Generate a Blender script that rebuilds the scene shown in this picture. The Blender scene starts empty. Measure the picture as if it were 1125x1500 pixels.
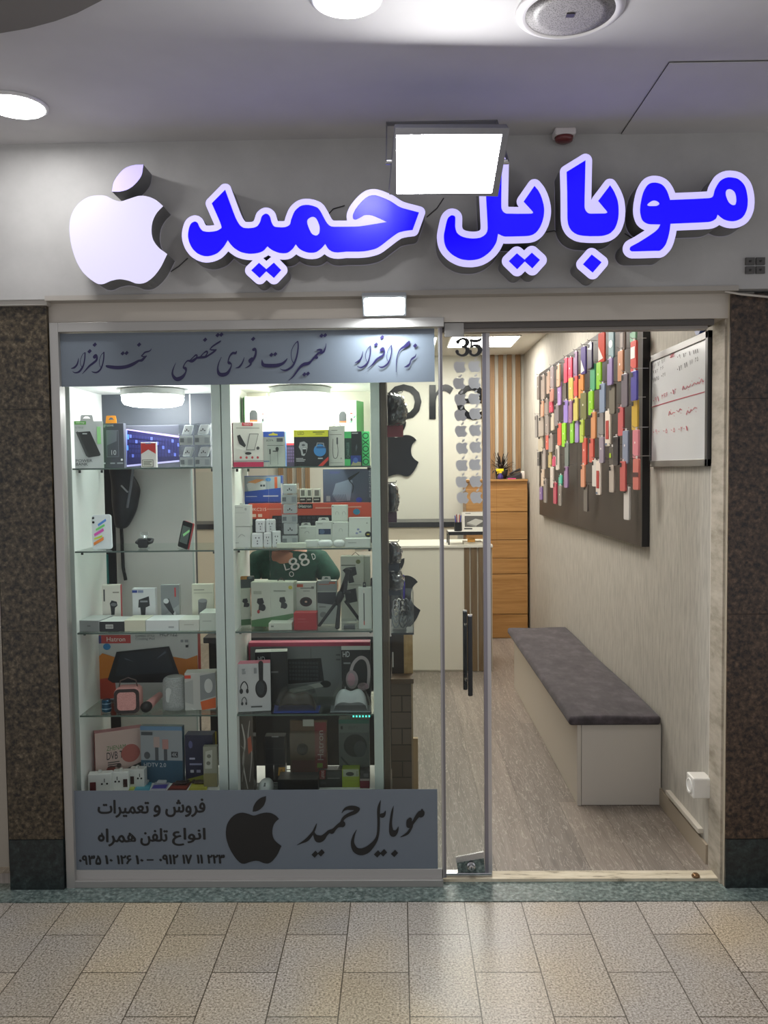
import bpy, bmesh, math, random
from mathutils import Vector, Matrix
from mathutils.geometry import tessellate_polygon
from mathutils.bvhtree import BVHTree
random.seed(7)
S = bpy.context.scene
COL = S.collection
# ------------------------------------------------------------------ camera, world, exposure
FOC = 1220.0
CP = Vector((0.0, -3.19, 1.63))
_y, _p, _r = math.radians(1.0), math.radians(2.9), math.radians(0.65)
FW = Vector((-math.sin(_y)*math.cos(_p), math.cos(_y)*math.cos(_p), -math.sin(_p)))
RI0 = Vector((math.cos(_y), math.sin(_y), 0)); UP0 = RI0.cross(FW)
RI = RI0*math.cos(_r) - UP0*math.sin(_r); UP = UP0*math.cos(_r) + RI0*math.sin(_r)
cd = bpy.data.cameras.new('camera'); cam = bpy.data.objects.new('camera', cd); COL.objects.link(cam)
cd.sensor_fit = 'VERTICAL'; cd.sensor_height = 36.0; cd.lens = 36.0*FOC/1500.0; cd.clip_start = 0.05
cam.matrix_world = Matrix(((RI.x, UP.x, -FW.x, CP.x), (RI.y, UP.y, -FW.y, CP.y), (RI.z, UP.z, -FW.z, CP.z), (0, 0, 0, 1)))
S.camera = cam
S.view_settings.view_transform = 'Standard'; S.view_settings.look = 'None'
S.view_settings.gamma = 1.0; S.view_settings.exposure = 0.95
try: S.view_settings.use_curve_mapping = False
except Exception: pass
S.cycles.transparent_max_bounces = 32; S.cycles.max_bounces = 8; S.cycles.diffuse_bounces = 4
S.cycles.use_denoising = True; S.cycles.sample_clamp_indirect = 4.0
wd = bpy.data.worlds.new('world'); S.world = wd; wd.use_nodes = True
wd.node_tree.nodes['Background'].inputs[0].default_value = (0.95, 0.96, 1.0, 1)
wd.node_tree.nodes['Background'].inputs[1].default_value = 0.33
L_PANEL, L_VITRINE, L_FLOOD, L_SPOT, L_DOWN, L_SIGN, L_APPLE = 10.5, 15.5, 52.0, 170.0, 30.0, 0.36, 0.40

def ray(px, py): return FW + RI*((px-562.5)/FOC) - UP*((py-750.0)/FOC)
def W(px, py, Y):
    d = ray(px, py); return CP + d*((Y-CP.y)/d.y)
def WX(px, py, X):
    d = ray(px, py); return CP + d*((X-CP.x)/d.x)
def WZ(px, py, Z):
    d = ray(px, py); return CP + d*((Z-CP.z)/d.z)
def V(*a): return Vector(a)

# ------------------------------------------------------------------ materials
def lin(h):
    h = h.lstrip('#'); o = []
    for i in (0, 2, 4):
        c = int(h[i:i+2], 16)/255; o.append(c/12.92 if c <= 0.04045 else ((c+0.055)/1.055)**2.4)
    return tuple(o)+(1.0,)
_mc = {}
def M(h, rough=0.5, metal=0.0, coat=0.0):
    k = (h, rough, metal, coat)
    if k in _mc: return _mc[k]
    m = bpy.data.materials.new('paint_'+h); m.use_nodes = True
    b = m.node_tree.nodes['Principled BSDF']
    b.inputs['Base Color'].default_value = lin(h); b.inputs['Roughness'].default_value = rough
    b.inputs['Metallic'].default_value = metal; b.inputs['Coat Weight'].default_value = coat
    _mc[k] = m; return m
def EM(h, s):
    k = ('em', h, s)
    if k in _mc: return _mc[k]
    m = bpy.data.materials.new('glow_'+h); m.use_nodes = True
    b = m.node_tree.nodes['Principled BSDF']
    b.inputs['Base Color'].default_value = lin(h); b.inputs['Roughness'].default_value = 0.25
    b.inputs['Emission Color'].default_value = lin(h); b.inputs['Emission Strength'].default_value = s
    _mc[k] = m; return m
def clear(name, tint, refl=1.0, base=0.0, rough=0.02):
    m = bpy.data.materials.new(name); m.use_nodes = True; t = m.node_tree; t.nodes.clear()
    o = t.nodes.new('ShaderNodeOutputMaterial'); mx = t.nodes.new('ShaderNodeMixShader')
    tr = t.nodes.new('ShaderNodeBsdfTransparent'); g = t.nodes.new('ShaderNodeBsdfGlossy'); f = t.nodes.new('ShaderNodeFresnel')
    ma = t.nodes.new('ShaderNodeMath'); ma.operation = 'MULTIPLY_ADD'; ma.inputs[1].default_value = refl; ma.inputs[2].default_value = base
    f.inputs[0].default_value = 1.42; tr.inputs[0].default_value = lin(tint); g.inputs['Roughness'].default_value = rough
    g.inputs[0].default_value = (1, 1, 1, 1)
    t.links.new(f.outputs[0], ma.inputs[0]); t.links.new(ma.outputs[0], mx.inputs[0])
    t.links.new(tr.outputs[0], mx.inputs[1]); t.links.new(g.outputs[0], mx.inputs[2]); t.links.new(mx.outputs[0], o.inputs[0])
    return m
GLASS = clear('window_glass', 'fbfdfc', 0.3)
SHELFGLASS = clear('shelf_glass', 'f3f9f6', 0.7)
CLEAR = clear('clear_plastic', 'f4f6f6', 0.8, 0.02, 0.08)
def nodes(m): return m.node_tree, m.node_tree.nodes, m.node_tree.links, m.node_tree.nodes['Principled BSDF']
def ramp(t, pts):
    r = t.nodes.new('ShaderNodeValToRGB'); e = r.color_ramp.elements
    while len(e) < len(pts): e.new(0.5)
    for i, (p, c) in enumerate(pts): e[i].position = p; e[i].color = lin(c)
    return r
def coords(t, scale, rot=(0, 0, 0), loc=(0, 0, 0)):
    c = t.nodes.new('ShaderNodeTexCoord'); mp = t.nodes.new('ShaderNodeMapping')
    mp.inputs['Scale'].default_value = scale; mp.inputs['Rotation'].default_value = rot; mp.inputs['Location'].default_value = loc
    t.links.new(c.outputs['Object'], mp.inputs['Vector']); return mp
def noise_mat(name, pts, scale, nscale=1.0, detail=6, rough=0.6, bump=0.0, coat=0.0):
    m = bpy.data.materials.new(name); m.use_nodes = True; t, n, l, b = nodes(m)
    mp = coords(t, scale); nz = n.new('ShaderNodeTexNoise'); nz.inputs['Scale'].default_value = nscale; nz.inputs['Detail'].default_value = detail
    nz.inputs['Roughness'].default_value = 0.65
    l.new(mp.outputs[0], nz.inputs['Vector']); r = ramp(t, pts); l.new(nz.outputs[0], r.inputs[0]); l.new(r.outputs[0], b.inputs['Base Color'])
    b.inputs['Roughness'].default_value = rough; b.inputs['Coat Weight'].default_value = coat
    if bump:
        bp = n.new('ShaderNodeBump'); bp.inputs['Strength'].default_value = bump; bp.inputs['Distance'].default_value = 0.004
        l.new(nz.outputs[0], bp.inputs['Height']); l.new(bp.outputs[0], b.inputs['Normal'])
    return m
def granite(name, cols, size, rough):
    m = bpy.data.materials.new(name); m.use_nodes = True; t, n, l, b = nodes(m)
    mp = coords(t, (1, 1, 1)); vo = n.new('ShaderNodeTexVoronoi'); vo.inputs['Scale'].default_value = size
    nz = n.new('ShaderNodeTexNoise'); nz.inputs['Scale'].default_value = size*0.55; nz.inputs['Detail'].default_value = 8
    nz.inputs['Roughness'].default_value = 0.7
    l.new(mp.outputs[0], vo.inputs['Vector']); l.new(mp.outputs[0], nz.inputs['Vector'])
    r = ramp(t, cols); l.new(nz.outputs[0], r.inputs[0])
    hs = n.new('ShaderNodeSeparateColor'); l.new(vo.outputs['Color'], hs.inputs[0])
    mr = n.new('ShaderNodeMapRange'); mr.inputs[3].default_value = 0.7; mr.inputs[4].default_value = 1.3
    l.new(hs.outputs[0], mr.inputs[0])
    mx = n.new('ShaderNodeMix'); mx.data_type = 'RGBA'; mx.blend_type = 'MULTIPLY'; mx.inputs[0].default_value = 1.0
    l.new(r.outputs[0], mx.inputs[6]); l.new(mr.outputs[0], mx.inputs[7]); l.new(mx.outputs[2], b.inputs['Base Color'])
    b.inputs['Roughness'].default_value = rough
    return m
def tile_mat():
    m = bpy.data.materials.new('terrazzo_tiles'); m.use_nodes = True; t, n, l, b = nodes(m)
    c = n.new('ShaderNodeTexCoord'); sp = n.new('ShaderNodeSeparateXYZ'); l.new(c.outputs['Object'], sp.inputs[0])
    a1 = n.new('ShaderNodeMath'); a1.inputs[1].default_value = 0.565+4.4; l.new(sp.outputs[1], a1.inputs[0])
    a2 = n.new('ShaderNodeMath'); a2.inputs[1].default_value = -0.018+0.214*20; l.new(sp.outputs[0], a2.inputs[0])
    cb = n.new('ShaderNodeCombineXYZ'); l.new(a1.outputs[0], cb.inputs[0]); l.new(a2.outputs[0], cb.inputs[1])
    br = n.new('ShaderNodeTexBrick'); br.inputs['Scale'].default_value = 1.0; br.inputs['Brick Width'].default_value = 0.44
    br.inputs['Row Height'].default_value = 0.214; br.inputs['Mortar Size'].default_value = 0.0022; br.inputs['Mortar Smooth'].default_value = 0.1
    br.inputs['Color1'].default_value = (0.84, 0.84, 0.84, 1); br.inputs['Color2'].default_value = (1.04, 1.03, 1.01, 1); br.inputs['Mortar'].default_value = (0.22, 0.2, 0.17, 1)
    l.new(cb.outputs[0], br.inputs['Vector'])
    nz = n.new('ShaderNodeTexNoise'); nz.inputs['Scale'].default_value = 140; nz.inputs['Detail'].default_value = 4; nz.inputs['Roughness'].default_value = 0.8
    l.new(c.outputs['Object'], nz.inputs['Vector'])
    r = ramp(t, [(0.36, '564f48'), (0.45, 'a49b90'), (0.54, 'c9c2b8'), (0.64, 'e6e1da')]); l.new(nz.outputs[0], r.inputs[0])
    n2 = n.new('ShaderNodeTexNoise'); n2.inputs['Scale'].default_value = 1.6; n2.inputs['Detail'].default_value = 2
    l.new(c.outputs['Object'], n2.inputs['Vector'])
    r2 = ramp(t, [(0.4, 'f3e8d4'), (0.6, 'ecebec')]); l.new(n2.outputs[0], r2.inputs[0])
    m1 = n.new('ShaderNodeMix'); m1.data_type = 'RGBA'; m1.blend_type = 'MULTIPLY'; m1.inputs[0].default_value = 1
    l.new(r.outputs[0], m1.inputs[6]); l.new(br.outputs[0], m1.inputs[7])
    m2 = n.new('ShaderNodeMix'); m2.data_type = 'RGBA'; m2.blend_type = 'MULTIPLY'; m2.inputs[0].default_value = 1
    l.new(m1.outputs[2], m2.inputs[6]); l.new(r2.outputs[0], m2.inputs[7]); l.new(m2.outputs[2], b.inputs['Base Color'])
    b.inputs['Roughness'].default_value = 0.28
    return m
def plank_mat(name, c1, c2, line, width, length, along='Y', rough=0.45, veins=True):
    m = bpy.data.materials.new(name); m.use_nodes = True; t, n, l, b = nodes(m)
    c = n.new('ShaderNodeTexCoord'); sp = n.new('ShaderNodeSeparateXYZ'); l.new(c.outputs['Object'], sp.inputs[0])
    cb = n.new('ShaderNodeCombineXYZ'); i = {'X': (0, 2), 'Y': (1, 0), 'Z': (2, 0)}[along]
    l.new(sp.outputs[i[0]], cb.inputs[0]); l.new(sp.outputs[i[1]], cb.inputs[1])
    br = n.new('ShaderNodeTexBrick'); br.offset = 0.37; br.inputs['Scale'].default_value = 1.0; br.inputs['Brick Width'].default_value = length
    br.inputs['Row Height'].default_value = width; br.inputs['Mortar Size'].default_value = 0.0012
    br.inputs['Color1'].default_value = (0.82, 0.82, 0.82, 1); br.inputs['Color2'].default_value = (1.12, 1.1, 1.07, 1); br.inputs['Mortar'].default_value = (0.5, 0.47, 0.42, 1)
    l.new(cb.outputs[0], br.inputs['Vector'])
    mp = n.new('ShaderNodeMapping'); mp.inputs['Scale'].default_value = (1.6, 26, 1); l.new(cb.outputs[0], mp.inputs['Vector'])
    nz = n.new('ShaderNodeTexNoise'); nz.inputs['Scale'].default_value = 1.0; nz.inputs['Detail'].default_value = 7; nz.inputs['Roughness'].default_value = 0.6
    nz.inputs['Distortion'].default_value = 1.2; l.new(mp.outputs[0], nz.inputs['Vector'])
    r = ramp(t, [(0.32, c1), (0.68, c2)]); l.new(nz.outputs[0], r.inputs[0])
    m1 = n.new('ShaderNodeMix'); m1.data_type = 'RGBA'; m1.blend_type = 'MULTIPLY'; m1.inputs[0].default_value = 1
    l.new(r.outputs[0], m1.inputs[6]); l.new(br.outputs[0], m1.inputs[7]); out = m1.outputs[2]
    if veins:
        mq = n.new('ShaderNodeMapping'); mq.inputs['Scale'].default_value = (5, 38, 1); l.new(cb.outputs[0], mq.inputs['Vector'])
        wv = n.new('ShaderNodeTexNoise'); wv.inputs['Scale'].default_value = 1.0; wv.inputs['Detail'].default_value = 2; wv.inputs['Distortion'].default_value = 1.6
        l.new(mq.outputs[0], wv.inputs['Vector'])
        r3 = ramp(t, [(0.475, '000000'), (0.5, 'd0d0d0'), (0.525, '000000')]); l.new(wv.outputs[0], r3.inputs[0])
        m3 = n.new('ShaderNodeMix'); m3.data_type = 'RGBA'; m3.inputs[7].default_value = lin(line)
        l.new(r3.outputs[0], m3.inputs[0]); l.new(out, m3.inputs[6]); out = m3.outputs[2]
    l.new(out, b.inputs['Base Color']); b.inputs['Roughness'].default_value = rough
    return m

# ------------------------------------------------------------------ mesh helpers
class MB:
    def __init__(s): s.v = []; s.f = []; s.m = []; s.mats = []; s.k = 0
    def mi(s, m):
        if m not in s.mats: s.mats.append(m)
        return s.mats.index(m)
    def add(s, vs, fs, m):
        o = len(s.v); i = s.mi(m); s.v += [tuple(v) for v in vs]
        for f in fs: s.f.append(tuple(o+a for a in f)); s.m.append(i)
        return s
    def box(s, x0, x1, y0, y1, z0, z1, m):
        return s.hexa([(x0, y0, z0), (x1, y0, z0), (x1, y1, z0), (x0, y1, z0), (x0, y0, z1), (x1, y0, z1), (x1, y1, z1), (x0, y1, z1)], m)
    def hexa(s, p, m):
        return s.add(p, [(0, 3, 2, 1), (4, 5, 6, 7), (0, 1, 5, 4), (1, 2, 6, 5), (2, 3, 7, 6), (3, 0, 4, 7)], m)
    def boxc(s, p, q, m):   # box of six face materials: front(-y), right, back, left, top, bottom
        x0, y0, z0 = p; x1, y1, z1 = q
        v = [(x0, y0, z0), (x1, y0, z0), (x1, y1, z0), (x0, y1, z0), (x0, y0, z1), (x1, y0, z1), (x1, y1, z1), (x0, y1, z1)]
        o = len(s.v); s.v += v
        for f, mm in zip([(0, 1, 5, 4), (1, 2, 6, 5), (2, 3, 7, 6), (3, 0, 4, 7), (4, 5, 6, 7), (0, 3, 2, 1)], m):
            s.f.append(tuple(o+a for a in f)); s.m.append(s.mi(mm))
        return s
    def tube(s, pts, r, m, n=10, caps=True):
        pts = [Vector(p) for p in pts]; vs = []; fs = []
        rr = r if isinstance(r, (list, tuple)) else [r]*len(pts)
        up = None
        for i, p in enumerate(pts):
            d = (pts[min(i+1, len(pts)-1)] - pts[max(i-1, 0)]).normalized()
            a = d.orthogonal().normalized() if up is None else (up - d*up.dot(d)).normalized()
            up = a; b = d.cross(a)
            for k in range(n):
                t = 2*math.pi*k/n; vs.append(p + (a*math.cos(t)+b*math.sin(t))*rr[i])
        for i in range(len(pts)-1):
            for k in range(n): fs.append((i*n+k, i*n+(k+1) % n, (i+1)*n+(k+1) % n, (i+1)*n+k))
        if caps: fs.append(tuple(range(n-1, -1, -1))); fs.append(tuple((len(pts)-1)*n+k for k in range(n)))
        return s.add(vs, fs, m)
    def lathe(s, prof, c, m, n=32, axis=V(0, 0, 1)):   # prof [(r,h)] along axis
        a = axis.normalized(); u = a.orthogonal().normalized(); w = a.cross(u); c = Vector(c); vs = []; fs = []
        for r, h in prof:
            for k in range(n):
                t = 2*math.pi*k/n; vs.append(c + a*h + (u*math.cos(t)+w*math.sin(t))*r)
        for i in range(len(prof)-1):
            for k in range(n): fs.append((i*n+k, i*n+(k+1) % n, (i+1)*n+(k+1) % n, (i+1)*n+k))
        fs.append(tuple(range(n-1, -1, -1))); fs.append(tuple((len(prof)-1)*n+k for k in range(n)))
        return s.add(vs, fs, m)
    def flat(s, loops, mp, m):   # filled 2-D loops (holes allowed) through the mapping mp(x, y) -> 3-D
        if len(loops) == 1: s.add([mp(*p) for p in loops[0]], [tuple(range(len(loops[0])))], m); return s
        def inside(p, lp):
            c = False
            for a, b in zip(lp, lp[1:]+lp[:1]):
                if (a[1] > p[1]) != (b[1] > p[1]) and p[0] < a[0]+(p[1]-a[1])*(b[0]-a[0])/(b[1]-a[1]): c = not c
            return c
        par = [[j for j in range(len(loops)) if j != i and inside(lp[0], loops[j])] for i, lp in enumerate(loops)]
        outer = [i for i in range(len(loops)) if len(par[i]) % 2 == 0]
        if len(outer) > 1:
            for i in outer: s.flat([loops[i]]+[loops[j] for j in range(len(loops)) if par[j] and i in par[j]], mp, m)
            return s
        loops = [loops[outer[0]]]+[lp for i, lp in enumerate(loops) if i != outer[0]]
        fl = [p for lp in loops for p in lp]
        tr = tessellate_polygon([[V(p[0], p[1], 0) for p in lp] for lp in loops])
        return s.add([mp(*p) for p in fl], [tuple(t) for t in tr], m)
    def walls(s, loops, mpa, mpb, m):
        for lp in loops:
            n = len(lp); vs = [mpa(*p) for p in lp]+[mpb(*p) for p in lp]
            s.add(vs, [(i, (i+1) % n, n+(i+1) % n, n+i) for i in range(n)], m)
        return s
    def build(s, name, parent=None, origin=(0, 0, 0), smooth=False, bevel=0.0, seg=2, sub=0):
        me = bpy.data.meshes.new(name); o0 = Vector(origin)
        me.from_pydata([tuple(Vector(v)-o0) for v in s.v], [], s.f)
        for mt in s.mats: me.materials.append(mt)
        me.polygons.foreach_set('material_index', s.m)
        if smooth: me.polygons.foreach_set('use_smooth', [True]*len(s.f))
        me.update(); ob = bpy.data.objects.new(name, me); COL.objects.link(ob)
        if parent is not None: ob.parent = parent
        else: ob.location = o0
        if bevel:
            b = ob.modifiers.new('edge', 'BEVEL'); b.width = bevel; b.segments = seg; b.limit_method = 'ANGLE'; b.angle_limit = math.radians(40)
        if sub:
            d = ob.modifiers.new('sub', 'SUBSURF'); d.levels = sub; d.render_levels = sub
        return ob
def fixn(ob):
    bm = bmesh.new(); bm.from_mesh(ob.data); bmesh.ops.recalc_face_normals(bm, faces=bm.faces[:]); bm.to_mesh(ob.data); bm.free(); return ob
def tag(o, label, cat, group=None, kind=None):
    o['label'] = label; o['category'] = cat
    if group: o['group'] = group
    if kind: o['kind'] = kind
    return o
def thing(name, label, cat, loc=(0, 0, 0), rz=0.0, group=None, kind=None):
    o = bpy.data.objects.new(name, None); COL.objects.link(o); o.location = loc; o.rotation_euler = (0, 0, rz); o.empty_display_size = 0.05
    return tag(o, label, cat, group, kind)
_tc = {}
def text_mesh(s, bold=0.0):
    if (s, bold) in _tc: return _tc[(s, bold)]
    c = bpy.data.curves.new('t', 'FONT'); c.body = s; c.resolution_u = 3; c.offset = bold; c.fill_mode = 'NONE'
    o = bpy.data.objects.new('t', c); COL.objects.link(o); dg = bpy.context.evaluated_depsgraph_get(); dg.update()
    me = bpy.data.meshes.new_from_object(o.evaluated_get(dg)); pv = [(v.co.x, v.co.y) for v in me.vertices]; adj = {}
    for e in me.edges:
        i, j = e.vertices; adj.setdefault(i, []).append(j); adj.setdefault(j, []).append(i)
    bpy.data.objects.remove(o); bpy.data.curves.remove(c); bpy.data.meshes.remove(me)
    seen = set(); loops = []
    for st_ in sorted(adj):
        if st_ in seen: continue
        lp = [st_]; seen.add(st_)
        nx_ = st_+1 if st_+1 in adj[st_] else adj[st_][0]
        while nx_ is not None and nx_ not in seen:
            lp.append(nx_); seen.add(nx_); nn = [q for q in adj[nx_] if q not in seen]; nx_ = nn[0] if nn else None
        if len(lp) > 2: loops.append([pv[i] for i in lp])
    area = lambda lp: sum(p[0]*q[1]-q[0]*p[1] for p, q in zip(lp, lp[1:]+lp[:1]))/2
    ar = [area(lp) for lp in loops]; sg = 1 if ar[max(range(len(ar)), key=lambda i: abs(ar[i]))] > 0 else -1
    def inside(p, lp):
        c = False
        for a, b in zip(lp, lp[1:]+lp[:1]):
            if (a[1] > p[1]) != (b[1] > p[1]) and p[0] < a[0]+(p[1]-a[1])*(b[0]-a[0])/(b[1]-a[1]): c = not c
        return c
    vs = []; fs = []
    for i, lp in enumerate(loops):
        if ar[i]*sg < 0: continue
        grp = [lp]+[h for k, h in enumerate(loops) if ar[k]*sg < 0 and abs(ar[k]) < abs(ar[i]) and inside(h[0], lp)]
        fl = [q for g in grp for q in g]; o_ = len(vs); vs += fl
        fs += [tuple(o_+k for k in t) for t in tessellate_polygon([[V(q[0], q[1], 0) for q in g] for g in grp])]
    x0 = min(v[0] for v in vs); x1 = max(v[0] for v in vs); y0 = min(v[1] for v in vs); y1 = max(v[1] for v in vs)
    r = ([((x-x0)/(x1-x0), (y-y0)/max(1e-6, y1-y0)) for x, y in vs], fs); _tc[(s, bold)] = r; return r
def smooth_pts(pts, n=4):
    out = []
    for i in range(len(pts)-1):
        p0 = pts[max(i-1, 0)]; p1 = pts[i]; p2 = pts[i+1]; p3 = pts[min(i+2, len(pts)-1)]
        for k in range(n):
            t = k/n
            out.append(tuple(0.5*(2*b+(c-a)*t+(2*a-5*b+4*c-d)*t*t+(3*b-a-3*c+d)*t**3) for a, b, c, d in zip(p0, p1, p2, p3)))
    out.append(pts[-1]); return out
def decal(b, kind, args, mp, off):
    """one printed shape; mp(x, y, off) maps print coordinates to 3-D"""
    col = args[-1]; m = col if not isinstance(col, str) else M(col, 0.45)
    g = lambda x, y: mp(x, y, off)
    if kind == 'r': x0, y0, x1, y1 = args[:4]; b.add([g(x0, y0), g(x0, y1), g(x1, y1), g(x1, y0)], [(0, 1, 2, 3)], m)
    elif kind == 'e':
        cx, cy, rx, ry = args[:4]; n = 20
        b.add([g(cx+rx*math.cos(-2*math.pi*k/n), cy+ry*math.sin(-2*math.pi*k/n)) for k in range(n)], [tuple(range(n))], m)
    elif kind == 'p': b.flat([args[0]], g, m)
    elif kind == 't':
        vs, fs = text_mesh(args[0]); x0, y0, x1, y1 = args[1:5]; b.add([g(x0+u*(x1-x0), y1+v*(y0-y1)) for u, v in vs], fs, m)
    elif kind == 'tb':   # heavy text: the outline struck several times
        vs, fs = text_mesh(args[0]); x0, y0, x1, y1, wt = args[1:6]
        for j, (dx, dy) in enumerate(((0, 0), (-1, 0), (1, 0), (0, -0.7), (0, 0.7), (-0.7, -0.5), (0.7, 0.5))):
            b.add([mp(x0+wt+u*(x1-x0-2*wt)+dx*wt, y1-wt*0.7+v*(y0-y1+1.4*wt)+dy*wt, off+0.00001*j) for u, v in vs], fs, m)
    elif kind == 'tv':   # text running upwards
        vs, fs = text_mesh(args[0]); x0, y0, x1, y1 = args[1:5]; b.add([g(x1-v*(x1-x0), y1+u*(y0-y1)) for u, v in vs], fs, m)
    elif kind == 's':    # pen stroke [(x, y, width)]
        P = smooth_pts(args[0]); vs = []
        for i, (x, y, w) in enumerate(P):
            a = P[max(i-1, 0)]; c = P[min(i+1, len(P)-1)]; dx, dy = c[0]-a[0], c[1]-a[1]; L = math.hypot(dx, dy) or 1
            vs += [g(x-dy/L*w/2, y+dx/L*w/2), g(x+dy/L*w/2, y-dx/L*w/2)]
        b.add(vs, [(2*i, 2*i+2, 2*i+3, 2*i+1) for i in range(len(P)-1)], m)
        for j, (x, y, w) in enumerate(args[0]):
            if w > 1.2 and 0 < j < len(args[0])-1 or w > 2:
                o2 = off+0.00002*(j+1)
                b.add([mp(x+w/2*math.cos(-2*math.pi*k/12), y+w/2*math.sin(-2*math.pi*k/12), o2) for k in range(12)], [tuple(range(12))], m)
def prints(b, dec, mp, start=0.0006, step=0.00022):
    for i, d in enumerate(dec): decal(b, d[0], d[1:], mp, start+step*i)

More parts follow.
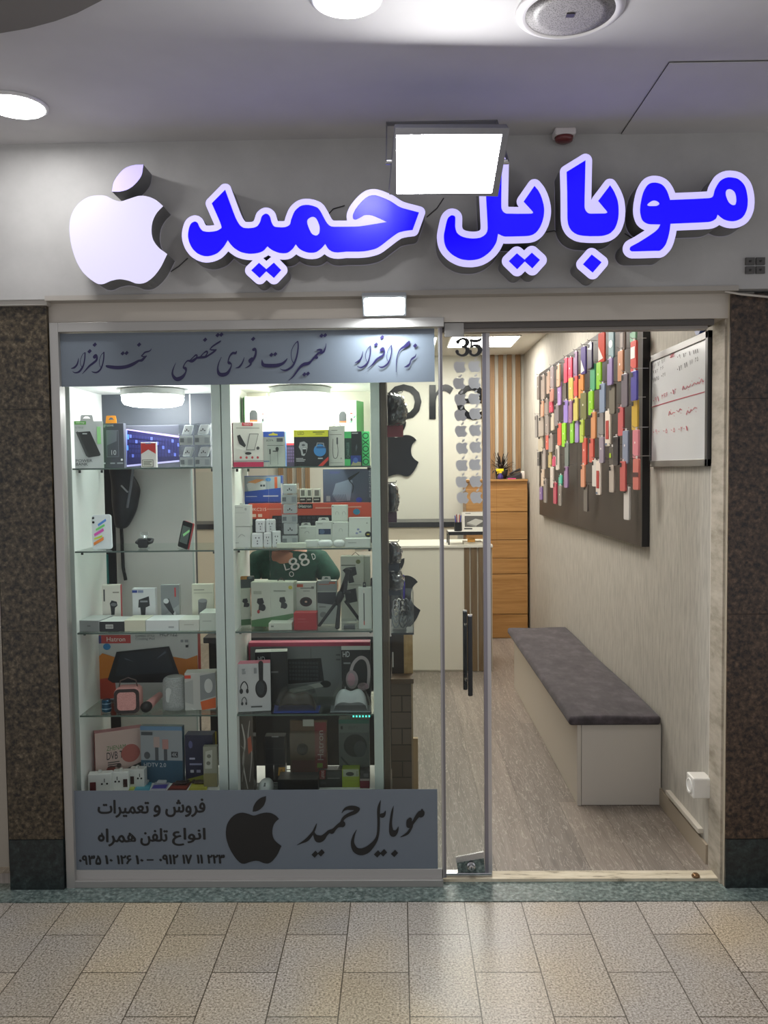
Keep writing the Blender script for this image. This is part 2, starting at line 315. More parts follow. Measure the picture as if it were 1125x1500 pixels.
# traced outlines of the lit sign and the apple mark (frame coordinates of the shopfront plane)
SIGN = {"hamid":{"blue":[[[329.9,278.1],[341.9,310.7],[345.3,319.3],[347.7,324.0],[350.3,328.3],[352.6,331.1],[355.0,332.8],[356.4,333.5],[357.8,333.9],[359.7,334.2],[364.2,334.4],[370.1,333.9],[373.5,333.1],[376.4,331.8],[377.6,330.8],[378.6,329.6],[380.9,325.6],[381.5,323.9],[383.1,318.1],[383.9,316.7],[384.9,315.6],[387.3,313.8],[388.6,313.3],[389.8,313.1],[390.9,313.3],[392.1,313.8],[393.3,314.6],[395.1,316.7],[395.8,318.2],[397.8,325.6],[399.6,329.4],[401.3,331.4],[402.4,332.1],[404.9,332.7],[411.7,333.2],[416.3,333.0],[418.2,332.7],[421.0,331.7],[423.5,330.2],[424.4,329.1],[425.2,327.7],[426.5,322.1],[428.0,318.0],[429.9,313.1],[431.1,310.7],[432.4,308.7],[435.6,305.3],[439.4,302.5],[441.3,301.6],[443.4,300.9],[447.6,300.2],[452.0,300.3],[457.3,301.3],[462.6,303.1],[464.8,304.2],[466.4,305.5],[468.9,308.7],[471.0,312.2],[476.8,323.3],[479.2,327.0],[481.5,329.5],[482.9,330.6],[484.4,331.4],[486.0,331.9],[489.6,332.3],[502.0,332.3],[518.8,332.1],[526.3,331.7],[534.7,330.6],[566.5,325.4],[556.1,320.4],[549.4,317.5],[545.0,315.9],[541.2,315.1],[537.6,315.0],[534.1,315.4],[532.6,316.0],[528.4,318.6],[524.4,320.7],[521.9,321.8],[520.8,322.0],[519.1,321.8],[518.3,321.4],[517.7,320.9],[517.2,320.2],[517.0,319.3],[516.8,316.7],[517.2,314.0],[517.8,312.4],[520.6,306.8],[524.9,300.8],[530.6,294.4],[535.8,289.9],[539.5,287.7],[541.2,287.0],[544.7,286.2],[548.4,286.1],[550.1,286.2],[553.7,287.0],[557.2,288.2],[565.6,291.6],[571.5,294.4],[574.3,296.1],[582.8,301.8],[585.7,303.3],[588.4,304.5],[594.2,306.2],[613.8,311.3],[604.4,337.1],[596.5,338.0],[590.3,339.1],[586.0,340.2],[583.9,341.0],[581.5,342.3],[576.5,345.8],[568.2,352.1],[560.8,358.0],[557.1,360.7],[553.7,362.9],[551.0,364.2],[548.2,365.2],[539.5,367.3],[533.8,368.2],[525.2,368.8],[507.5,368.8],[495.0,370.0],[490.1,369.6],[487.0,368.8],[485.6,368.2],[483.1,366.6],[481.9,365.7],[479.8,363.4],[476.4,357.6],[473.3,361.4],[471.0,363.8],[468.1,366.3],[464.7,368.6],[463.0,369.5],[459.4,370.3],[457.5,370.4],[453.8,370.4],[451.9,370.2],[448.3,369.4],[444.9,368.2],[441.8,366.7],[439.0,364.8],[436.8,362.8],[433.3,358.1],[429.9,363.5],[427.5,366.0],[424.4,368.6],[422.7,369.7],[420.9,370.5],[419.0,371.0],[415.0,371.2],[411.1,370.9],[409.2,370.6],[405.6,369.5],[400.9,367.6],[398.3,366.2],[395.1,364.0],[391.9,361.1],[387.5,366.3],[384.7,368.3],[381.1,369.8],[377.3,370.9],[372.6,371.6],[367.4,371.9],[364.9,371.8],[359.7,371.1],[354.7,369.9],[352.4,369.1],[348.6,367.2],[343.6,363.8],[341.3,361.8],[337.3,357.3],[333.8,352.2],[330.2,358.2],[327.6,362.0],[322.5,367.7],[318.7,370.9],[314.5,373.0],[310.1,374.5],[306.1,375.3],[304.1,375.5],[300.1,375.3],[298.2,375.0],[293.9,373.6],[289.5,371.4],[287.6,370.0],[284.0,366.6],[282.3,364.6],[279.6,360.2],[277.5,355.4],[276.7,352.8],[275.6,347.8],[275.5,345.6],[275.7,341.3],[276.4,337.1],[277.3,333.2],[278.7,329.6],[279.6,328.2],[280.4,327.2],[281.5,326.3],[283.8,325.0],[284.9,324.7],[285.9,324.6],[287.8,325.2],[289.3,326.4],[290.1,327.6],[292.1,332.2],[294.4,335.8],[296.2,337.7],[297.3,338.4],[298.8,338.9],[302.4,339.6],[306.2,339.8],[312.9,339.2],[316.9,338.4],[318.3,337.9],[321.0,336.6],[323.6,334.9],[324.5,333.9],[324.7,332.7],[323.0,327.1],[319.6,318.9],[310.3,298.0]],[[456.9,317.9],[458.2,317.8],[459.6,318.0],[460.9,318.5],[462.1,319.3],[463.1,320.2],[464.3,322.0],[465.5,324.3],[467.5,329.4],[468.1,331.8],[468.4,333.8],[468.4,336.0],[468.0,340.0],[467.6,341.6],[467.0,342.6],[465.3,344.3],[464.2,344.9],[463.1,345.1],[461.9,345.1],[460.6,344.7],[457.9,343.4],[456.9,342.4],[455.7,340.8],[453.4,336.3],[451.6,331.8],[450.4,328.1],[450.1,326.2],[450.0,324.4],[450.3,322.9],[451.1,321.5],[452.4,320.3],[453.9,319.2],[455.5,318.4]],[[379.5,385.1],[390.3,394.4],[401.3,384.8],[412.0,395.8],[401.3,407.3],[390.1,397.6],[380.4,407.3],[368.1,396.1]]],"white":[[[327.3,269.3],[325.3,270.1],[323.6,271.4],[303.8,291.5],[302.3,293.5],[301.4,295.9],[301.2,298.9],[301.8,301.4],[314.0,329.4],[313.8,329.6],[311.8,330.0],[307.8,330.5],[304.8,330.5],[301.8,330.1],[300.5,328.4],[298.0,322.9],[296.3,320.4],[293.8,318.2],[291.8,316.9],[289.8,316.1],[286.8,315.5],[283.8,315.5],[280.8,316.3],[277.5,317.9],[274.2,320.4],[271.7,323.4],[270.6,325.4],[269.3,328.4],[267.4,334.9],[266.5,340.4],[266.3,346.4],[267.0,351.9],[268.8,358.4],[271.1,363.9],[273.1,367.4],[276.8,372.3],[279.3,375.0],[282.3,377.5],[287.3,380.6],[290.8,382.2],[296.3,384.0],[301.8,384.7],[307.3,384.4],[312.4,383.4],[318.3,381.4],[323.3,378.9],[326.3,376.7],[330.8,372.4],[334.3,368.3],[334.8,368.3],[338.3,371.3],[343.5,374.9],[346.3,376.4],[349.3,377.7],[354.8,379.4],[358.3,380.2],[364.3,381.0],[369.8,381.1],[370.1,381.4],[361.8,389.4],[360.2,391.4],[359.5,392.9],[359.0,394.9],[358.9,396.9],[359.2,398.4],[360.2,400.9],[361.8,402.9],[374.8,414.6],[376.8,415.8],[378.8,416.4],[381.8,416.4],[384.3,415.7],[386.3,414.4],[390.3,410.4],[390.8,410.3],[396.1,414.9],[397.8,415.8],[399.3,416.3],[401.3,416.5],[403.3,416.3],[405.3,415.6],[407.2,414.4],[419.3,401.4],[420.7,398.9],[421.2,396.4],[420.9,393.4],[420.3,391.9],[419.5,390.4],[409.9,380.4],[410.3,380.1],[414.8,380.4],[417.8,380.4],[420.8,380.0],[423.8,379.3],[426.8,378.0],[429.3,376.4],[433.8,372.7],[434.3,372.7],[437.3,374.7],[440.8,376.5],[445.8,378.2],[450.8,379.3],[457.3,379.6],[462.8,379.1],[466.3,378.1],[469.3,376.7],[471.3,375.4],[475.3,372.3],[479.7,375.4],[483.8,377.4],[488.8,378.7],[494.8,379.2],[498.3,379.0],[507.8,378.0],[525.3,378.0],[534.8,377.3],[541.3,376.4],[547.3,375.0],[551.2,373.9],[554.8,372.6],[558.3,370.9],[562.3,368.3],[581.8,353.4],[587.8,349.4],[592.3,348.1],[597.8,347.1],[606.3,346.1],[608.3,345.4],[610.3,344.2],[611.9,342.4],[613.0,340.4],[622.8,312.9],[622.9,309.9],[621.8,306.9],[620.3,304.8],[617.8,303.0],[616.3,302.5],[596.7,297.4],[591.3,295.7],[587.3,293.7],[579.3,288.4],[575.8,286.3],[569.3,283.2],[560.3,279.5],[553.3,277.5],[549.3,276.9],[546.3,276.9],[543.3,277.2],[538.8,278.1],[535.8,279.3],[532.8,280.9],[529.9,282.9],[525.8,286.3],[521.8,290.3],[517.9,294.9],[514.3,299.7],[512.5,302.4],[510.2,306.9],[508.6,310.9],[507.9,313.9],[507.6,316.4],[507.7,318.9],[508.4,322.9],[508.3,323.1],[489.8,323.1],[488.1,322.9],[486.5,321.4],[484.8,318.9],[480.5,310.4],[476.7,303.9],[474.8,301.1],[471.8,298.0],[469.8,296.5],[466.8,294.9],[462.3,293.2],[459.3,292.3],[453.8,291.3],[447.8,291.0],[444.3,291.3],[441.3,291.9],[437.3,293.3],[434.8,294.6],[432.0,296.4],[427.3,300.6],[424.6,303.9],[423.0,306.4],[421.5,309.4],[418.4,317.4],[416.8,323.5],[413.8,323.9],[407.3,323.8],[406.9,323.4],[406.3,321.9],[404.2,314.4],[403.0,311.9],[401.1,309.4],[398.8,307.3],[395.8,305.4],[392.8,304.3],[389.3,303.9],[386.3,304.4],[383.3,305.6],[380.8,307.1],[378.1,309.4],[376.3,311.5],[374.7,314.4],[372.8,321.0],[371.3,324.0],[369.8,324.6],[367.3,325.0],[363.8,325.2],[360.8,325.1],[359.3,324.6],[357.8,323.0],[355.6,319.4],[353.7,315.4],[350.4,307.4],[337.8,273.4],[335.8,271.0],[333.3,269.5],[330.3,268.9]],[[392.8,373.9],[393.3,373.9],[397.5,376.4],[395.8,377.4],[390.3,382.2],[385.8,378.4],[385.7,377.9],[389.3,376.2]]]},"yal":{"blue":[[[735.2,239.6],[734.6,266.8],[734.2,299.0],[734.5,304.9],[734.9,306.2],[735.9,308.7],[736.7,309.8],[738.5,311.5],[740.8,312.7],[742.0,313.0],[756.0,313.3],[772.8,313.2],[778.4,313.0],[779.9,312.5],[780.5,312.1],[780.8,311.5],[780.8,311.0],[779.0,308.8],[766.9,295.6],[782.9,272.4],[788.0,278.7],[789.1,280.4],[791.5,285.0],[793.6,290.3],[794.4,292.9],[796.0,299.0],[796.6,302.3],[797.0,305.6],[797.1,308.9],[796.6,315.5],[796.0,318.7],[794.4,324.9],[792.3,330.3],[791.0,332.9],[788.2,337.3],[785.7,340.2],[784.2,341.5],[781.1,343.6],[779.5,344.3],[775.9,345.4],[772.2,345.9],[766.9,346.2],[752.2,346.6],[740.2,346.8],[738.0,346.4],[735.9,345.7],[733.8,344.9],[729.6,342.7],[727.7,352.7],[726.9,355.1],[725.7,357.6],[722.6,362.8],[718.9,367.6],[714.3,371.9],[709.1,375.8],[706.4,377.3],[703.8,378.6],[701.0,379.6],[695.2,380.9],[689.1,381.4],[685.9,381.4],[679.3,380.7],[676.2,380.0],[673.2,379.0],[670.1,377.7],[664.5,374.6],[662.0,372.9],[657.9,369.1],[656.0,367.0],[654.4,364.7],[653.1,362.2],[652.0,359.6],[651.2,356.8],[650.6,353.9],[650.1,348.0],[650.2,345.1],[650.5,342.3],[653.4,328.0],[654.9,322.6],[655.8,320.4],[656.6,319.2],[657.6,318.0],[660.0,316.1],[661.1,315.6],[662.3,315.5],[663.5,315.6],[664.7,316.0],[665.7,316.6],[666.4,317.4],[666.9,318.6],[667.0,320.0],[666.8,332.0],[667.3,335.5],[668.3,338.8],[669.0,340.4],[670.0,341.8],[671.2,343.1],[674.4,345.4],[678.0,347.1],[682.7,348.4],[687.9,349.2],[693.0,349.5],[698.2,349.2],[702.9,348.4],[704.7,347.7],[708.1,345.9],[710.9,343.6],[711.9,342.3],[713.4,339.5],[714.1,336.4],[714.2,333.5],[714.0,325.8],[712.1,291.1],[710.9,254.7]]],"white":[[[732.4,229.8],[729.9,230.9],[705.0,246.4],[703.8,247.4],[702.5,248.9],[701.1,251.9],[700.7,254.9],[701.7,284.9],[704.0,330.4],[703.9,335.4],[703.4,336.6],[701.4,338.0],[698.9,338.8],[694.9,339.2],[690.9,339.2],[686.9,338.8],[682.9,338.0],[680.4,337.0],[678.4,335.7],[677.7,334.9],[677.0,331.9],[677.2,319.4],[676.8,316.4],[675.9,313.6],[674.6,311.4],[672.3,308.9],[669.4,307.0],[666.4,305.8],[662.9,305.3],[659.9,305.5],[657.4,306.1],[654.4,307.6],[650.9,310.3],[648.6,312.9],[646.7,315.9],[645.4,318.9],[644.3,322.4],[642.8,328.9],[640.9,337.9],[640.0,344.4],[639.9,348.4],[640.5,354.9],[641.4,359.4],[642.4,362.9],[643.9,366.6],[646.0,370.4],[648.4,373.7],[652.9,378.5],[655.9,381.1],[659.4,383.5],[665.4,386.8],[669.4,388.5],[673.4,389.8],[677.9,390.8],[681.9,391.3],[689.4,391.6],[693.4,391.4],[699.9,390.4],[703.9,389.3],[707.9,387.9],[713.9,384.8],[717.9,382.1],[721.3,379.4],[726.4,374.5],[729.0,371.4],[732.9,365.7],[734.7,362.4],[736.9,357.4],[737.4,356.7],[740.4,357.0],[752.4,356.8],[772.9,356.0],[777.9,355.4],[783.1,353.9],[785.9,352.6],[788.9,350.7],[792.5,347.9],[794.9,345.4],[796.8,342.9],[799.6,338.4],[803.0,331.4],[804.2,327.9],[806.0,320.9],[807.2,312.9],[807.3,308.9],[807.1,304.9],[806.6,300.4],[805.2,293.9],[804.2,289.9],[802.1,283.9],[798.0,275.4],[794.9,270.9],[790.7,265.9],[789.1,264.4],[787.4,263.3],[785.9,262.7],[783.9,262.3],[780.4,262.6],[778.4,263.3],[776.9,264.2],[775.6,265.4],[774.4,266.8],[758.4,289.9],[757.4,291.9],[756.7,294.9],[757.0,297.9],[757.9,300.4],[759.7,302.9],[759.4,303.1],[756.4,303.1],[744.8,302.9],[744.5,302.4],[744.4,293.4],[745.4,239.9],[745.3,237.9],[744.7,235.9],[743.7,233.9],[742.4,232.3],[740.6,230.9],[738.4,229.9],[736.4,229.4],[734.4,229.4]]]},"yaldot":{"blue":[[[757.1,371.1],[768.3,380.4],[779.0,370.2],[790.9,380.9],[779.7,393.3],[768.7,383.2],[757.5,394.6],[745.2,382.7]]],"white":[[[776.0,360.5],[772.9,362.0],[768.0,366.6],[767.5,366.5],[762.6,362.5],[760.0,361.3],[758.5,361.0],[756.5,360.9],[754.5,361.3],[753.0,361.8],[751.5,362.6],[750.0,363.8],[737.9,375.5],[736.1,378.0],[735.2,380.5],[735.0,383.0],[735.4,385.5],[736.5,388.0],[738.0,389.9],[750.0,401.5],[752.5,403.5],[754.5,404.3],[756.5,404.7],[759.0,404.7],[761.0,404.1],[764.0,402.4],[769.0,397.4],[773.5,401.4],[776.0,402.8],[778.0,403.4],[780.0,403.5],[782.0,403.3],[783.5,402.8],[785.5,401.7],[787.0,400.4],[798.6,387.5],[800.0,385.5],[801.0,382.5],[801.0,379.5],[800.1,376.5],[798.4,374.0],[785.7,362.5],[784.3,361.5],[782.5,360.6],[780.5,360.1],[778.0,360.1]]]},"ba":{"blue":[[[857.6,234.9],[856.3,290.2],[856.2,302.5],[856.4,304.8],[857.1,307.1],[857.6,308.2],[859.0,310.1],[860.8,311.8],[861.9,312.4],[863.0,312.8],[865.6,313.1],[883.9,312.9],[886.8,312.7],[888.3,312.2],[889.0,311.8],[889.4,311.3],[889.3,310.7],[887.7,308.4],[876.1,294.6],[893.6,271.5],[897.3,277.2],[899.6,281.1],[902.9,288.7],[904.6,293.9],[905.1,296.4],[905.8,301.6],[906.1,306.7],[906.1,312.4],[905.7,318.2],[905.3,321.0],[903.9,326.4],[903.1,329.0],[901.0,333.8],[899.9,335.6],[898.5,337.3],[895.5,340.3],[893.9,341.6],[890.7,343.4],[885.3,345.1],[881.5,345.8],[877.4,346.1],[864.2,346.2],[854.6,345.6],[849.9,344.9],[847.6,344.4],[845.5,343.7],[841.8,341.9],[838.4,339.4],[837.0,338.0],[835.8,336.5],[833.8,333.1],[832.4,329.5],[831.9,327.6],[831.3,323.6],[831.0,319.5],[830.7,281.1],[829.9,252.0]]],"white":[[[854.6,225.6],[852.6,226.5],[824.1,244.1],[822.0,246.1],[820.5,249.1],[820.1,252.1],[820.9,281.1],[821.2,319.6],[821.5,324.6],[822.4,330.1],[823.8,334.6],[825.1,337.6],[827.6,341.9],[829.6,344.4],[832.1,346.9],[834.6,348.8],[839.1,351.5],[842.1,352.9],[845.1,353.9],[850.6,355.0],[860.1,355.8],[868.6,356.0],[878.1,355.8],[882.6,355.5],[888.1,354.6],[892.1,353.4],[895.1,352.2],[899.1,349.9],[901.6,348.0],[904.2,345.6],[907.6,341.6],[909.5,338.6],[911.2,335.1],[912.4,332.1],[914.2,326.1],[915.0,322.1],[915.7,316.1],[916.0,309.6],[915.8,303.6],[915.2,297.6],[914.1,291.6],[912.0,285.1],[908.5,277.1],[905.7,272.1],[901.8,266.1],[900.1,264.1],[898.1,262.7],[896.1,262.0],[893.6,261.7],[891.6,261.9],[889.6,262.5],[887.7,263.6],[886.1,265.1],[868.1,289.0],[867.2,290.6],[866.6,292.4],[866.2,292.1],[867.4,235.1],[867.2,233.1],[866.6,231.1],[865.6,229.2],[864.1,227.6],[862.6,226.4],[860.6,225.6],[858.6,225.1],[856.6,225.1]]]},"badot":{"blue":[[[866.6,372.9],[881.1,384.3],[868.0,399.5],[853.8,387.4]]],"white":[[[864.0,363.4],[861.5,364.5],[859.5,366.1],[846.0,381.5],[845.0,383.1],[844.4,384.6],[844.0,386.6],[844.0,388.6],[844.9,391.6],[846.6,394.1],[861.8,407.1],[863.5,408.2],[865.0,408.8],[867.0,409.2],[869.0,409.2],[872.0,408.4],[874.7,406.6],[888.6,390.6],[889.6,389.1],[890.5,387.1],[890.8,385.1],[890.8,383.1],[889.9,380.1],[889.1,378.6],[888.0,377.3],[872.5,365.0],[870.5,363.9],[868.5,363.3],[866.0,363.1]]]},"mo":{"blue":[[[1071.0,260.0],[1075.4,260.6],[1077.7,261.1],[1080.0,261.9],[1082.0,263.0],[1084.0,264.5],[1086.0,266.3],[1088.0,268.4],[1089.6,270.6],[1091.0,273.0],[1092.2,276.0],[1093.2,279.3],[1094.6,286.6],[1095.2,293.3],[1095.0,299.9],[1094.6,303.1],[1094.0,306.0],[1093.2,308.6],[1091.0,313.8],[1089.5,316.0],[1088.0,318.0],[1086.3,319.6],[1084.3,320.9],[1082.2,322.0],[1078.0,323.6],[1074.0,324.3],[1072.0,324.3],[1068.0,324.0],[1064.3,323.2],[1060.7,321.9],[1059.0,321.0],[1055.7,318.7],[1051.0,314.6],[1049.5,318.7],[1048.9,319.9],[1048.0,321.0],[1045.2,323.0],[1043.6,323.8],[1040.0,325.0],[1036.8,325.5],[1028.6,326.0],[982.0,328.0],[981.0,336.4],[980.0,342.0],[978.4,348.6],[976.2,355.2],[975.0,358.0],[973.7,360.1],[972.1,362.2],[970.4,364.2],[967.0,367.0],[965.7,367.5],[964.4,367.7],[960.0,367.6],[931.3,368.4],[926.0,368.4],[925.1,368.2],[924.2,367.9],[922.8,366.7],[922.4,366.0],[922.3,364.2],[923.0,362.3],[923.6,361.6],[925.1,360.6],[934.0,356.0],[947.7,347.5],[957.8,340.7],[961.2,337.8],[964.0,335.0],[965.4,332.7],[967.0,329.0],[952.9,328.8],[950.0,328.4],[947.9,327.8],[945.9,327.0],[944.0,325.9],[942.4,324.6],[941.0,323.0],[939.8,320.9],[938.9,318.4],[937.7,312.8],[937.4,310.0],[937.3,307.0],[937.9,300.4],[939.6,291.1],[941.1,285.3],[942.0,282.5],[944.1,277.7],[946.8,273.3],[948.3,271.5],[950.0,270.0],[951.8,269.0],[953.8,268.2],[955.8,267.8],[960.0,267.6],[964.1,268.3],[966.2,269.0],[968.2,269.9],[970.0,271.0],[971.6,272.4],[973.2,274.1],[974.6,276.0],[977.0,280.0],[978.9,284.9],[981.4,293.0],[1015.3,291.7],[1038.0,290.4],[1040.7,290.0],[1042.0,289.5],[1043.1,288.9],[1044.0,288.0],[1044.7,286.5],[1046.3,280.1],[1047.0,278.0],[1048.1,275.6],[1050.9,270.4],[1052.5,268.0],[1054.0,266.0],[1055.4,264.7],[1058.6,262.5],[1062.0,261.0],[1065.5,260.1],[1067.4,259.9]],[[1070.0,277.4],[1072.6,278.6],[1075.1,280.7],[1076.0,282.0],[1076.8,283.7],[1077.4,285.7],[1077.9,287.9],[1078.4,292.0],[1078.3,295.4],[1077.5,298.5],[1077.0,299.6],[1076.3,300.2],[1075.4,300.6],[1074.4,300.7],[1072.4,300.4],[1070.1,299.2],[1067.9,297.1],[1067.0,296.0],[1065.1,292.3],[1063.5,287.9],[1063.0,286.0],[1062.8,282.9],[1063.0,281.4],[1063.4,280.1],[1064.0,279.0],[1064.9,278.2],[1066.0,277.7],[1067.4,277.3],[1068.7,277.2]],[[948.0,300.0],[949.8,298.0],[952.7,295.8],[954.9,294.6],[956.9,294.0],[959.0,294.0],[960.1,294.2],[962.2,295.0],[964.5,296.5],[965.4,297.7],[965.6,298.4],[965.6,299.0],[965.2,299.6],[963.8,300.8],[962.0,301.6],[960.1,301.9],[955.2,302.1],[951.0,302.0],[949.3,301.6],[948.5,301.1],[948.0,300.6]]],"white":[[[1063.6,250.1],[1058.6,251.4],[1054.1,253.4],[1049.6,256.3],[1046.6,259.0],[1044.1,262.2],[1040.2,268.7],[1037.5,274.2],[1035.6,280.4],[1015.1,281.5],[989.1,282.5],[986.0,275.2],[983.3,270.7],[981.1,267.7],[978.9,265.2],[976.1,262.8],[973.1,260.9],[970.6,259.7],[967.1,258.5],[963.6,257.7],[960.6,257.4],[957.1,257.4],[954.1,257.7],[950.6,258.5],[947.1,259.9],[943.6,262.1],[940.6,264.9],[937.0,269.7],[934.7,273.7],[932.3,279.2],[930.4,285.7],[929.0,292.2],[927.8,299.2],[927.2,307.2],[927.5,313.7],[928.3,318.2],[929.3,321.7],[930.4,324.7],[931.9,327.7],[933.3,329.7],[936.1,332.6],[939.1,334.8],[941.6,336.2],[943.9,337.2],[944.0,337.7],[929.1,347.1],[919.6,352.0],[917.1,353.8],[915.2,355.7],[913.9,357.7],[912.8,360.2],[912.2,362.7],[912.1,365.2],[912.3,367.7],[912.9,369.7],[914.9,373.2],[917.1,375.3],[919.6,376.9],[922.1,378.0],[925.1,378.6],[939.1,378.5],[960.1,377.8],[964.6,377.9],[968.1,377.5],[972.1,375.9],[975.6,373.3],[980.0,368.7],[982.1,366.0],[983.8,363.2],[985.6,359.2],[987.1,355.2],[990.0,344.2],[991.0,338.2],[991.6,337.8],[1029.1,336.2],[1038.1,335.6],[1042.1,335.0],[1045.6,334.0],[1050.1,332.0],[1053.6,329.6],[1059.0,332.2],[1064.1,333.7],[1069.1,334.4],[1075.1,334.4],[1078.6,333.9],[1083.6,332.5],[1089.1,329.9],[1092.6,327.6],[1096.1,324.3],[1098.0,321.7],[1099.9,318.7],[1101.6,315.2],[1102.9,311.7],[1104.0,308.2],[1104.7,304.7],[1105.4,296.7],[1105.2,289.2],[1104.0,280.7],[1103.0,276.7],[1101.7,272.2],[1100.0,268.2],[1098.3,265.2],[1096.1,262.2],[1093.4,259.2],[1091.1,257.1],[1087.1,254.1],[1083.6,252.4],[1080.6,251.4],[1077.1,250.5],[1069.6,249.7]]]},"sapple":{"blue":[[[143.3,286.0],[137.7,286.5],[131.9,287.7],[129.1,288.7],[126.2,290.1],[123.2,291.8],[120.3,293.8],[117.4,296.0],[114.9,298.4],[112.5,301.1],[110.3,303.9],[108.3,307.0],[106.6,310.2],[105.1,313.6],[103.9,317.2],[102.9,321.0],[102.2,325.0],[101.8,329.1],[101.6,333.1],[101.6,337.8],[102.0,342.8],[103.3,353.1],[105.3,362.8],[108.1,372.4],[111.3,381.1],[112.8,384.5],[116.4,391.2],[120.2,397.1],[122.1,399.5],[124.2,401.7],[128.6,405.9],[133.3,409.7],[138.5,413.3],[141.0,414.7],[143.3,415.8],[145.0,416.2],[148.6,416.4],[152.2,415.8],[154.2,415.1],[160.7,412.1],[162.9,411.3],[170.3,409.5],[175.3,409.0],[180.3,409.4],[187.8,411.0],[190.3,411.8],[197.7,414.9],[200.2,415.4],[205.3,415.6],[207.8,415.3],[210.3,414.8],[212.7,414.0],[215.2,412.8],[220.4,409.3],[225.1,405.1],[227.4,402.6],[231.8,397.0],[235.8,390.9],[237.7,387.4],[245.0,372.2],[234.5,364.5],[232.2,362.4],[228.5,358.2],[225.4,353.4],[224.2,350.9],[223.3,348.2],[222.2,342.5],[221.9,336.7],[222.3,330.8],[223.4,325.1],[225.2,320.0],[227.6,315.2],[230.4,310.9],[233.7,307.2],[239.0,302.0],[232.9,296.4],[228.7,293.1],[226.3,291.7],[221.3,289.4],[218.7,288.5],[213.8,287.3],[208.8,286.7],[206.3,286.7],[203.8,286.9],[201.3,287.3],[196.3,288.8],[179.8,294.4],[177.1,294.9],[174.9,294.9],[170.6,294.0],[166.4,292.6],[164.3,291.6],[158.0,288.1],[155.8,287.2],[150.9,286.3],[148.4,286.0]]],"white":[]},"sleaf":{"blue":[[[210.0,241.0],[208.8,250.6],[208.3,253.7],[207.3,256.7],[206.0,259.4],[204.3,262.1],[200.4,267.0],[196.5,271.0],[194.5,272.8],[190.1,275.8],[187.8,277.1],[185.4,278.2],[180.3,279.7],[175.3,280.7],[173.0,280.9],[163.8,280.7],[165.6,269.9],[166.4,267.3],[167.6,264.9],[170.4,260.1],[173.6,255.8],[176.8,251.9],[180.4,248.4],[182.4,246.9],[184.7,245.6],[187.1,244.5],[192.3,242.7],[197.7,241.6]]],"white":[]},"apple":{"blue":[[[355.2,1190.2],[351.7,1190.5],[348.3,1191.4],[345.1,1192.8],[342.0,1194.8],[339.2,1197.3],[336.6,1200.4],[334.3,1204.0],[332.6,1207.9],[331.5,1212.2],[330.9,1218.7],[331.0,1223.0],[331.5,1227.2],[332.6,1231.9],[334.9,1238.9],[336.9,1243.3],[339.1,1247.6],[342.7,1253.5],[346.7,1258.7],[350.5,1262.5],[353.1,1264.3],[354.1,1264.7],[356.2,1265.1],[358.4,1265.1],[360.9,1264.4],[364.8,1262.9],[370.0,1261.5],[371.7,1261.1],[374.6,1260.7],[377.2,1260.9],[379.7,1261.3],[386.1,1264.0],[390.0,1264.8],[392.5,1264.7],[393.8,1264.4],[396.5,1263.1],[398.9,1261.3],[400.4,1259.8],[405.0,1253.9],[407.7,1249.4],[412.4,1238.9],[406.6,1234.7],[404.2,1232.4],[402.1,1230.0],[400.5,1227.2],[400.0,1225.6],[399.5,1224.0],[399.0,1220.4],[399.0,1216.8],[399.2,1214.7],[400.0,1210.8],[401.1,1207.8],[402.6,1205.3],[404.3,1203.2],[406.0,1201.6],[408.7,1199.5],[405.3,1195.5],[403.1,1193.8],[399.2,1191.7],[397.9,1191.1],[395.0,1190.4],[390.4,1190.1],[385.9,1190.5],[381.2,1191.7],[374.4,1194.1],[371.8,1194.5],[370.1,1194.3],[369.0,1194.0],[365.1,1192.4],[360.5,1191.1],[356.9,1190.3]]],"white":[]},"leaf":{"blue":[[[389.9,1165.9],[389.6,1171.4],[388.9,1174.3],[387.0,1178.9],[385.2,1181.5],[381.9,1184.7],[379.8,1186.3],[377.7,1187.4],[374.4,1188.5],[370.1,1188.8],[370.6,1184.3],[371.2,1181.3],[373.5,1176.7],[375.5,1173.9],[377.8,1171.5],[379.1,1170.4],[381.9,1168.5],[385.0,1167.3]]],"white":[]}}
# ------------------------------------------------------------------ the setting
def struct(name, mb, label, bevel=0.0, **k):
    o = mb.build(name, bevel=bevel, **k); o['kind'] = 'structure'; o['label'] = label; return o
WALLPAPER = noise_mat('streaked_wallpaper', [(0.30, 'a39e94'), (0.5, 'b5b0a5'), (0.72, 'c5c0b5')], (16, 24, 3.4), 2.4, 6, 0.75, 0.25)
PLASTER = noise_mat('grey_plaster', [(0.3, 'a6a4a2'), (0.7, 'b0aeac')], (3, 3, 3), 2, 4, 0.7)
CEILM = noise_mat('ceiling_plaster', [(0.3, 'bdbbbc'), (0.7, 'c5c3c4')], (2, 2, 2), 1.5, 3, 0.75)
CREAM = M('dcd8cb', 0.6); BACKW = M('cfcdc1', 0.55); INCEIL = M('d6d2c8', 0.8)
GRAN_L = granite('brown_granite', [(0.38, '0d0a06'), (0.46, '352c1f'), (0.55, '4a4030'), (0.64, '655a48')], 105, 0.4)
GRAN_R = granite('red_brown_granite', [(0.38, '0c0704'), (0.46, '35261b'), (0.55, '463527'), (0.64, '5d4a3a')], 105, 0.38)
GRAN_D = granite('dark_green_granite', [(0.34, '0b0f10'), (0.46, '1a2121'), (0.58, '242d2c'), (0.7, '38423f')], 80, 0.35)
GRAN_S = granite('green_grey_granite', [(0.36, '3a4744'), (0.47, '5c6a66'), (0.58, '78847f'), (0.7, '98a29c')], 110, 0.35)
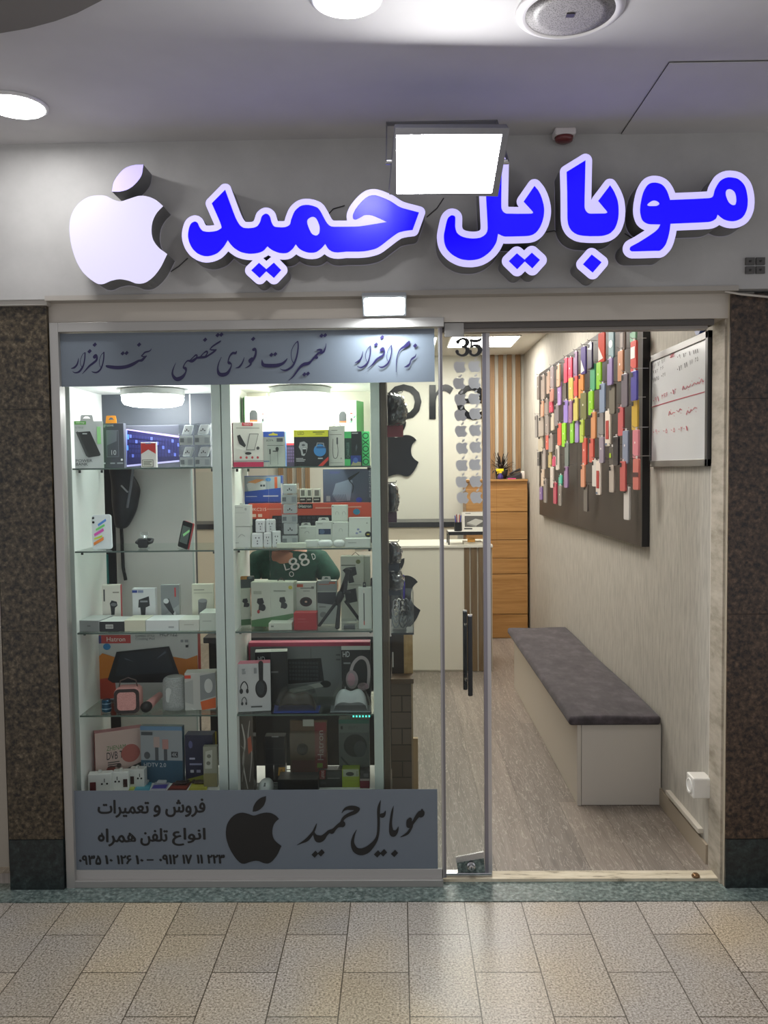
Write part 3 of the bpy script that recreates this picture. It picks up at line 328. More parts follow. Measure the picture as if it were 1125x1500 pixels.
MARBLE = noise_mat('worn_cream_marble', [(0.3, '6f6553'), (0.42, 'c9bda3'), (0.7, 'e0d6c0')], (6, 30, 6), 1.5, 6, 0.5)
FLOORM = plank_mat('grey_oak_planks', '766d65', '8e847b', 'bcb2a6', 0.19, 1.25, 'Y', 0.42)
ALU = M('a9a6a2', 0.38, 0.55); ALUD = M('7c7876', 0.4, 0.5); STEEL = M('c2c2c4', 0.22, 1.0)
ZC = 2.85; ZI = 2.745; XR = 1.245; YB = 5.1
zf = W(570, 431, -0.06).z; zp = W(60, 440, -0.03).z
struct('floor_1', MB().box(-3.2, 3.2, -4.6, -0.125, -0.05, 0, tile_mat()), 'speckled stone tile floor of the corridor')
struct('trim_1', MB().box(-3.2, 3.2, -0.125, 0.02, -0.05, 0.004, GRAN_S), 'green grey granite strip along the foot of the shopfront')
struct('trim_2', MB().box(-1.31, 1.262, 0.02, 0.085, -0.05, 0.016, MARBLE), 'worn cream marble threshold under the door')
struct('floor_2', MB().box(-2.4, XR, 0.085, YB, -0.05, 0.012, FLOORM), 'grey oak plank floor inside the shop')
struct('ceiling_1', MB().box(-3.2, 3.2, -4.6, -0.06, ZC, ZC+0.1, CEILM), 'pale plaster ceiling of the corridor')
struct('wall_front', MB().box(-3.2, 3.2, -0.06, 0.14, zf, ZC+0.1, PLASTER), 'grey plaster band above the shopfront')
xl0 = W(9, 1100, -0.03).x; xl1 = W(82, 900, -0.03).x
xr0 = W(1066, 900, -0.03).x
zb = W(50, 1230, -0.03).z; zb2 = W(1090, 1229, -0.03).z
z1 = W(40, 600, -0.03).z; z2 = W(1090, 584, -0.03).z
def pillar(name, x0, x1, zs, g, label):
    b = MB()
    for a, c in zip(zs[:-1], zs[1:]): b.box(x0, x1, -0.03, 0.14, a+0.0012, c, g)
    b.box(x0, x1, -0.034, 0.14, 0.0, zs[0], GRAN_D)
    return struct(name, b, label)
pillar('pillar_left', xl0, xl1, [zb, W(40, 925, -0.03).z, z1, zf-0.018], GRAN_L, 'brown granite pillar left of the window with dark base')
pillar('pillar_right', xr0, 3.2, [zb2, W(1090, 900, -0.03).z, z2, zf-0.012], GRAN_R, 'red brown granite pillar right of the doorway with dark base')
struct('trim_3', MB().box(-3.2, xl0-0.004, -0.028, 0.14, W(5, 1270, -0.03).z, zf-0.018, M('8f877b', 0.5)), 'grey beige door edge left of the brown pillar')
struct('trim_4', MB().box(-3.2, xl1+0.01, -0.05, 0.14, zf-0.018, zf+0.012, M('b5b0a8', 0.6)).box(xl1+0.01, 1.26, -0.066, 0.0, zf-0.006, zf+0.012, M('a09a92', 0.6)), 'narrow plaster ledge below the sign band')
zl0 = W(700, 470, 0.0).z
struct('beam_1', MB().box(xl1, 1.262, -0.01, 0.14, zl0-0.005, zf-0.004, M('bdb5aa', 0.6)), 'cream painted beam above the window and door')
struct('trim_5', MB().box(XR, xr0, -0.022, 0.0, 0.0, zf-0.01, M('b7ac98', 0.7)).box(XR-0.008, XR+0.02, 0.0, 0.125, 0.0, zf-0.02, noise_mat('worn_jamb', [(0.3, '938a7a'), (0.5, 'b4ab9b'), (0.7, 'c6bdae')], (3, 3, 9), 2, 5, 0.7)), 'worn cream door jamb beside the right pillar')
struct('wall_right', MB().box(XR, XR+0.1, 0.0, YB, 0, ZI+0.1, WALLPAPER), 'beige streaked wallpaper wall on the right')
struct('wall_left', MB().box(-2.5, -2.4, 0.14, YB, 0, ZI+0.1, CREAM), 'pale left wall of the shop')
struct('wall_back', MB().box(-2.5, XR+0.1, YB, YB+0.1, 0, ZI+0.1, BACKW), 'cream back wall of the shop')
struct('ceiling_2', MB().box(-2.5, XR+0.1, 0.14, YB, ZI, ZI+0.1, INCEIL), 'white panel ceiling inside the shop')
bb = MB().box(XR-0.012, XR, 0.14, YB, 0.012, 0.095, M('a79a86', 0.5)).box(XR-0.022, XR, 0.2, 0.62, 0.115, 0.135, M('c9c2b4', 0.5))
struct('baseboard_right', bb, 'beige baseboard along the right wall', bevel=0.002)
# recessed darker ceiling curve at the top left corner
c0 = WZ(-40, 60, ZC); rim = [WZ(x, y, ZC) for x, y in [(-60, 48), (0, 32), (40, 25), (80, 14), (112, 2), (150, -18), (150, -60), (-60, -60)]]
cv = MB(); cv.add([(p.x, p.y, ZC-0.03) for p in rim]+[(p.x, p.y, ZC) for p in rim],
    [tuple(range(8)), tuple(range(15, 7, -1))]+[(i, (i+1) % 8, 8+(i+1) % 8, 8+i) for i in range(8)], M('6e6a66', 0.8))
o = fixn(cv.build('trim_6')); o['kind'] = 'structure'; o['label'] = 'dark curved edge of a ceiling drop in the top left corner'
# ceiling hatch
h = [WZ(x, y, ZC) for x, y in [(980, 90), (1175, 87), (1175, 196), (905, 202)]]
hb = MB(); hb.add([(p.x, p.y, ZC-0.0015) for p in h], [(0, 1, 2, 3)], M('3c3836', 0.9))
cx = sum(p.x for p in h)/4; cy = sum(p.y for p in h)/4
q = [V(cx+(p.x-cx)*0.99, cy+(p.y-cy)*0.985, ZC-0.004) for p in h]
hb.add(q+[V(p.x, p.y, ZC) for p in q], [(0, 1, 2, 3)]+[(i, (i+1) % 4, 4+(i+1) % 4, 4+i) for i in range(4)], CEILM)
o = hb.build('ceiling_hatch'); tag(o, 'flush square access hatch in the corridor ceiling', 'hatch', kind='structure')

# window: frame, pane, edge strip
xw0 = W(75, 478, 0).x; xw1 = W(646, 900, 0).x
zt1 = W(360, 470, 0).z; zt0 = W(360, 484, 0).z; zr0 = W(360, 1299, 0).z; zr1 = W(360, 1286, 0).z
win = thing('window_1', 'large fixed shop window in a grey aluminium frame', 'window', (xw0, 0, zr0), kind='structure'); O0 = win.location
def wp(name, mb, par=win, org=None, **k): return mb.build(name, par, org if org is not None else par.location, **k)
wp('frame', MB().box(xw0, xw0+0.034, -0.022, 0.03, zr0, zt1, ALU).box(xw0+0.034, W(650, 478, 0).x, -0.022, 0.03, zt0, zt1, ALU).box(xw0+0.034, xw1, -0.022, 0.03, max(zr0, 0.004), zr1, ALU), bevel=0.002)
zl_ = W(360, 1273.5, 0).z
wp('glass_pane', MB().box(xw0+0.034, xw1, 0.0, 0.006, zl_, zt0, GLASS))
wp('lower_panel', MB().box(xw0+0.034, xw1, -0.004, 0.008, zr1, zl_, M('a5a29f', 0.5)))
wp('edge_strip', MB().box(xw1-0.003, xw1+0.004, -0.004, 0.010, zr1, zt0, M('a7a5a6', 0.35, 0.5)).box(xw1+0.004, xw1+0.013, -0.002, 0.008, zr1, zt0, M('7f7c80', 0.35, 0.5)))
# door header
hx1 = W(1042, 470, 0.03).x
hd = MB().box(xw1+0.014, hx1, 0.0, 0.062, W(850, 478.5, 0).z, zl0-0.006, M('4e4945', 0.5)).box(xw1+0.014, hx1-0.02, 0.012, 0.058, W(850, 483.5, 0).z, W(850, 478.5, 0).z, M('8e8780', 0.45))
hd.box(W(651, 480, 0).x, W(679, 480, 0).x, -0.012, 0.0, W(660, 494, 0).z, W(660, 474, 0).z, M('8b8884', 0.4, 0.3))
struct('trim_7', hd, 'dark brown header of the sliding door')

# sliding glass door
xd1 = W(718, 900, 0.05).x; xd0 = xd1-0.86; zd0 = 0.03; zd1 = W(850, 480, 0).z
door = thing('door_1', 'open sliding glass door with a steel edge and two bar handles', 'door', (xd0, 0.05, 0.012), kind='structure')
wp('glass_pane', MB().box(xd0, xd1, 0.046, 0.054, zd0, zd1, GLASS), door)
wp('edge_profile', MB().box(xd1-0.012, xd1+0.002, 0.038, 0.062, 0.018, zd1, M('bdb9ba', 0.3, 0.6)).box(xd1-0.026, xd1-0.012, 0.040, 0.060, 0.018, zd1, M('8c8890', 0.3, 0.6)), door)
wp('bottom_rail', MB().box(xd1-0.2, xd1, 0.034, 0.066, 0.017, 0.032, STEEL), door, bevel=0.002)
def bar(px0, px1, y0, y1, Y):
    a = W((px0+px1)/2, y0, Y); b = W((px0+px1)/2, y1, Y); r = (px1-px0)/2*(Y+3.19)/FOC
    mb = MB().lathe([(r*0.9, 0), (r, 0.003), (r, b.z-a.z-0.003), (r*0.9, b.z-a.z)], (a.x, Y, a.z), M('3f4042', 0.22, 0.9), 20)
    mb.lathe([(r*1.02, 0), (r*1.02, 0.006)], (a.x, Y, b.z-0.004), STEEL, 20)
    return mb, a.x, a.z, b.z, r
for nm, pr in (('handle', (685.5, 692.5, 1019, 901, -0.005)), ('handle', (678.5, 685, 1010, 894.5, 0.105))):
    mb, x, za, zbb, r = bar(*pr)
    for zz in (za+0.05, zbb-0.05): mb.tube([(x, pr[4], zz), (x, 0.046 if pr[4] < 0.05 else 0.054, zz)], 0.005, STEEL)
    wp(nm, mb, door, smooth=False)
lk = MB(); la = [W(x, y, 0.04) for x, y in [(668, 1257), (708, 1249), (711, 1283), (672, 1285)]]
lk.add(la+[p+V(0, 0.006, 0) for p in la], [(0, 3, 2, 1), (0, 1, 5, 4), (1, 2, 6, 5), (2, 3, 7, 6), (3, 0, 4, 7)], GRAN_S)
lb = [W(x, y, 0.036) for x, y in [(667.5, 1256), (708.5, 1248), (709.5, 1257), (668.5, 1264)]]
lk.add(lb+[p+V(0, 0.01, 0) for p in lb], [(0, 3, 2, 1), (0, 1, 5, 4), (1, 2, 6, 5), (2, 3, 7, 6), (3, 0, 4, 7)], STEEL)
lo = wp('lock_plate', lk, door)
pc = W(690, 1268, 0.034); cyl = MB().lathe([(0.017, 0), (0.017, 0.01), (0.012, 0.014), (0.011, 0.026), (0.004, 0.027)], pc+V(0, 0.004, 0), STEEL, 24, V(0, -1, 0))
cyl.box(pc.x-0.0015, pc.x+0.0015, pc.y-0.0245, pc.y-0.022, pc.z-0.006, pc.z+0.006, M('111111'))
kb = cyl.build('lock_cylinder', lo, door.location, smooth=False)
nb = MB(); T3 = [(670.5, 501, 5), (674, 497.5, 2.6), (679, 496.3, 2.6), (684, 499, 5), (684, 504, 5), (680, 507.5, 2.6), (677.5, 508, 2)]
T3b = [(677.5, 507.5, 2), (682, 509, 3), (685, 513.5, 6), (682, 519, 4), (676.5, 520.8, 2.6), (671, 518.5, 3), (669.5, 515, 4.6)]
T5 = [(690.5, 498, 2), (690, 508.5, 2)]; T5a = [(689.5, 498.8, 3.4), (696, 499.4, 3.6), (702, 498.6, 3.2), (704.5, 496, 1.6)]
T5b = [(690, 508.5, 2), (695, 506, 3), (701, 508, 5.4), (703, 513.5, 6), (699.5, 519, 4), (694, 520.8, 2.6), (689.5, 518.5, 3), (688.5, 515, 4.6)]
gy = M('8b8b89', 0.4)
prints(nb, [('s', [(x, y, w_+1.0) for x, y, w_ in t_], gy) for t_ in (T3, T3b, T5, T5a, T5b)]+[('s', t_, '2a2928') for t_ in (T3, T3b, T5, T5a, T5b)], lambda x, y, o: W(x, y, 0.044)+V(0, -o, 0)); wp('number_decal', nb, door)['label'] = 'dark house number 35 on the glass'
APB = SIGN['apple']['blue'][0]; APL = SIGN['leaf']['blue'][0]
ax0 = min(p[0] for p in APB); ax1 = max(p[0] for p in APB); ay0 = min(p[1] for p in APB); ay1 = max(p[1] for p in APB)
def apple_dec(x0, x1, y1, col):   # apple mark: body spans x0..x1, its foot at y1
    k = (x1-x0)/(ax1-ax0)
    return [('p', [(x0+(p[0]-ax0)*k, y1+(p[1]-ay1)*k) for p in lp], col) for lp in (APB, APL)]
STK = [(180, 356), (295, 352), (175, 485), (295, 480), (185, 612), (295, 606), (185, 735), (302, 722), (190, 860), (302, 853), (198, 993), (305, 986), (197, 1128), (300, 1123), (195, 1258), (305, 1254), (203, 1382), (310, 1380)]
for i, (cx, yb) in enumerate(STK):
    b = MB(); x = 640+cx/5.36; y = 480+yb/5.36
    prints(b, apple_dec(x-9.2, x+9.2, y, M('c6c7c7', 0.4)), lambda x, y, o: W(x, y, 0.044)+V(0, -o, 0))
    wp('apple_decal', b, door)['label'] = 'silver apple sticker on the door glass'

# ------------------------------------------------------------------ lamps
def downlight(px, py, R, label):
    c = WZ(px, py, ZC); t = thing('ceiling_downlight', label, 'ceiling light', (c.x, c.y, ZC), group='corridor downlights')
    MB().lathe([(R*0.86, -0.004), (R*0.9, -0.010), (R*1.0, -0.004), (R*1.0, 0.0)], c, M('d8d8d8', 0.3, 0.2), 48).build('trim_ring', t, t.location, smooth=True)
    MB().lathe([(R*0.80, -0.0125), (R*0.86, -0.0105)], c, EM('ffffff', L_DOWN), 48).build('diffuser', t, t.location)
downlight(22, 153, 0.105, 'round recessed downlight at the left end of the corridor ceiling')
downlight(507, -4, 0.095, 'round recessed downlight near the top edge above the sign')
c = WZ(835, 14, ZC); sp = thing('ceiling_speaker', 'round white ceiling speaker with a grey mesh grille', 'speaker', (c.x, c.y, ZC))
MB().lathe([(0.115, -0.006), (0.122, -0.014), (0.142, -0.006), (0.144, 0.0)], c, M('d2cfd0', 0.4), 56).build('rim', sp, sp.location, smooth=True)
gm = bpy.data.materials.new('speaker_mesh'); gm.use_nodes = True; t_, n_, l_, b_ = nodes(gm)
vv = n_.new('ShaderNodeTexVoronoi'); vv.inputs['Scale'].default_value = 260; mp_ = coords(t_, (1, 1, 1)); l_.new(mp_.outputs[0], vv.inputs['Vector'])
rr_ = ramp(t_, [(0.2, '4a4848'), (0.5, '8e8a8a')]); l_.new(vv.outputs['Distance'], rr_.inputs[0]); l_.new(rr_.outputs[0], b_.inputs['Base Color'])
MB().lathe([(0.0005, -0.0135), (0.08, -0.013), (0.118, -0.0095)], c, gm, 56).build('grille', sp, sp.location, smooth=True)
MB().box(c.x-0.011, c.x+0.011, c.y-0.009, c.y+0.009, ZC-0.0165, ZC-0.0125, M('5b5757', 0.3, 0.6)).build('emblem', sp, sp.location)
# smoke alarm by the wall
c = WZ(823, 197, ZC); c.y = min(c.y, -0.10)
sm = thing('smoke_alarm', 'small white alarm box with a red lens under the ceiling', 'alarm', (c.x, c.y, ZC))
MB().box(c.x-0.038, c.x+0.038, c.y-0.03, c.y+0.03, ZC-0.026, ZC, M('cfc8c8', 0.4)).build('housing', sm, sm.location, bevel=0.006)
MB().lathe([(0.034, -0.026), (0.030, -0.040), (0.018, -0.045)], c+V(0, 0, 0), M('6c3335', 0.25), 28).build('lens', sm, sm.location, smooth=True)
# big flood lamp in front of the sign
fc = [(579, 187), (746, 187), (729, 287), (570, 284)]
n = V(0.06, -0.80, -0.58).normalized(); cpt = W(656, 236, -0.52)
def onplane(x, y, dd=0.0):
    d = ray(x, y); p0 = cpt + n*dd; return CP + d*((p0-CP).dot(n)/d.dot(n))
fl = thing('flood_lamp', 'large square flood lamp hanging in front of the lit sign', 'flood lamp', (cpt.x, cpt.y, cpt.z))
def quadslab(pts, d0, d1, m, mb=None):
    mb = mb or MB(); a = [onplane(*p) for p in pts]; v = [p+n*d1 for p in a]+[p+n*d0 for p in a]
    return mb.add(v, [(0, 3, 2, 1), (4, 5, 6, 7)]+[(i, (i+1) % 4, 4+(i+1) % 4, 4+i) for i in range(4)], m)
fb = quadslab(fc, -0.045, 0.0, M('6f6f74', 0.4, 0.4)); fixn(fb.build('housing', fl, fl.location, bevel=0.004))
fi = [(580.5, 197), (735, 196), (720, 282), (581, 283)]
a = [onplane(*p)+n*0.006 for p in fc]; i_ = [onplane(*p)+n*0.006 for p in fi]; a2 = [p-n*0.006 for p in a]; i2 = [p-n*0.006 for p in i_]
bz = MB().add(a+i_+a2+i2, [(k, (k+1) % 4, 4+(k+1) % 4, 4+k) for k in range(4)]+[(k, 8+k, 8+(k+1) % 4, (k+1) % 4) for k in range(4)]+[(4+k, 4+(k+1) % 4, 12+(k+1) % 4, 12+k) for k in range(4)], M('86868b', 0.4, 0.3))
fixn(bz.build('bezel', fl, fl.location))
ln = MB().add([onplane(*p)+n*0.002 for p in fi], [(0, 3, 2, 1)], EM('ffffff', L_FLOOD)); ln.build('lens', fl, fl.location)
fins = MB()
for k in range(9):
    x = 592+k*17; p = onplane(x, 205)-n*0.045; q = onplane(x-3, 270)-n*0.045
    s_ = V(0.002, 0, 0); fins.hexa([p-s_, p+s_, p+s_-n*0.03, p-s_-n*0.03, q-s_, q+s_, q+s_-n*0.03, q-s_-n*0.03], M('6f6f74', 0.4, 0.4))
fixn(fins.build('cooling_fins', fl, fl.location))
pl = onplane(571, 240)-n*0.02; pr_ = onplane(741, 240)-n*0.02; yb_ = WZ(656, 179, ZC).y
br = MB()
for p, sgn in ((pl, -1), (pr_, 1)):
    br.tube([p+V(-sgn*0.01, 0, 0), p+V(sgn*0.012, 0, 0)], 0.008, STEEL)
    u = V(p.x+sgn*0.010, p.y, p.z); v2 = V(p.x+sgn*0.010, yb_, ZC)
    br.hexa([u+V(-.002, -.012, 0), u+V(.002, -.012, 0), u+V(.002, .012, 0), u+V(-.002, .012, 0), v2+V(-.002, -.012, 0), v2+V(.002, -.012, 0), v2+V(.002, .012, 0), v2+V(-.002, .012, 0)], M('7d7d82', 0.4, 0.4))
br.box(pl.x-0.012, pr_.x+0.012, yb_-0.014, yb_+0.014, ZC-0.004, ZC, M('7d7d82', 0.4, 0.4))
br.build('bracket', fl, fl.location)
# small spot lamp over the window banner
p0 = W(563, 449, -0.07); sl = thing('spot_lamp', 'small square flood lamp on the beam above the window banner', 'flood lamp', (p0.x, p0.y, p0.z))
nd = V(0, -0.62, -0.78).normalized(); uu = V(1, 0, 0); ww = uu.cross(nd) * -1
def sbox(w, hh, d0, d1, m):
    v = []
    for d in (d1, d0):
        for sx, sy in ((-1, -1), (1, -1), (1, 1), (-1, 1)): v.append(p0+uu*(sx*w)+ww*(sy*hh)+nd*d)
    return MB().add(v, [(0, 1, 2, 3), (7, 6, 5, 4)]+[(i, 4+i, 4+(i+1) % 4, (i+1) % 4) for i in range(4)], m)
fixn(sbox(0.082, 0.048, -0.022, 0.0, M('a4a8ac', 0.35, 0.3)).build('housing', sl, sl.location, bevel=0.003))
sbox(0.070, 0.037, 0.0005, 0.0015, EM('f4fbff', L_SPOT)).build('lens', sl, sl.location)
mt = MB().box(p0.x-0.06, p0.x+0.06, -0.05, -0.01, p0.z+0.018, p0.z+0.032, M('c9c9c6', 0.4)); mt.tube([(p0.x, -0.02, p0.z+0.02), (p0.x, p0.y+0.015, p0.z+0.01)], 0.007, STEEL)
mt.build('bracket', sl, sl.location)
# interior ceiling panels
pa = WZ(640, 508, ZI); pb = WZ(772, 508, ZI)
PAN = [(0.75, pa.y-0.6, 'square ceiling light panel above the doorway side of the back counter'), (0.05, pa.y-0.6, 'square ceiling light panel beside the number on the door glass'), (0.6, 2.2, 'square ceiling light panel above the bench'), (-0.7, 2.2, 'square ceiling light panel above the repair desk'), (0.3, 0.75, 'square ceiling light panel just inside the doorway')]
for x, y, lb_ in PAN:
    t = thing('ceiling_panel', lb_, 'ceiling light', (x, y, ZI), group='interior light panels')
    MB().box(x-0.3, x+0.3, y, y+0.6, ZI-0.008, ZI, M('e4e2dc', 0.5)).build('frame', t, t.location)
    MB().box(x-0.285, x+0.285, y+0.015, y+0.585, ZI-0.010, ZI-0.0081, EM('fffaf2', L_PANEL)).build('diffuser', t, t.location)

# ------------------------------------------------------------------ lit sign
SY = -0.165
RET = M('7a7a7c', 0.45, 0.3); WHT = EM('cfc8ff', L_SIGN); BLU = EM('1000ff', 0.5); APW = EM('e2ddff', L_APPLE); APW.node_tree.nodes['Principled BSDF'].inputs['Base Color'].default_value = lin('8f8ba6')
def mpY(Y): return lambda x, y: W(x, y, SY)+V(0, Y-SY, 0)
def sign(key, name, label, face, vinyl=True, group=None, leaf=False):
    d = SIGN[key]; wl = d['white'] or d['blue']; allp = [p for lp in wl for p in lp]
    c = W(sum(p[0] for p in allp)/len(allp), max(p[1] for p in allp), SY)
    t = thing(name, label, 'sign letter' if not key.startswith('s') else 'sign emblem', (c.x, -0.06, c.z), group=group)
    r = MB().walls(wl, mpY(SY), mpY(-0.062), RET); fixn(r.build('side_return', t, t.location))
    MB().flat(wl, mpY(SY), face).build('face_panel', t, t.location)
    if vinyl: MB().flat(d['blue'], mpY(SY-0.0015), BLU).build('blue_vinyl', t, t.location)
    return t
sign('mo', 'sign_letter', 'lit blue joined letters meem and waw at the right end of the sign', WHT, group='lit sign letters')
sign('ba', 'sign_letter', 'lit blue joined letters with a tall upright and a hooked end, above a single dot', WHT, group='lit sign letters')
sign('badot', 'sign_dot', 'single lit blue diamond dot on its own below a letter', WHT, group='lit sign dots')
sign('yal', 'sign_letter', 'lit blue joined letters with a deep bowl partly behind the big flood lamp', WHT, group='lit sign letters')
sign('yaldot', 'sign_dot', 'pair of lit blue diamond dots below the letter behind the flood lamp', WHT, group='lit sign dots')
sign('hamid', 'sign_letter', 'long lit blue word beside the glowing apple with its two dots attached', WHT, group='lit sign letters')
sign('sapple', 'apple_sign', 'glowing white bitten apple emblem at the left end of the sign', APW, vinyl=False)
sign('sleaf', 'apple_leaf_sign', 'glowing lilac leaf above the bitten apple emblem', EM('b9aefc', 0.4), vinyl=False)
for pts, lb_ in zip(([(250, 398), (262, 390), (275, 378)], [(480, 315), (488, 306), (505, 301)], [(800, 340), (812, 338), (824, 345)], [(915, 342), (925, 348), (935, 350)], [(625, 318), (640, 305), (650, 290)]), ('thin dark wire from the apple emblem to the long blue word', 'thin dark wire above the middle of the long blue word', 'thin dark wire between the letter with two dots and the tall upright letter', 'thin dark wire between the tall upright letter and the rightmost letters', 'thin dark wire below the big flood lamp')):
    tag(MB().tube([W(x, y, -0.063) for x, y in pts], 0.002, M('3a3838'), 6).build('sign_cable', None, W(*pts[1], -0.063)), lb_, 'cable')
hz = W(1105, 388, -0.06); hb = MB()
for dx, dz in ((-0.018, 0.012), (-0.018, -0.02), (0.02, 0.012), (0.02, -0.02)):
    hb.box(hz.x+dx-0.016, hz.x+dx+0.016, -0.068, -0.0601, hz.z+dz-0.013, hz.z+dz+0.013, M('5c5a58', 0.4, 0.7))
    hb.lathe([(0.004, 0), (0.004, 0.003)], (hz.x+dx, -0.068, hz.z+dz), M('26231f'), 12, V(0, -1, 0))
tag(hb.build('wall_bracket', None, (hz.x, -0.06, hz.z-0.03)), 'small steel hinge plates on the wall at the right end of the sign', 'bracket')
ct = MB().tube([W(1062, 427, -0.055), W(1085, 431, -0.055), W(1125, 435, -0.055), W(1180, 439, -0.055)], 0.004, M('bdb6ac'), 8)
tag(ct.build('wall_cable', None, W(1085, 431, -0.055)), 'pale cable running along the top of the right pillar', 'cable')

# ------------------------------------------------------------------ window banners
BAN = M('67707a', 0.5); INK = M('17103f', 0.4); BINK = M('0d0e10', 0.45)
def strokes(o, s, lst, ink): return [('s', [(o[0]+x/s, o[1]+y/s, w/s) for x, y, w in st], ink) for st in lst]
def dots(o, s, lst, ink):
    r = []
    for x, y, d in lst:
        k = d*0.62
        r.append(('p', [(o[0]+(x+dx*k)/s, o[1]+(y+dy*k)/s) for dx, dy in ((0.15, -1), (0.95, -0.1), (-0.1, 1), (-1, 0.15))], ink))
    return r
bmp = lambda x, y, o: W(x, y, -0.002)+V(0, -o, 0)
def banner(label, rect, dec, top=False):
    x0, y0, x1, y1 = rect; a = W(x0, (y0+y1)/2, 0).x; c = W(x1, (y0+y1)/2, 0).x; zt = W((x0+x1)/2, y0, 0).z; z0 = W((x0+x1)/2, y1, 0).z
    mb = MB().box(a, c, -0.0018, -0.0004, z0, zt, BAN); prints(mb, dec, bmp, 0.0004, 0.00006)
    return tag(mb.build('window_banner', None, ((a+c)/2, -0.001, z0)), label, 'banner')
E8 = 8.036
N1 = strokes((95, 485), E8, [[(75,440,8),(110,430,22),(140,400,20),(155,360,14),(162,318,4)], [(238,250,14),(235,320,14),(222,390,16),(200,440,22),(165,480,22),(120,490,14),(90,475,4)], [(238,252,8),(210,275,6),(185,340,6),(188,400,6),(212,435,6)],
  [(350,305,40),(365,285,30),(378,310,22),(370,345,24),(330,380,26),(290,410,22),(245,460,14),(205,505,4)], [(460,245,14),(458,320,14),(445,390,14),(420,450,18),(380,485,20),(340,485,14),(315,475,4)], [(460,250,8),(430,280,6),(408,340,6),(410,400,6),(432,440,6)],
  [(482,405,8),(500,415,30),(560,425,40),(630,430,42),(720,420,40),(800,390,38),(870,350,26),(905,345,30),(940,310,24),(965,290,8)], [(900,295,14),(920,275,14),(945,250,18),(985,240,16),(1010,225,10),(1018,205,4)], [(905,297,12),(940,300,14),(965,290,6)]], INK) \
  + dots((95, 485), E8, [(353,160,44),(292,238,44),(682,262,42),(728,258,42),(875,160,44)], INK)
N4 = strokes((505, 485), E8, [[(120,375,6),(155,360,20),(185,335,18),(205,295,12),(214,238,4)], [(300,172,14),(305,230,14),(295,300,14),(275,360,16),(240,405,20),(195,430,20),(160,422,10),(147,412,4)], [(300,175,8),(262,225,6),(245,290,6),(255,350,6),(275,375,6)],
  [(430,225,36),(450,205,30),(465,240,18),(455,280,22),(420,305,26),(375,335,22),(330,390,16),(268,445,4)], [(548,165,14),(552,230,12),(540,300,12),(515,370,16),(470,415,20),(430,428,18),(400,415,6),(392,405,3)], [(548,168,8),(510,225,6),(495,290,6),(500,340,6),(520,365,6)],
  [(755,130,30),(745,150,46),(710,180,34),(665,205,20),(635,245,12),(615,310,10),(606,400,8),(605,485,5)], [(840,268,4),(828,300,16),(795,325,22),(775,350,14),(765,385,18),(740,412,26),(700,425,6)]], INK) \
  + dots((505, 485), E8, [(440,73,42),(370,158,42),(828,172,44)], INK)
N2 = strokes((235, 480), E8, [[(182,412,4),(150,490,14),(143,550,24),(175,598,40),(215,605,50),(265,575,36),(300,520,16),(295,480,34),(272,470,20),(285,430,12),(320,390,16),(370,395,34),(410,370,28),(440,345,16)],
  [(345,390,14),(385,350,12),(420,322,20),(432,335,14),(410,370,14)], [(435,355,24),(480,350,30),(530,345,26),(560,330,20),(600,305,20),(640,275,20),(662,255,8)], [(470,345,14),(510,300,12),(545,280,22),(553,300,14),(530,335,14)],
  [(582,258,6),(600,262,16),(640,262,16),(660,255,6)], [(580,260,8),(610,225,16),(660,190,20),(700,165,18),(714,150,4)],
  [(720,345,4),(690,410,12),(675,480,18),(690,540,38),(735,555,46),(790,535,36),(828,470,16),(835,430,12),(810,415,36),(798,400,16),(815,340,16),(850,300,26),(885,300,26),(897,275,8)], [(885,475,5),(925,465,20),(955,430,18),(975,390,14),(988,348,4)],
  [(1000,475,5),(1040,455,16),(1065,425,22),(1055,390,40),(1080,360,24)]], INK) + dots((235, 480), E8, [(527,142,44),(675,88,44),(718,82,44),(1093,133,44)], INK)
N3 = strokes((365, 475), E8, [[(52,300,34),(70,290,26),(80,325,22),(70,375,26),(45,420,26),(20,455,18)], [(152,415,4),(155,450,24),(170,480,40),(230,488,44),(320,485,42),(390,465,32),(430,430,20),(450,402,6)],
  [(572,198,14),(578,260,16),(565,360,18),(540,440,20),(505,500,24),(440,540,22),(390,538,12),(362,522,3)], [(572,200,10),(530,245,8),(498,320,8),(500,410,8),(528,465,8)],
  [(465,662,5),(520,615,16),(570,545,22),(610,495,28),(650,470,38),(700,460,36),(735,430,20),(765,395,24),(795,392,36)], [(780,380,24),(815,340,20),(850,338,26),(880,320,22),(900,270,12),(906,225,4)], [(795,305,10),(830,300,24),(850,310,30),(830,335,14)]], INK) \
  + dots((365, 475), E8, [(262,360,42),(308,352,42),(650,590,42),(692,582,42),(852,135,42),(895,130,42)], INK)
banner('grey window banner with four purple calligraphy phrases across the top of the glass', (88, 485, 636.5, 563), N1+N2+N3+N4)
s10 = 10.227
B1 = strokes((430, 1160), s10, [[(52,795,5),(120,760,24),(200,715,50),(260,650,45),(300,590,34),(330,520,24),(347,470,5)], [(300,590,20),(320,650,50),(370,700,110),(430,690,90),(480,640,55),(530,595,50),(575,590,74),(610,560,50),(660,510,50),(730,480,96)],
  [(715,460,40),(745,400,44),(790,360,50),(850,330,56),(920,300,60),(960,265,60)], [(965,255,60),(920,240,66),(850,237,66),(795,245,46),(750,275,26),(722,315,6)]], BINK) + dots((430, 1160), s10, [(322,930,86),(415,910,90)], BINK)
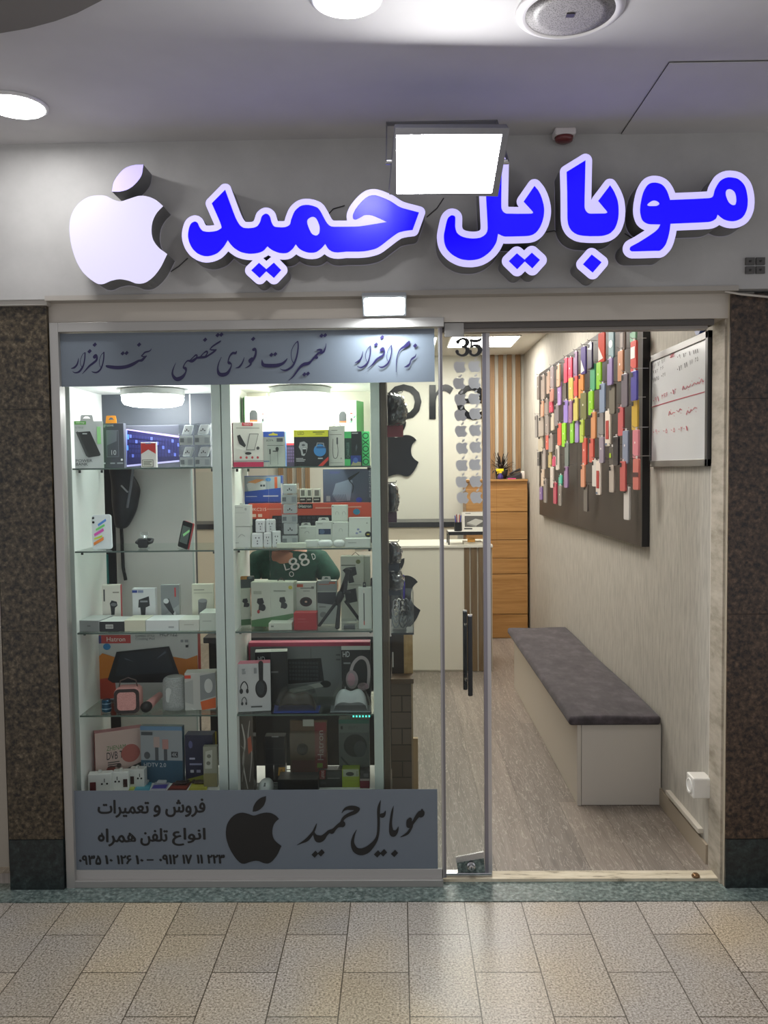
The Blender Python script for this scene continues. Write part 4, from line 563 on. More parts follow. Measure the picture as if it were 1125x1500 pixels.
B2 = strokes((535, 1160), s10, [[(-129,565,5),(-170,650,30),(-190,760,52),(-150,860,84),(-70,895,104),(20,870,100),(100,800,76),(160,720,50),(190,630,38),(200,500,38),(200,380,40),(200,280,45),(210,200,35),(232,122,5)], [(215,350,40),(260,350,70),(290,320,36),(305,278,8)],
  [(425,205,5),(405,290,30),(388,400,36),(382,500,46),(392,590,70),(420,620,104),(460,600,60),(485,560,30),(497,515,6)], [(525,675,5),(590,645,30),(640,610,40),(680,550,36),(700,500,34),(655,490,80)], [(655,500,80),(660,440,86),(672,410,60)], [(695,490,36),(740,420,46),(790,350,66),(830,330,104),(850,310,80),(850,250,10)]], BINK) \
  + dots((535, 1160), s10, [(185,925,90),(275,908,92),(440,918,90)], BINK)
AR = lambda *c: ''.join(chr(k) for k in reversed(c))
L1 = [(AR(0xFED3, 0xFEAE, 0xFEED, 0xFEB5), 242, 1169.5, 301, 1197), (AR(0xFEED), 224.5, 1179, 235.5, 1197), (AR(0xFE97, 0xFECC, 0xFEE4, 0xFEF4, 0xFEAE, 0xFE8D, 0xFE95), 143, 1171.5, 218.5, 1198),
      (AR(0xFE8D, 0xFEE7, 0xFEEE, 0xFE8D, 0xFEC9), 252, 1212.5, 301.5, 1239), (AR(0xFE97, 0xFEE0, 0xFED4, 0xFEE6), 205.5, 1213, 246, 1239), (AR(0xFEEB, 0xFEE4, 0xFEAE, 0xFE8D, 0xFEE9), 143.5, 1213.5, 199.5, 1240)]
L1[-1] = (AR(0xFEEB, 0xFEE4, 0xFEAE, 0xFE8D), 155, 1213.5, 199.5, 1240)
pd = lambda s: ''.join(chr(0x6F0+int(k)) if k.isdigit() else k for k in s)
L1 += [(pd('0935'), 115.5, 1252.5, 148.5, 1267), (pd('10'), 153.5, 1252.5, 165.5, 1266), (pd('126'), 171, 1252.5, 193, 1266), (pd('10'), 198.5, 1252.5, 210.5, 1266), (pd('0912'), 233, 1251.5, 261.5, 1266), (pd('17'), 267, 1251.5, 281.5, 1265.5), (pd('11'), 288, 1251.5, 297.5, 1265), (pd('223'), 303.5, 1251.5, 329.5, 1265)]
DB = [('tb', s_, x0, y0, x1, y1, 0.8, BINK) for s_, x0, y0, x1, y1 in L1]+[('r', 215, 1258.5, 225, 1260.5, BINK)]
DB += [('s', [(148.5+3.4*math.cos(a), 1227.5+3.6*math.sin(a), 3.4) for a in [math.pi*k/6 for k in range(14)]], BINK), ('s', [(150.5, 1225, 3.2), (149.5, 1221.5, 2.2), (148.5, 1219.5, 1)], BINK)]
DB += [('p', [(320+(p[0]-320), p[1]) for p in APB], BINK), ('p', APL, BINK)]
banner('grey window banner with black apple and phone numbers at the foot of the glass', (107, 1157, 641, 1273), DB+B1+B2)
# ------------------------------------------------------------------ interior furniture
# back wall lettering, slats
wm = lambda x, y, o: W(x, y, YB-0.001)+V(0, -o, 0)
GLB = M('0a0c11', 0.16)
b = MB(); vs, fs = text_mesh('Store', 0.035)
vs2 = [W(481+u*231, 615+v*(537-615), YB) for u, v in vs]
b.add([p+V(0, -0.012, 0) for p in vs2], fs, GLB); b.add([p+V(0, -0.002, 0) for p in vs2], fs, GLB)
tag(b.build('wall_lettering', None, (0.1, YB-0.01, 2.1)), 'large glossy black letters on the cream back wall', 'lettering')
k = (613-547)/(ax1-ax0); ap_ = [(547+(p[0]-ax0)*k, 698+(p[1]-ay1)*k) for p in APB]; lf_ = [(547+(p[0]-ax0)*k, 698+(p[1]-ay1)*k) for p in APL]
b = MB()
for lp in (ap_, lf_):
    b.flat([lp], lambda x, y: W(x, y, YB)+V(0, -0.02, 0), GLB); b.walls([lp], lambda x, y: W(x, y, YB)+V(0, -0.02, 0), lambda x, y: W(x, y, YB), GLB)
tag(b.build('apple_emblem', None, W(580, 698, YB)), 'glossy black apple emblem on the back wall below the letters', 'emblem')
SLAT = plank_mat('pine_slat', '8c6c49', 'a3815a', '7a5c3c', 0.3, 4, 'Z', 0.5, False)
for i, (x0, x1) in enumerate([(406, 413.5), (419, 426.5), (433, 440), (445.5, 452.5), (706, 711), (718, 725), (730.5, 737.5), (743, 750), (755.5, 763)]):
    a = W(x0, 620, YB-0.03).x; c = W(x1, 620, YB-0.03).x
    b = MB().box(a, c, YB-0.03, YB, 0.012, ZI, SLAT)
    lb = ['first vertical pine slat on the back wall seen through the right display case', 'second vertical pine slat on the back wall seen through the right display case', 'third vertical pine slat on the back wall seen through the right display case', 'fourth vertical pine slat on the back wall seen through the right display case', 'vertical pine slat on the back wall hidden close behind the door edge', 'vertical pine slat just right of the glass door edge', 'second vertical pine slat right of the glass door edge', 'third vertical pine slat right of the glass door edge', 'vertical pine slat next to the corner with the wallpapered wall'][i]
    tag(b.build('wall_slat', None, ((a+c)/2, YB-0.015, 0.012), bevel=0.002), lb, 'slat', 'vertical slats on the back wall')
# wooden drawer cabinet at the back
OAK = plank_mat('golden_oak', 'a2743f', 'c2935a', '8a5f31', 0.9, 1.6, 'X', 0.4, False)
cx0 = W(683, 800, 4.7).x; cx1 = W(776, 800, 4.7).x-0.02
ys = [702, 716, 750, 791, 818, 841, 900, 941]; zs = [W(745, y, 4.7).z for y in ys]; zs[-1] = 0.012
wc = thing('drawer_cabinet', 'tall oak cabinet with wide flat fronts at the back of the shop', 'cabinet', ((cx0+cx1)/2, 4.7, 0.012))
MB().box(cx0, cx1, 4.722, 5.06, 0.012, zs[0]-0.02, OAK).build('body', wc, wc.location)
MB().box(cx0-0.005, cx1+0.005, 4.70, 5.06, zs[0]-0.02, zs[0], OAK).build('top', wc, wc.location, bevel=0.003)
for a, c in zip(zs[1:-1], zs[2:]): MB().box(cx0, cx1, 4.70, 4.72, c+0.003, a-0.003, OAK).build('drawer_front', wc, wc.location, bevel=0.003)
ZW = zs[0]
# things on the cabinet
t = W(735, 697, 4.85); pt = thing('dried_plant', 'dark feathery potted plant on the oak cabinet', 'plant', (t.x, 4.88, ZW))
MB().lathe([(0.05, 0), (0.065, 0.09), (0.06, 0.09), (0.02, 0.085)], pt.location, M('2a2622', 0.5), 20).build('pot', pt, pt.location, smooth=True)
fb = MB(); fb2 = MB()
for i in range(70):
    a = random.uniform(0, 2*math.pi); el = random.uniform(-0.1, 1.25); L = random.uniform(0.10, 0.2)
    d = V(math.cos(a)*math.cos(el), math.sin(a)*math.cos(el)*0.55, math.sin(el)); p = pt.location+V(0, 0, 0.085); q = p+d*L; e = q+V(d.x, d.y, d.z-0.9)*0.04
    s_ = d.cross(V(0, 0, 1)).normalized()*0.007; (fb if i % 4 else fb2).add([p, p+d*L*0.5+s_, q+s_*0.7, e, q-s_*0.7, p+d*L*0.5-s_], [(0, 1, 5), (1, 2, 4, 5), (2, 3, 4)], M('26221f', 0.7) if i % 4 else M('4a3a34', 0.7))
o = fb.build('foliage', pt, pt.location); o2 = fb2.build('blooms', pt, pt.location)
t = W(733, 697, 4.78); sb = thing('spray_bottle', 'purple spray bottle with a yellow trigger on the oak cabinet', 'spray bottle', (t.x, 4.78, ZW))
L0 = sb.location
MB().lathe([(0.026, 0), (0.028, 0.005), (0.028, 0.03), (0.012, 0.05), (0.011, 0.058)], L0, M('35226a', 0.3), 20).build('bottle', sb, L0, smooth=True)
MB().box(L0.x-0.04, L0.x+0.03, L0.y-0.012, L0.y+0.012, L0.z+0.075, L0.z+0.10, M('e8d21c', 0.4)).box(L0.x-0.012, L0.x+0.014, L0.y-0.010, L0.y+0.010, L0.z+0.056, L0.z+0.078, M('e8d21c', 0.4)).hexa([(L0.x-0.03, L0.y-0.006, L0.z+0.05), (L0.x-0.022, L0.y-0.006, L0.z+0.05), (L0.x-0.022, L0.y+0.006, L0.z+0.05), (L0.x-0.03, L0.y+0.006, L0.z+0.05), (L0.x-0.026, L0.y-0.006, L0.z+0.077), (L0.x-0.014, L0.y-0.006, L0.z+0.077), (L0.x-0.014, L0.y+0.006, L0.z+0.077), (L0.x-0.026, L0.y+0.006, L0.z+0.077)], M('e8d21c', 0.4)).build('trigger', sb, L0, bevel=0.003)
t = W(756, 698, 4.8); dp = thing('desk_phone', 'dark grey desk phone with a pink edge on the oak cabinet', 'phone', (t.x, 4.82, ZW)); L0 = dp.location
MB().hexa([(L0.x-0.075, 4.76, ZW), (L0.x+0.05, 4.76, ZW), (L0.x+0.05, 4.9, ZW), (L0.x-0.075, 4.9, ZW), (L0.x-0.075, 4.76, ZW+0.012), (L0.x+0.05, 4.76, ZW+0.055), (L0.x+0.05, 4.9, ZW+0.075), (L0.x-0.075, 4.9, ZW+0.03)], M('2b2a2e', 0.4)).build('base', dp, L0, bevel=0.004)
MB().box(L0.x-0.085, L0.x-0.01, 4.745, 4.757, ZW, ZW+0.01, M('d04a8c', 0.4)).build('pink_edge', dp, L0)
MB().tube([(L0.x-0.06, 4.80, ZW+0.045), (L0.x-0.02, 4.80, ZW+0.07), (L0.x+0.04, 4.80, ZW+0.092)], [0.012, 0.009, 0.013], M('242327', 0.35), 12).build('handset', dp, L0, smooth=True)
t = W(768, 698, 4.8); x = min(t.x, 1.19)
tag(MB().box(x-0.018, x+0.018, 4.79, 4.83, ZW, ZW+0.075, M('e6e0d8', 0.4)).build('small_box', None, (x, 4.81, ZW), bevel=0.006), 'small white box at the wall end of the oak cabinet', 'box')

# back ledge with black top, counter
bz_ = W(600, 765, 4.55).z; bz2 = W(600, 772.5, 4.55).z; bx1 = W(672, 768, 4.55).x
bc = thing('back_cabinet', 'low cream cabinet with a black top along the back wall', 'cabinet', (-0.4, 4.55, 0.012))
MB().box(-2.35, bx1-0.01, 4.57, 5.06, 0.012, bz2, M('d3cab8', 0.5)).build('body', bc, bc.location)
MB().box(-2.36, bx1, 4.55, 5.06, bz2, bz_, M('16171c', 0.3)).build('top', bc, bc.location, bevel=0.002)
cY = 3.39; ctz = W(630, 799, cY).z; ccx0 = -0.35; ccx1 = W(721.5, 900, cY).x; ccs = W(680, 900, cY).x
co = thing('counter', 'cream shop counter with a brown slatted end beside the aisle', 'counter', ((ccx0+ccx1)/2, cY, 0.012))
MB().box(ccx0, ccx1, cY+0.012, cY+0.55, 0.012, ctz-0.02, M('d8d2c2', 0.5)).box(ccx0, ccs, cY, cY+0.012, 0.03, ctz-0.02, M('dcd7c8', 0.45)).build('body', co, co.location)
MB().box(ccx0-0.01, ccx1+0.004, cY-0.012, cY+0.56, ctz-0.02, ctz, M('e0dccf', 0.35)).build('worktop', co, co.location, bevel=0.002)
DSL = plank_mat('brown_slat', '6a543a', '86704f', '5a452e', 0.3, 3, 'Z', 0.5, False)
for x0, x1 in ((680.5, 688), (690, 699.2), (701, 709.5), (711, 720)):
    MB().box(W(x0, 900, cY).x, W(x1, 900, cY).x, cY-0.004, cY+0.012, 0.02, ctz-0.021, DSL).build('slat', co, co.location, bevel=0.001)
ka = 85/(ax1-ax0); ce = MB()
for lp in (APB, APL): ce.flat([[(531+(q[0]-ax0)*ka, 921+(q[1]-ay1)*ka) for q in lp]], lambda x, y: W(x, y, cY)+V(0, -0.0025, 0), M('15171b', 0.4)); ce.walls([[(531+(q[0]-ax0)*ka, 921+(q[1]-ay1)*ka) for q in lp]], lambda x, y: W(x, y, cY)+V(0, -0.0025, 0), lambda x, y: W(x, y, cY), M('15171b', 0.4))
ce.build('apple_emblem', co, co.location)['label'] = 'black apple emblem on the counter front'
# raised rack on the counter and what stands on it
ry = 3.42; rx0 = W(657.5, 790, ry).x; rx1 = W(716, 790, ry).x; rz1 = W(690, 778.5, ry).z; BLK = M('1b1b1d', 0.35)
rk = thing('counter_rack', 'low black metal rack with a pale shelf on the counter', 'rack', ((rx0+rx1)/2, ry, ctz))
MB().box(rx0, rx1, ry, ry+0.22, rz1-0.008, rz1, M('c9c6c0', 0.4)).build('shelf', rk, rk.location, bevel=0.001)
MB().box(rx0-0.004, rx1+0.004, ry-0.004, ry+0.004, rz1-0.028, rz1-0.001, BLK).box(rx0-0.004, rx0+0.004, ry, ry+0.22, rz1-0.028, rz1-0.001, BLK).box(rx1-0.004, rx1+0.004, ry, ry+0.22, rz1-0.028, rz1-0.001, BLK).build('rim', rk, rk.location)
for lx in (rx0, rx1):
    for ly in (ry, ry+0.216): MB().box(lx-0.005, lx+0.005, ly-0.004, ly+0.006, ctz, rz1-0.008, BLK).build('leg', rk, rk.location)
a = W(671, 779, ry+0.05); pcup = thing('pen_cup', 'black pen cup full of coloured pens on the counter rack', 'pen cup', (a.x, ry+0.06, rz1)); L0 = pcup.location
MB().lathe([(0.030, 0), (0.031, 0.072), (0.027, 0.072), (0.026, 0.004)], L0, BLK, 24).build('cup', pcup, L0, smooth=False)
for i, (dx, dy, hgt, col, nm) in enumerate([(-0.018, 0, 0.12, '3a48a8', 'blue_pen'), (-0.008, 0.008, 0.128, '8a2f4a', 'red_pen'), (0.003, -0.004, 0.135, 'e8e4dc', 'white_pen'), (0.010, 0.006, 0.125, 'd8642c', 'orange_pen'), (0.019, -0.002, 0.122, '2f3ea0', 'blue_pen'), (0.014, 0.012, 0.115, 'c8c4ba', 'grey_pen')]):
    p = L0+V(dx*0.6, dy, 0.01); q = L0+V(dx*1.25, dy*1.2, hgt)
    tag(MB().tube([p, q, q+V(dx*0.05, 0, 0.006)], [0.0045, 0.0045, 0.002], M(col, 0.35), 8).build('pen', None, p), ['blue pen at the outer side of the black pen cup', 'dark red pen in the black pen cup', 'white pen standing tallest in the black pen cup', 'orange pen in the black pen cup', 'blue pen at the calendar side of the black pen cup', 'light grey pen at the rear of the black pen cup'][i], 'pen', 'pens in the pen cup')
cy_ = ry+0.05; k0 = W(677, 777, cy_); k1 = W(714, 750, cy_)
cal = thing('desk_calendar', 'spiral desk calendar showing a grey product picture on the counter rack', 'calendar', ((k0.x+k1.x)/2, cy_, rz1)); L0 = cal.location
def cal_map(x, y, o): p = W(x, y, cy_); return V(p.x, cy_+(p.z-rz1)*0.28-o, p.z)
hgt = k1.z-rz1
pg = MB().hexa([(k0.x, cy_, rz1), (k1.x, cy_, rz1), (k1.x, cy_+0.004, rz1), (k0.x, cy_+0.004, rz1), (k0.x, cy_+hgt*0.28, rz1+hgt), (k1.x, cy_+hgt*0.28, rz1+hgt), (k1.x, cy_+hgt*0.28+0.004, rz1+hgt), (k0.x, cy_+hgt*0.28+0.004, rz1+hgt)], M('e4e0d6', 0.5))
prints(pg, [('r', 681, 756, 712, 772, '55534f'), ('p', [(684, 766), (697, 760), (710, 763), (698, 770)], 'b9b6ae'), ('p', [(684, 766), (698, 770), (698, 772), (684, 768.5)], '8a8780'), ('r', 680, 773.5, 692, 775.5, '3a3936'), ('r', 682, 752, 690, 753, '6a6862')], cal_map)
pg.build('page', cal, L0)
MB().hexa([(k0.x, cy_+hgt*0.56, rz1), (k1.x, cy_+hgt*0.56, rz1), (k1.x, cy_+hgt*0.56+0.003, rz1), (k0.x, cy_+hgt*0.56+0.003, rz1), (k0.x, cy_+hgt*0.285, rz1+hgt), (k1.x, cy_+hgt*0.285, rz1+hgt), (k1.x, cy_+hgt*0.285+0.003, rz1+hgt), (k0.x, cy_+hgt*0.285+0.003, rz1+hgt)], M('4a4844', 0.5)).build('stand', cal, L0)
sp_ = MB()
for i in range(14): sp_.lathe([(0.006, -0.0008), (0.006, 0.0008)], (k0.x+(k1.x-k0.x)*(i+0.5)/14, cy_+hgt*0.28, rz1+hgt+0.001), M('d0ccc4', 0.3, 0.6), 10, V(1, 0, 0))
sp_.build('spiral', cal, L0)
tag(MB().box(rx0+0.12, rx0+0.27, ry+0.03, ry+0.18, ctz, ctz+0.018, M('d9d3c5', 0.6)).build('paper_stack', None, (rx0+0.2, ry+0.1, ctz)), 'stack of white papers lying under the counter rack', 'papers')
tag(MB().box(rx0+0.15, rx0+0.21, ry+0.02, ry+0.028, ctz+0.0185, ctz+0.055, M('c9913e', 0.5)).build('note_pad', None, (rx0+0.18, ry+0.024, ctz+0.018)), 'small orange card leaning under the counter rack', 'card')

# bench
bY0 = 0.755; bx0 = W(845, 1130, bY0).x; bxr = XR-0.005; bY1 = W(748, 970, 2.9).y; bY1 = 2.92; bzt = W(905, 1060, bY0).z
be = thing('storage_bench', 'long white storage bench with a grey velvet cushion along the right wall', 'bench', ((bx0+bxr)/2, bY0, 0.012)); L0 = be.location
MB().box(bx0, bxr, bY0, bY1, 0.012, bzt, M('d2cabb', 0.42)).build('body', be, L0, bevel=0.002)
MB().box(bx0-0.001, bx0+0.018, bY0-0.014, bY0, 0.012, bzt-0.002, M('cdc6ba', 0.42)).box(bx0+0.020, bxr, bY0-0.014, bY0, 0.014, bzt-0.002, M('c9c3b9', 0.42)).build('end_panel', be, L0, bevel=0.001)
VEL = noise_mat('grey_velvet', [(0.3, '322d31'), (0.5, '423c40'), (0.72, '585156')], (9, 5, 9), 1.6, 6, 0.85, 0.3)
VEL.node_tree.nodes['Principled BSDF'].inputs['Sheen Weight'].default_value = 0.1
cu = MB(); nx, ny = 10, 40; x0, x1, y0, y1 = bx0-0.045, XR-0.012, bY0-0.04, bY1+0.03; cz = bzt+0.002; H = 0.052
top = lambda u, v: H*(0.86+0.14*min(1, 6*min(u, 1-u))*min(1, 10*min(v, 1-v)))+0.004*math.sin(9*v+3*u)*math.sin(5*u)
g = [[(x0+(x1-x0)*i/nx, y0+(y1-y0)*j/ny, cz+top(i/nx, j/ny)) for i in range(nx+1)] for j in range(ny+1)]
vsx = [p for r in g for p in r]; n0 = len(vsx); vsx += [(p[0], p[1], cz) for p in vsx]
idx = lambda i, j: j*(nx+1)+i
fs = [(idx(i, j), idx(i+1, j), idx(i+1, j+1), idx(i, j+1)) for j in range(ny) for i in range(nx)]
fs += [tuple(n0+a for a in reversed(f)) for f in fs]
ring = [idx(i, 0) for i in range(nx)]+[idx(nx, j) for j in range(ny)]+[idx(i, ny) for i in range(nx, 0, -1)]+[idx(0, j) for j in range(ny, 0, -1)]
fs += [(ring[k], n0+ring[k], n0+ring[(k+1) % len(ring)], ring[(k+1) % len(ring)]) for k in range(len(ring))]
cu.add(vsx, fs, VEL); o = fixn(cu.build('cushion', be, L0, smooth=True, bevel=0.016, seg=4))
# socket with trunking
a = WX(1021, 1150, XR-0.045); sk = thing('wall_socket', 'white surface socket box on the wallpaper near the bench', 'socket', (XR, a.y, a.z-0.045)); L0 = sk.location
MB().box(XR-0.075, XR, a.y-0.04, a.y+0.04, a.z-0.042, a.z+0.042, M('dedad2', 0.35)).build('box', sk, L0, bevel=0.006)
MB().lathe([(0.03, 0), (0.03, 0.004), (0.024, 0.004), (0.022, 0.001), (0.001, 0.001)], (XR-0.075, a.y, a.z), M('eceae4', 0.3), 28, V(-1, 0, 0)).build('outlet', sk, L0, smooth=False)
MB().box(XR-0.02, XR, 0.13, a.y-0.041, a.z+0.012, a.z+0.036, M('e2ded4', 0.4)).build('trunking', sk, L0, bevel=0.001)
tag(MB().box(XR-0.006, XR, 0.126, 0.134, a.z+0.031, 1.64, M('e4e0d8', 0.4)).build('cable_strip', None, (XR-0.003, 0.13, a.z)), 'thin white vertical cable strip running down the right wall to the socket', 'cable')
a = WZ(1025, 1293, 0.016); tag(MB().lathe([(0.014, 0), (0.016, 0.006), (0.010, 0.014), (0.006, 0.014)], (a.x, max(a.y, 0.03), 0.0165), M('8a6a4a', 0.3, 0.7), 20).build('floor_stop', None, (a.x, max(a.y, 0.03), 0.016), smooth=True), 'small brass door stop on the threshold by the right jamb', 'door stop')
# whiteboard
wx = XR-0.022; w0 = WX(951, 600, wx).y; w1 = WX(1037, 600, wx).y; wz0 = WX(1036, 683, wx).z; wz1 = WX(1036, 484, wx).z
w1 = max(w1, 0.135)
wb = thing('whiteboard', 'framed whiteboard with red and black handwriting on the right wall', 'whiteboard', (wx, (w0+w1)/2, wz0)); L0 = wb.location
AL2 = M('8f8e8c', 0.3, 0.7)
MB().box(wx, XR, w1, w0, wz0, wz0+0.03, AL2).box(wx, XR, w1, w0, wz1-0.03, wz1, AL2).box(wx, XR, w1, w1+0.028, wz0, wz1, M('4a4a4b', 0.3, 0.5)).box(wx, XR, w0-0.02, w0, wz0, wz1, M('4a4a4b', 0.3, 0.5)).build('frame', wb, L0, bevel=0.002)
sf = MB().box(wx+0.007, XR-0.001, w1+0.028, w0-0.02, wz0+0.03, wz1-0.03, M('d8dadc', 0.22))
wmap = lambda x, y, o: WX(x, y, wx+0.007)+V(-o, 0, 0)
RED = M('b8324a', 0.4); BK2 = M('33343a', 0.4)
def scrib(x0, y0, x1, y1, n, h, col, w=0.6):   # one joined line of marker handwriting between two points, with dots
    r = random.Random(int(x0*7+y0)); pts = []; out = []
    for i in range(n*3+1):
        t0 = i/(n*3); x = x0+(x1-x0)*t0; y = y0+(y1-y0)*t0
        pts.append((x+r.uniform(-0.3, 0.3), y+(r.uniform(-0.55, -0.1) if i % 3 == 1 else r.uniform(-0.05, 0.22))*h*(1.3 if r.random() < 0.2 else 0.75), w))
        if i % 3 == 2 and r.random() < 0.6: out.append(('e', x, y-h*0.6 if r.random() < 0.6 else y+h*0.45, 0.5, 0.6, col))
        if len(pts) > 4 and r.random() < 0.16: out.append(('s', pts, col)); pts = []
    if len(pts) > 1: out.append(('s', pts, col))
    return out
def hand(s, x0, y0, x1, y1, h, col):   # typed digits along a sloped line, shaped as handwriting
    n = len(s); out = []
    for i, ch in enumerate(s):
        if ch == ' ': continue
        t = i/n; x = x0+(x1-x0)*t; y = y0+(y1-y0)*t; wch = (x1-x0)/n*0.72
        if ch in '0\u06f0-': out.append(('e', x+wch/2, y, 0.7, 0.7, col))
        else: out.append(('t', ch, x, y-h/2, x+wch, y+h/2, col))
    return out
D = hand(pd('0919 12 177'), 954, 539, 975, 526, 6, BK2)+hand(pd('0912 26'), 954, 547, 973, 537, 5, BK2)+hand(pd('09135 027'), 954, 558, 976, 547, 6, BK2)
D += hand(pd('09 12 1 111'), 992, 523, 1024, 513, 6, BK2)+hand(pd('019 11 77 25'), 992, 541, 1024, 524, 7, BK2)
D += [('s', [(982, 521, 1), (988, 518, 1.2), (982, 524, 1), (989, 521, 1)], RED)]
D += scrib(1000, 570, 1032, 557, 6, 10, RED, 0.9)+hand(pd('091 366 012'), 957, 587, 992, 571, 7, RED)
D += [('s', [(953.5, 597, 1.3), (990, 586, 1.3), (1033, 574, 1.3)], RED)]
D += scrib(980, 608, 1000, 600, 4, 10, RED, 0.9)+scrib(1006, 606, 1022, 597, 3, 11, RED, 0.9)+hand(pd('090 05 05 0201'), 957, 633, 1009, 627, 7, RED)
prints(sf, D, wmap, 0.0005, 0.00003); sf.build('writing_surface', wb, L0)
a = WX(1021, 478, XR-0.02); tag(MB().lathe([(0.042, 0), (0.042, 0.014), (0.036, 0.018)], (XR, max(a.y, 0.2), a.z), M('27417e', 0.35), 32, V(-1, 0, 0)).build('wall_disc', None, (XR, max(a.y, 0.2), a.z-0.055)), 'round blue disc on the wall above the whiteboard', 'disc')

# phone case board on the right wall
BX = 1.208; BY0 = WX(940, 700, BX).y; BY1 = WX(790, 700, BX).y; bz0 = WX(940, 801, BX).z; bz1 = 2.43; sY = WX(846, 700, BX).y
pbd = thing('display_board', 'dark brown wall board that carries the hanging phone cases', 'display board', (BX, (BY0+BY1)/2, bz0)); L0 = pbd.location
DBR = M('3d3630', 0.5)
MB().box(BX, XR-0.002, BY0, sY-0.0015, bz0, bz1, DBR).box(BX, XR-0.002, sY+0.0015, BY1, bz0, bz1, DBR).box(BX+0.01, XR, sY-0.0015, sY+0.0015, bz0, bz1, M('1a1815')).build('panel', pbd, L0)
MB().box(BX-0.001, XR-0.002, BY0-0.012, BY0, bz0, bz1, M('17171b', 0.4)).build('edge_trim', pbd, L0)
CASES = [(908,140,965,240,'7fae90','pale green'),(905,235,978,495,'cf4a40','red','sq'),(915,495,975,750,'4a459c','indigo'),(918,745,985,1005,'cda93a','mustard'),(928,1005,992,1250,'d98490','pink'),(935,1255,990,1525,'d8786e','coral','band'),
 (812,140,875,315,'8f7f78','taupe','win'),(800,320,855,580,'bf8460','tan'),(825,520,900,805,'736a73','smoke grey'),(800,805,860,1055,'c85f62','rose red'),(835,1012,905,1297,'8b95ac','blue grey'),(815,1277,880,1537,'cc6662','rose red'),(850,1497,912,1785,'dcd8d3','white'),
 (715,140,780,380,'88a2a8','sea grey','dot'),(705,385,765,615,'9682b4','lavender'),(720,610,790,865,'7a7468','smoke grey'),(685,840,750,1145,'eadfcf','cream','red'),(725,1152,780,1307,'57534f','charcoal','lime'),(722,1312,780,1547,'b8aca2','clear grey'),(605,1277,665,1569,'e8dccf','cream','red'),(775,1062,798,1312,'353338','black'),
 (625,165,700,415,'d65242','red','tri'),(612,420,665,650,'90d028','lime green'),(635,605,700,855,'8d9db6','blue grey'),(618,850,690,1070,'928e8c','clear grey'),(635,1067,690,1292,'95899a','smoke grey'),(580,1267,622,1495,'dad6ce','white'),
 (555,435,615,665,'5ab080','sea green'),(540,670,598,875,'98d832','lime green'),(562,850,620,1080,'e09a66','peach'),(550,1077,600,1287,'d85a4c','red'),(488,1077,540,1307,'d65646','red'),(475,1307,525,1502,'e09c78','peach'),(500,1477,550,1712,'6c645e','smoke grey'),
 (475,285,535,520,'54448c','indigo','tri'),(545,250,580,470,'4a4462','indigo'),(455,520,515,730,'e09450','orange'),(470,685,540,915,'86865c','olive'),(465,920,515,1115,'b8cc46','yellow green'),
 (412,330,460,565,'88688c','mauve'),(365,380,415,585,'e63a5a','hot pink'),(330,385,372,595,'ea3052','hot pink'),(415,540,460,730,'d84a42','red'),(368,555,425,755,'c8b660','mustard'),(410,730,465,925,'d2c46a','mustard'),(428,905,470,1115,'9c86c2','lavender'),(385,925,425,1120,'8cd236','lime green'),(370,755,412,945,'9a6c90','mauve'),(325,750,378,945,'9880c6','lavender'),(310,945,360,1150,'98da30','lime green'),(272,950,320,1140,'e06450','coral'),(330,590,355,755,'5c544c','charcoal'),
 (275,590,315,790,'ae88c6','lilac'),(270,440,302,630,'c8a68a','tan'),(245,790,298,970,'8c8484','smoke grey'),(200,755,245,855,'e65a70','hot pink'),(205,650,250,760,'d09484','dusty pink'),(215,865,255,1010,'dccfb8','cream'),(210,460,250,660,'aa9a9c','clear grey'),(180,500,215,690,'d8b6a0','peach'),(130,530,175,740,'c6b6aa','clear grey'),(95,540,130,740,'8c8078','smoke grey'),(130,755,160,890,'e8b090','peach'),(160,740,205,890,'b0a298','clear grey'),(165,890,210,1050,'aa9e96','clear grey'),(110,890,165,1060,'c8bcae','clear grey'),(80,880,110,1070,'8a8480','smoke grey'),(175,1052,205,1177,'e25a46','coral'),(105,1057,160,1192,'d8ccb4','cream'),(195,1047,245,1197,'b0a49c','clear grey'),(260,1137,298,1352,'e6dcd0','cream','txt'),(232,1237,262,1322,'e0587c','hot pink'),(195,1197,230,1332,'c8b06a','mustard'),(100,1197,130,1317,'423e3c','black'),(140,1177,180,1347,'b4a8a0','clear grey'),(130,1347,170,1492,'dec8b0','cream'),(210,1327,250,1507,'e0d4c8','cream'),(240,1462,275,1647,'c0405a','crimson'),(288,1397,320,1487,'52c4a8','turquoise'),(285,1487,320,1662,'8c847c','smoke grey'),(335,1117,385,1322,'76807a','grey green'),(330,1322,378,1507,'9878a2','mauve'),(120,1502,150,1612,'8a70aa','lavender'),(155,1437,190,1637,'908880','smoke grey')]
ORD = ['first', 'second', 'third', 'fourth', 'fifth', 'sixth', 'seventh', 'eighth', 'ninth', 'tenth', 'eleventh', 'twelfth', 'thirteenth', 'fourteenth']
rec = []
for cdef in CASES:
    x0, y0, x1, y1, colr, cname = cdef[:6]; dec = cdef[6] if len(cdef) > 6 else None
    rec.append((770+x0/5.921, 460+y0/5.921, 770+x1/5.921, 460+y1/5.921, colr, cname, dec))
byc = {}
for i, r in enumerate(rec): byc.setdefault(r[5], []).append(i)
lab = {}
for cn, ids in byc.items():
    ids.sort(key=lambda i: (rec[i][0]+rec[i][2])/2)
    for k, i in enumerate(ids): lab[i] = 'only %s phone case on the dark wall board' % cn if len(ids) == 1 else '%s %s phone case from the far end of the dark wall board' % (ORD[k], cn)
hk = None
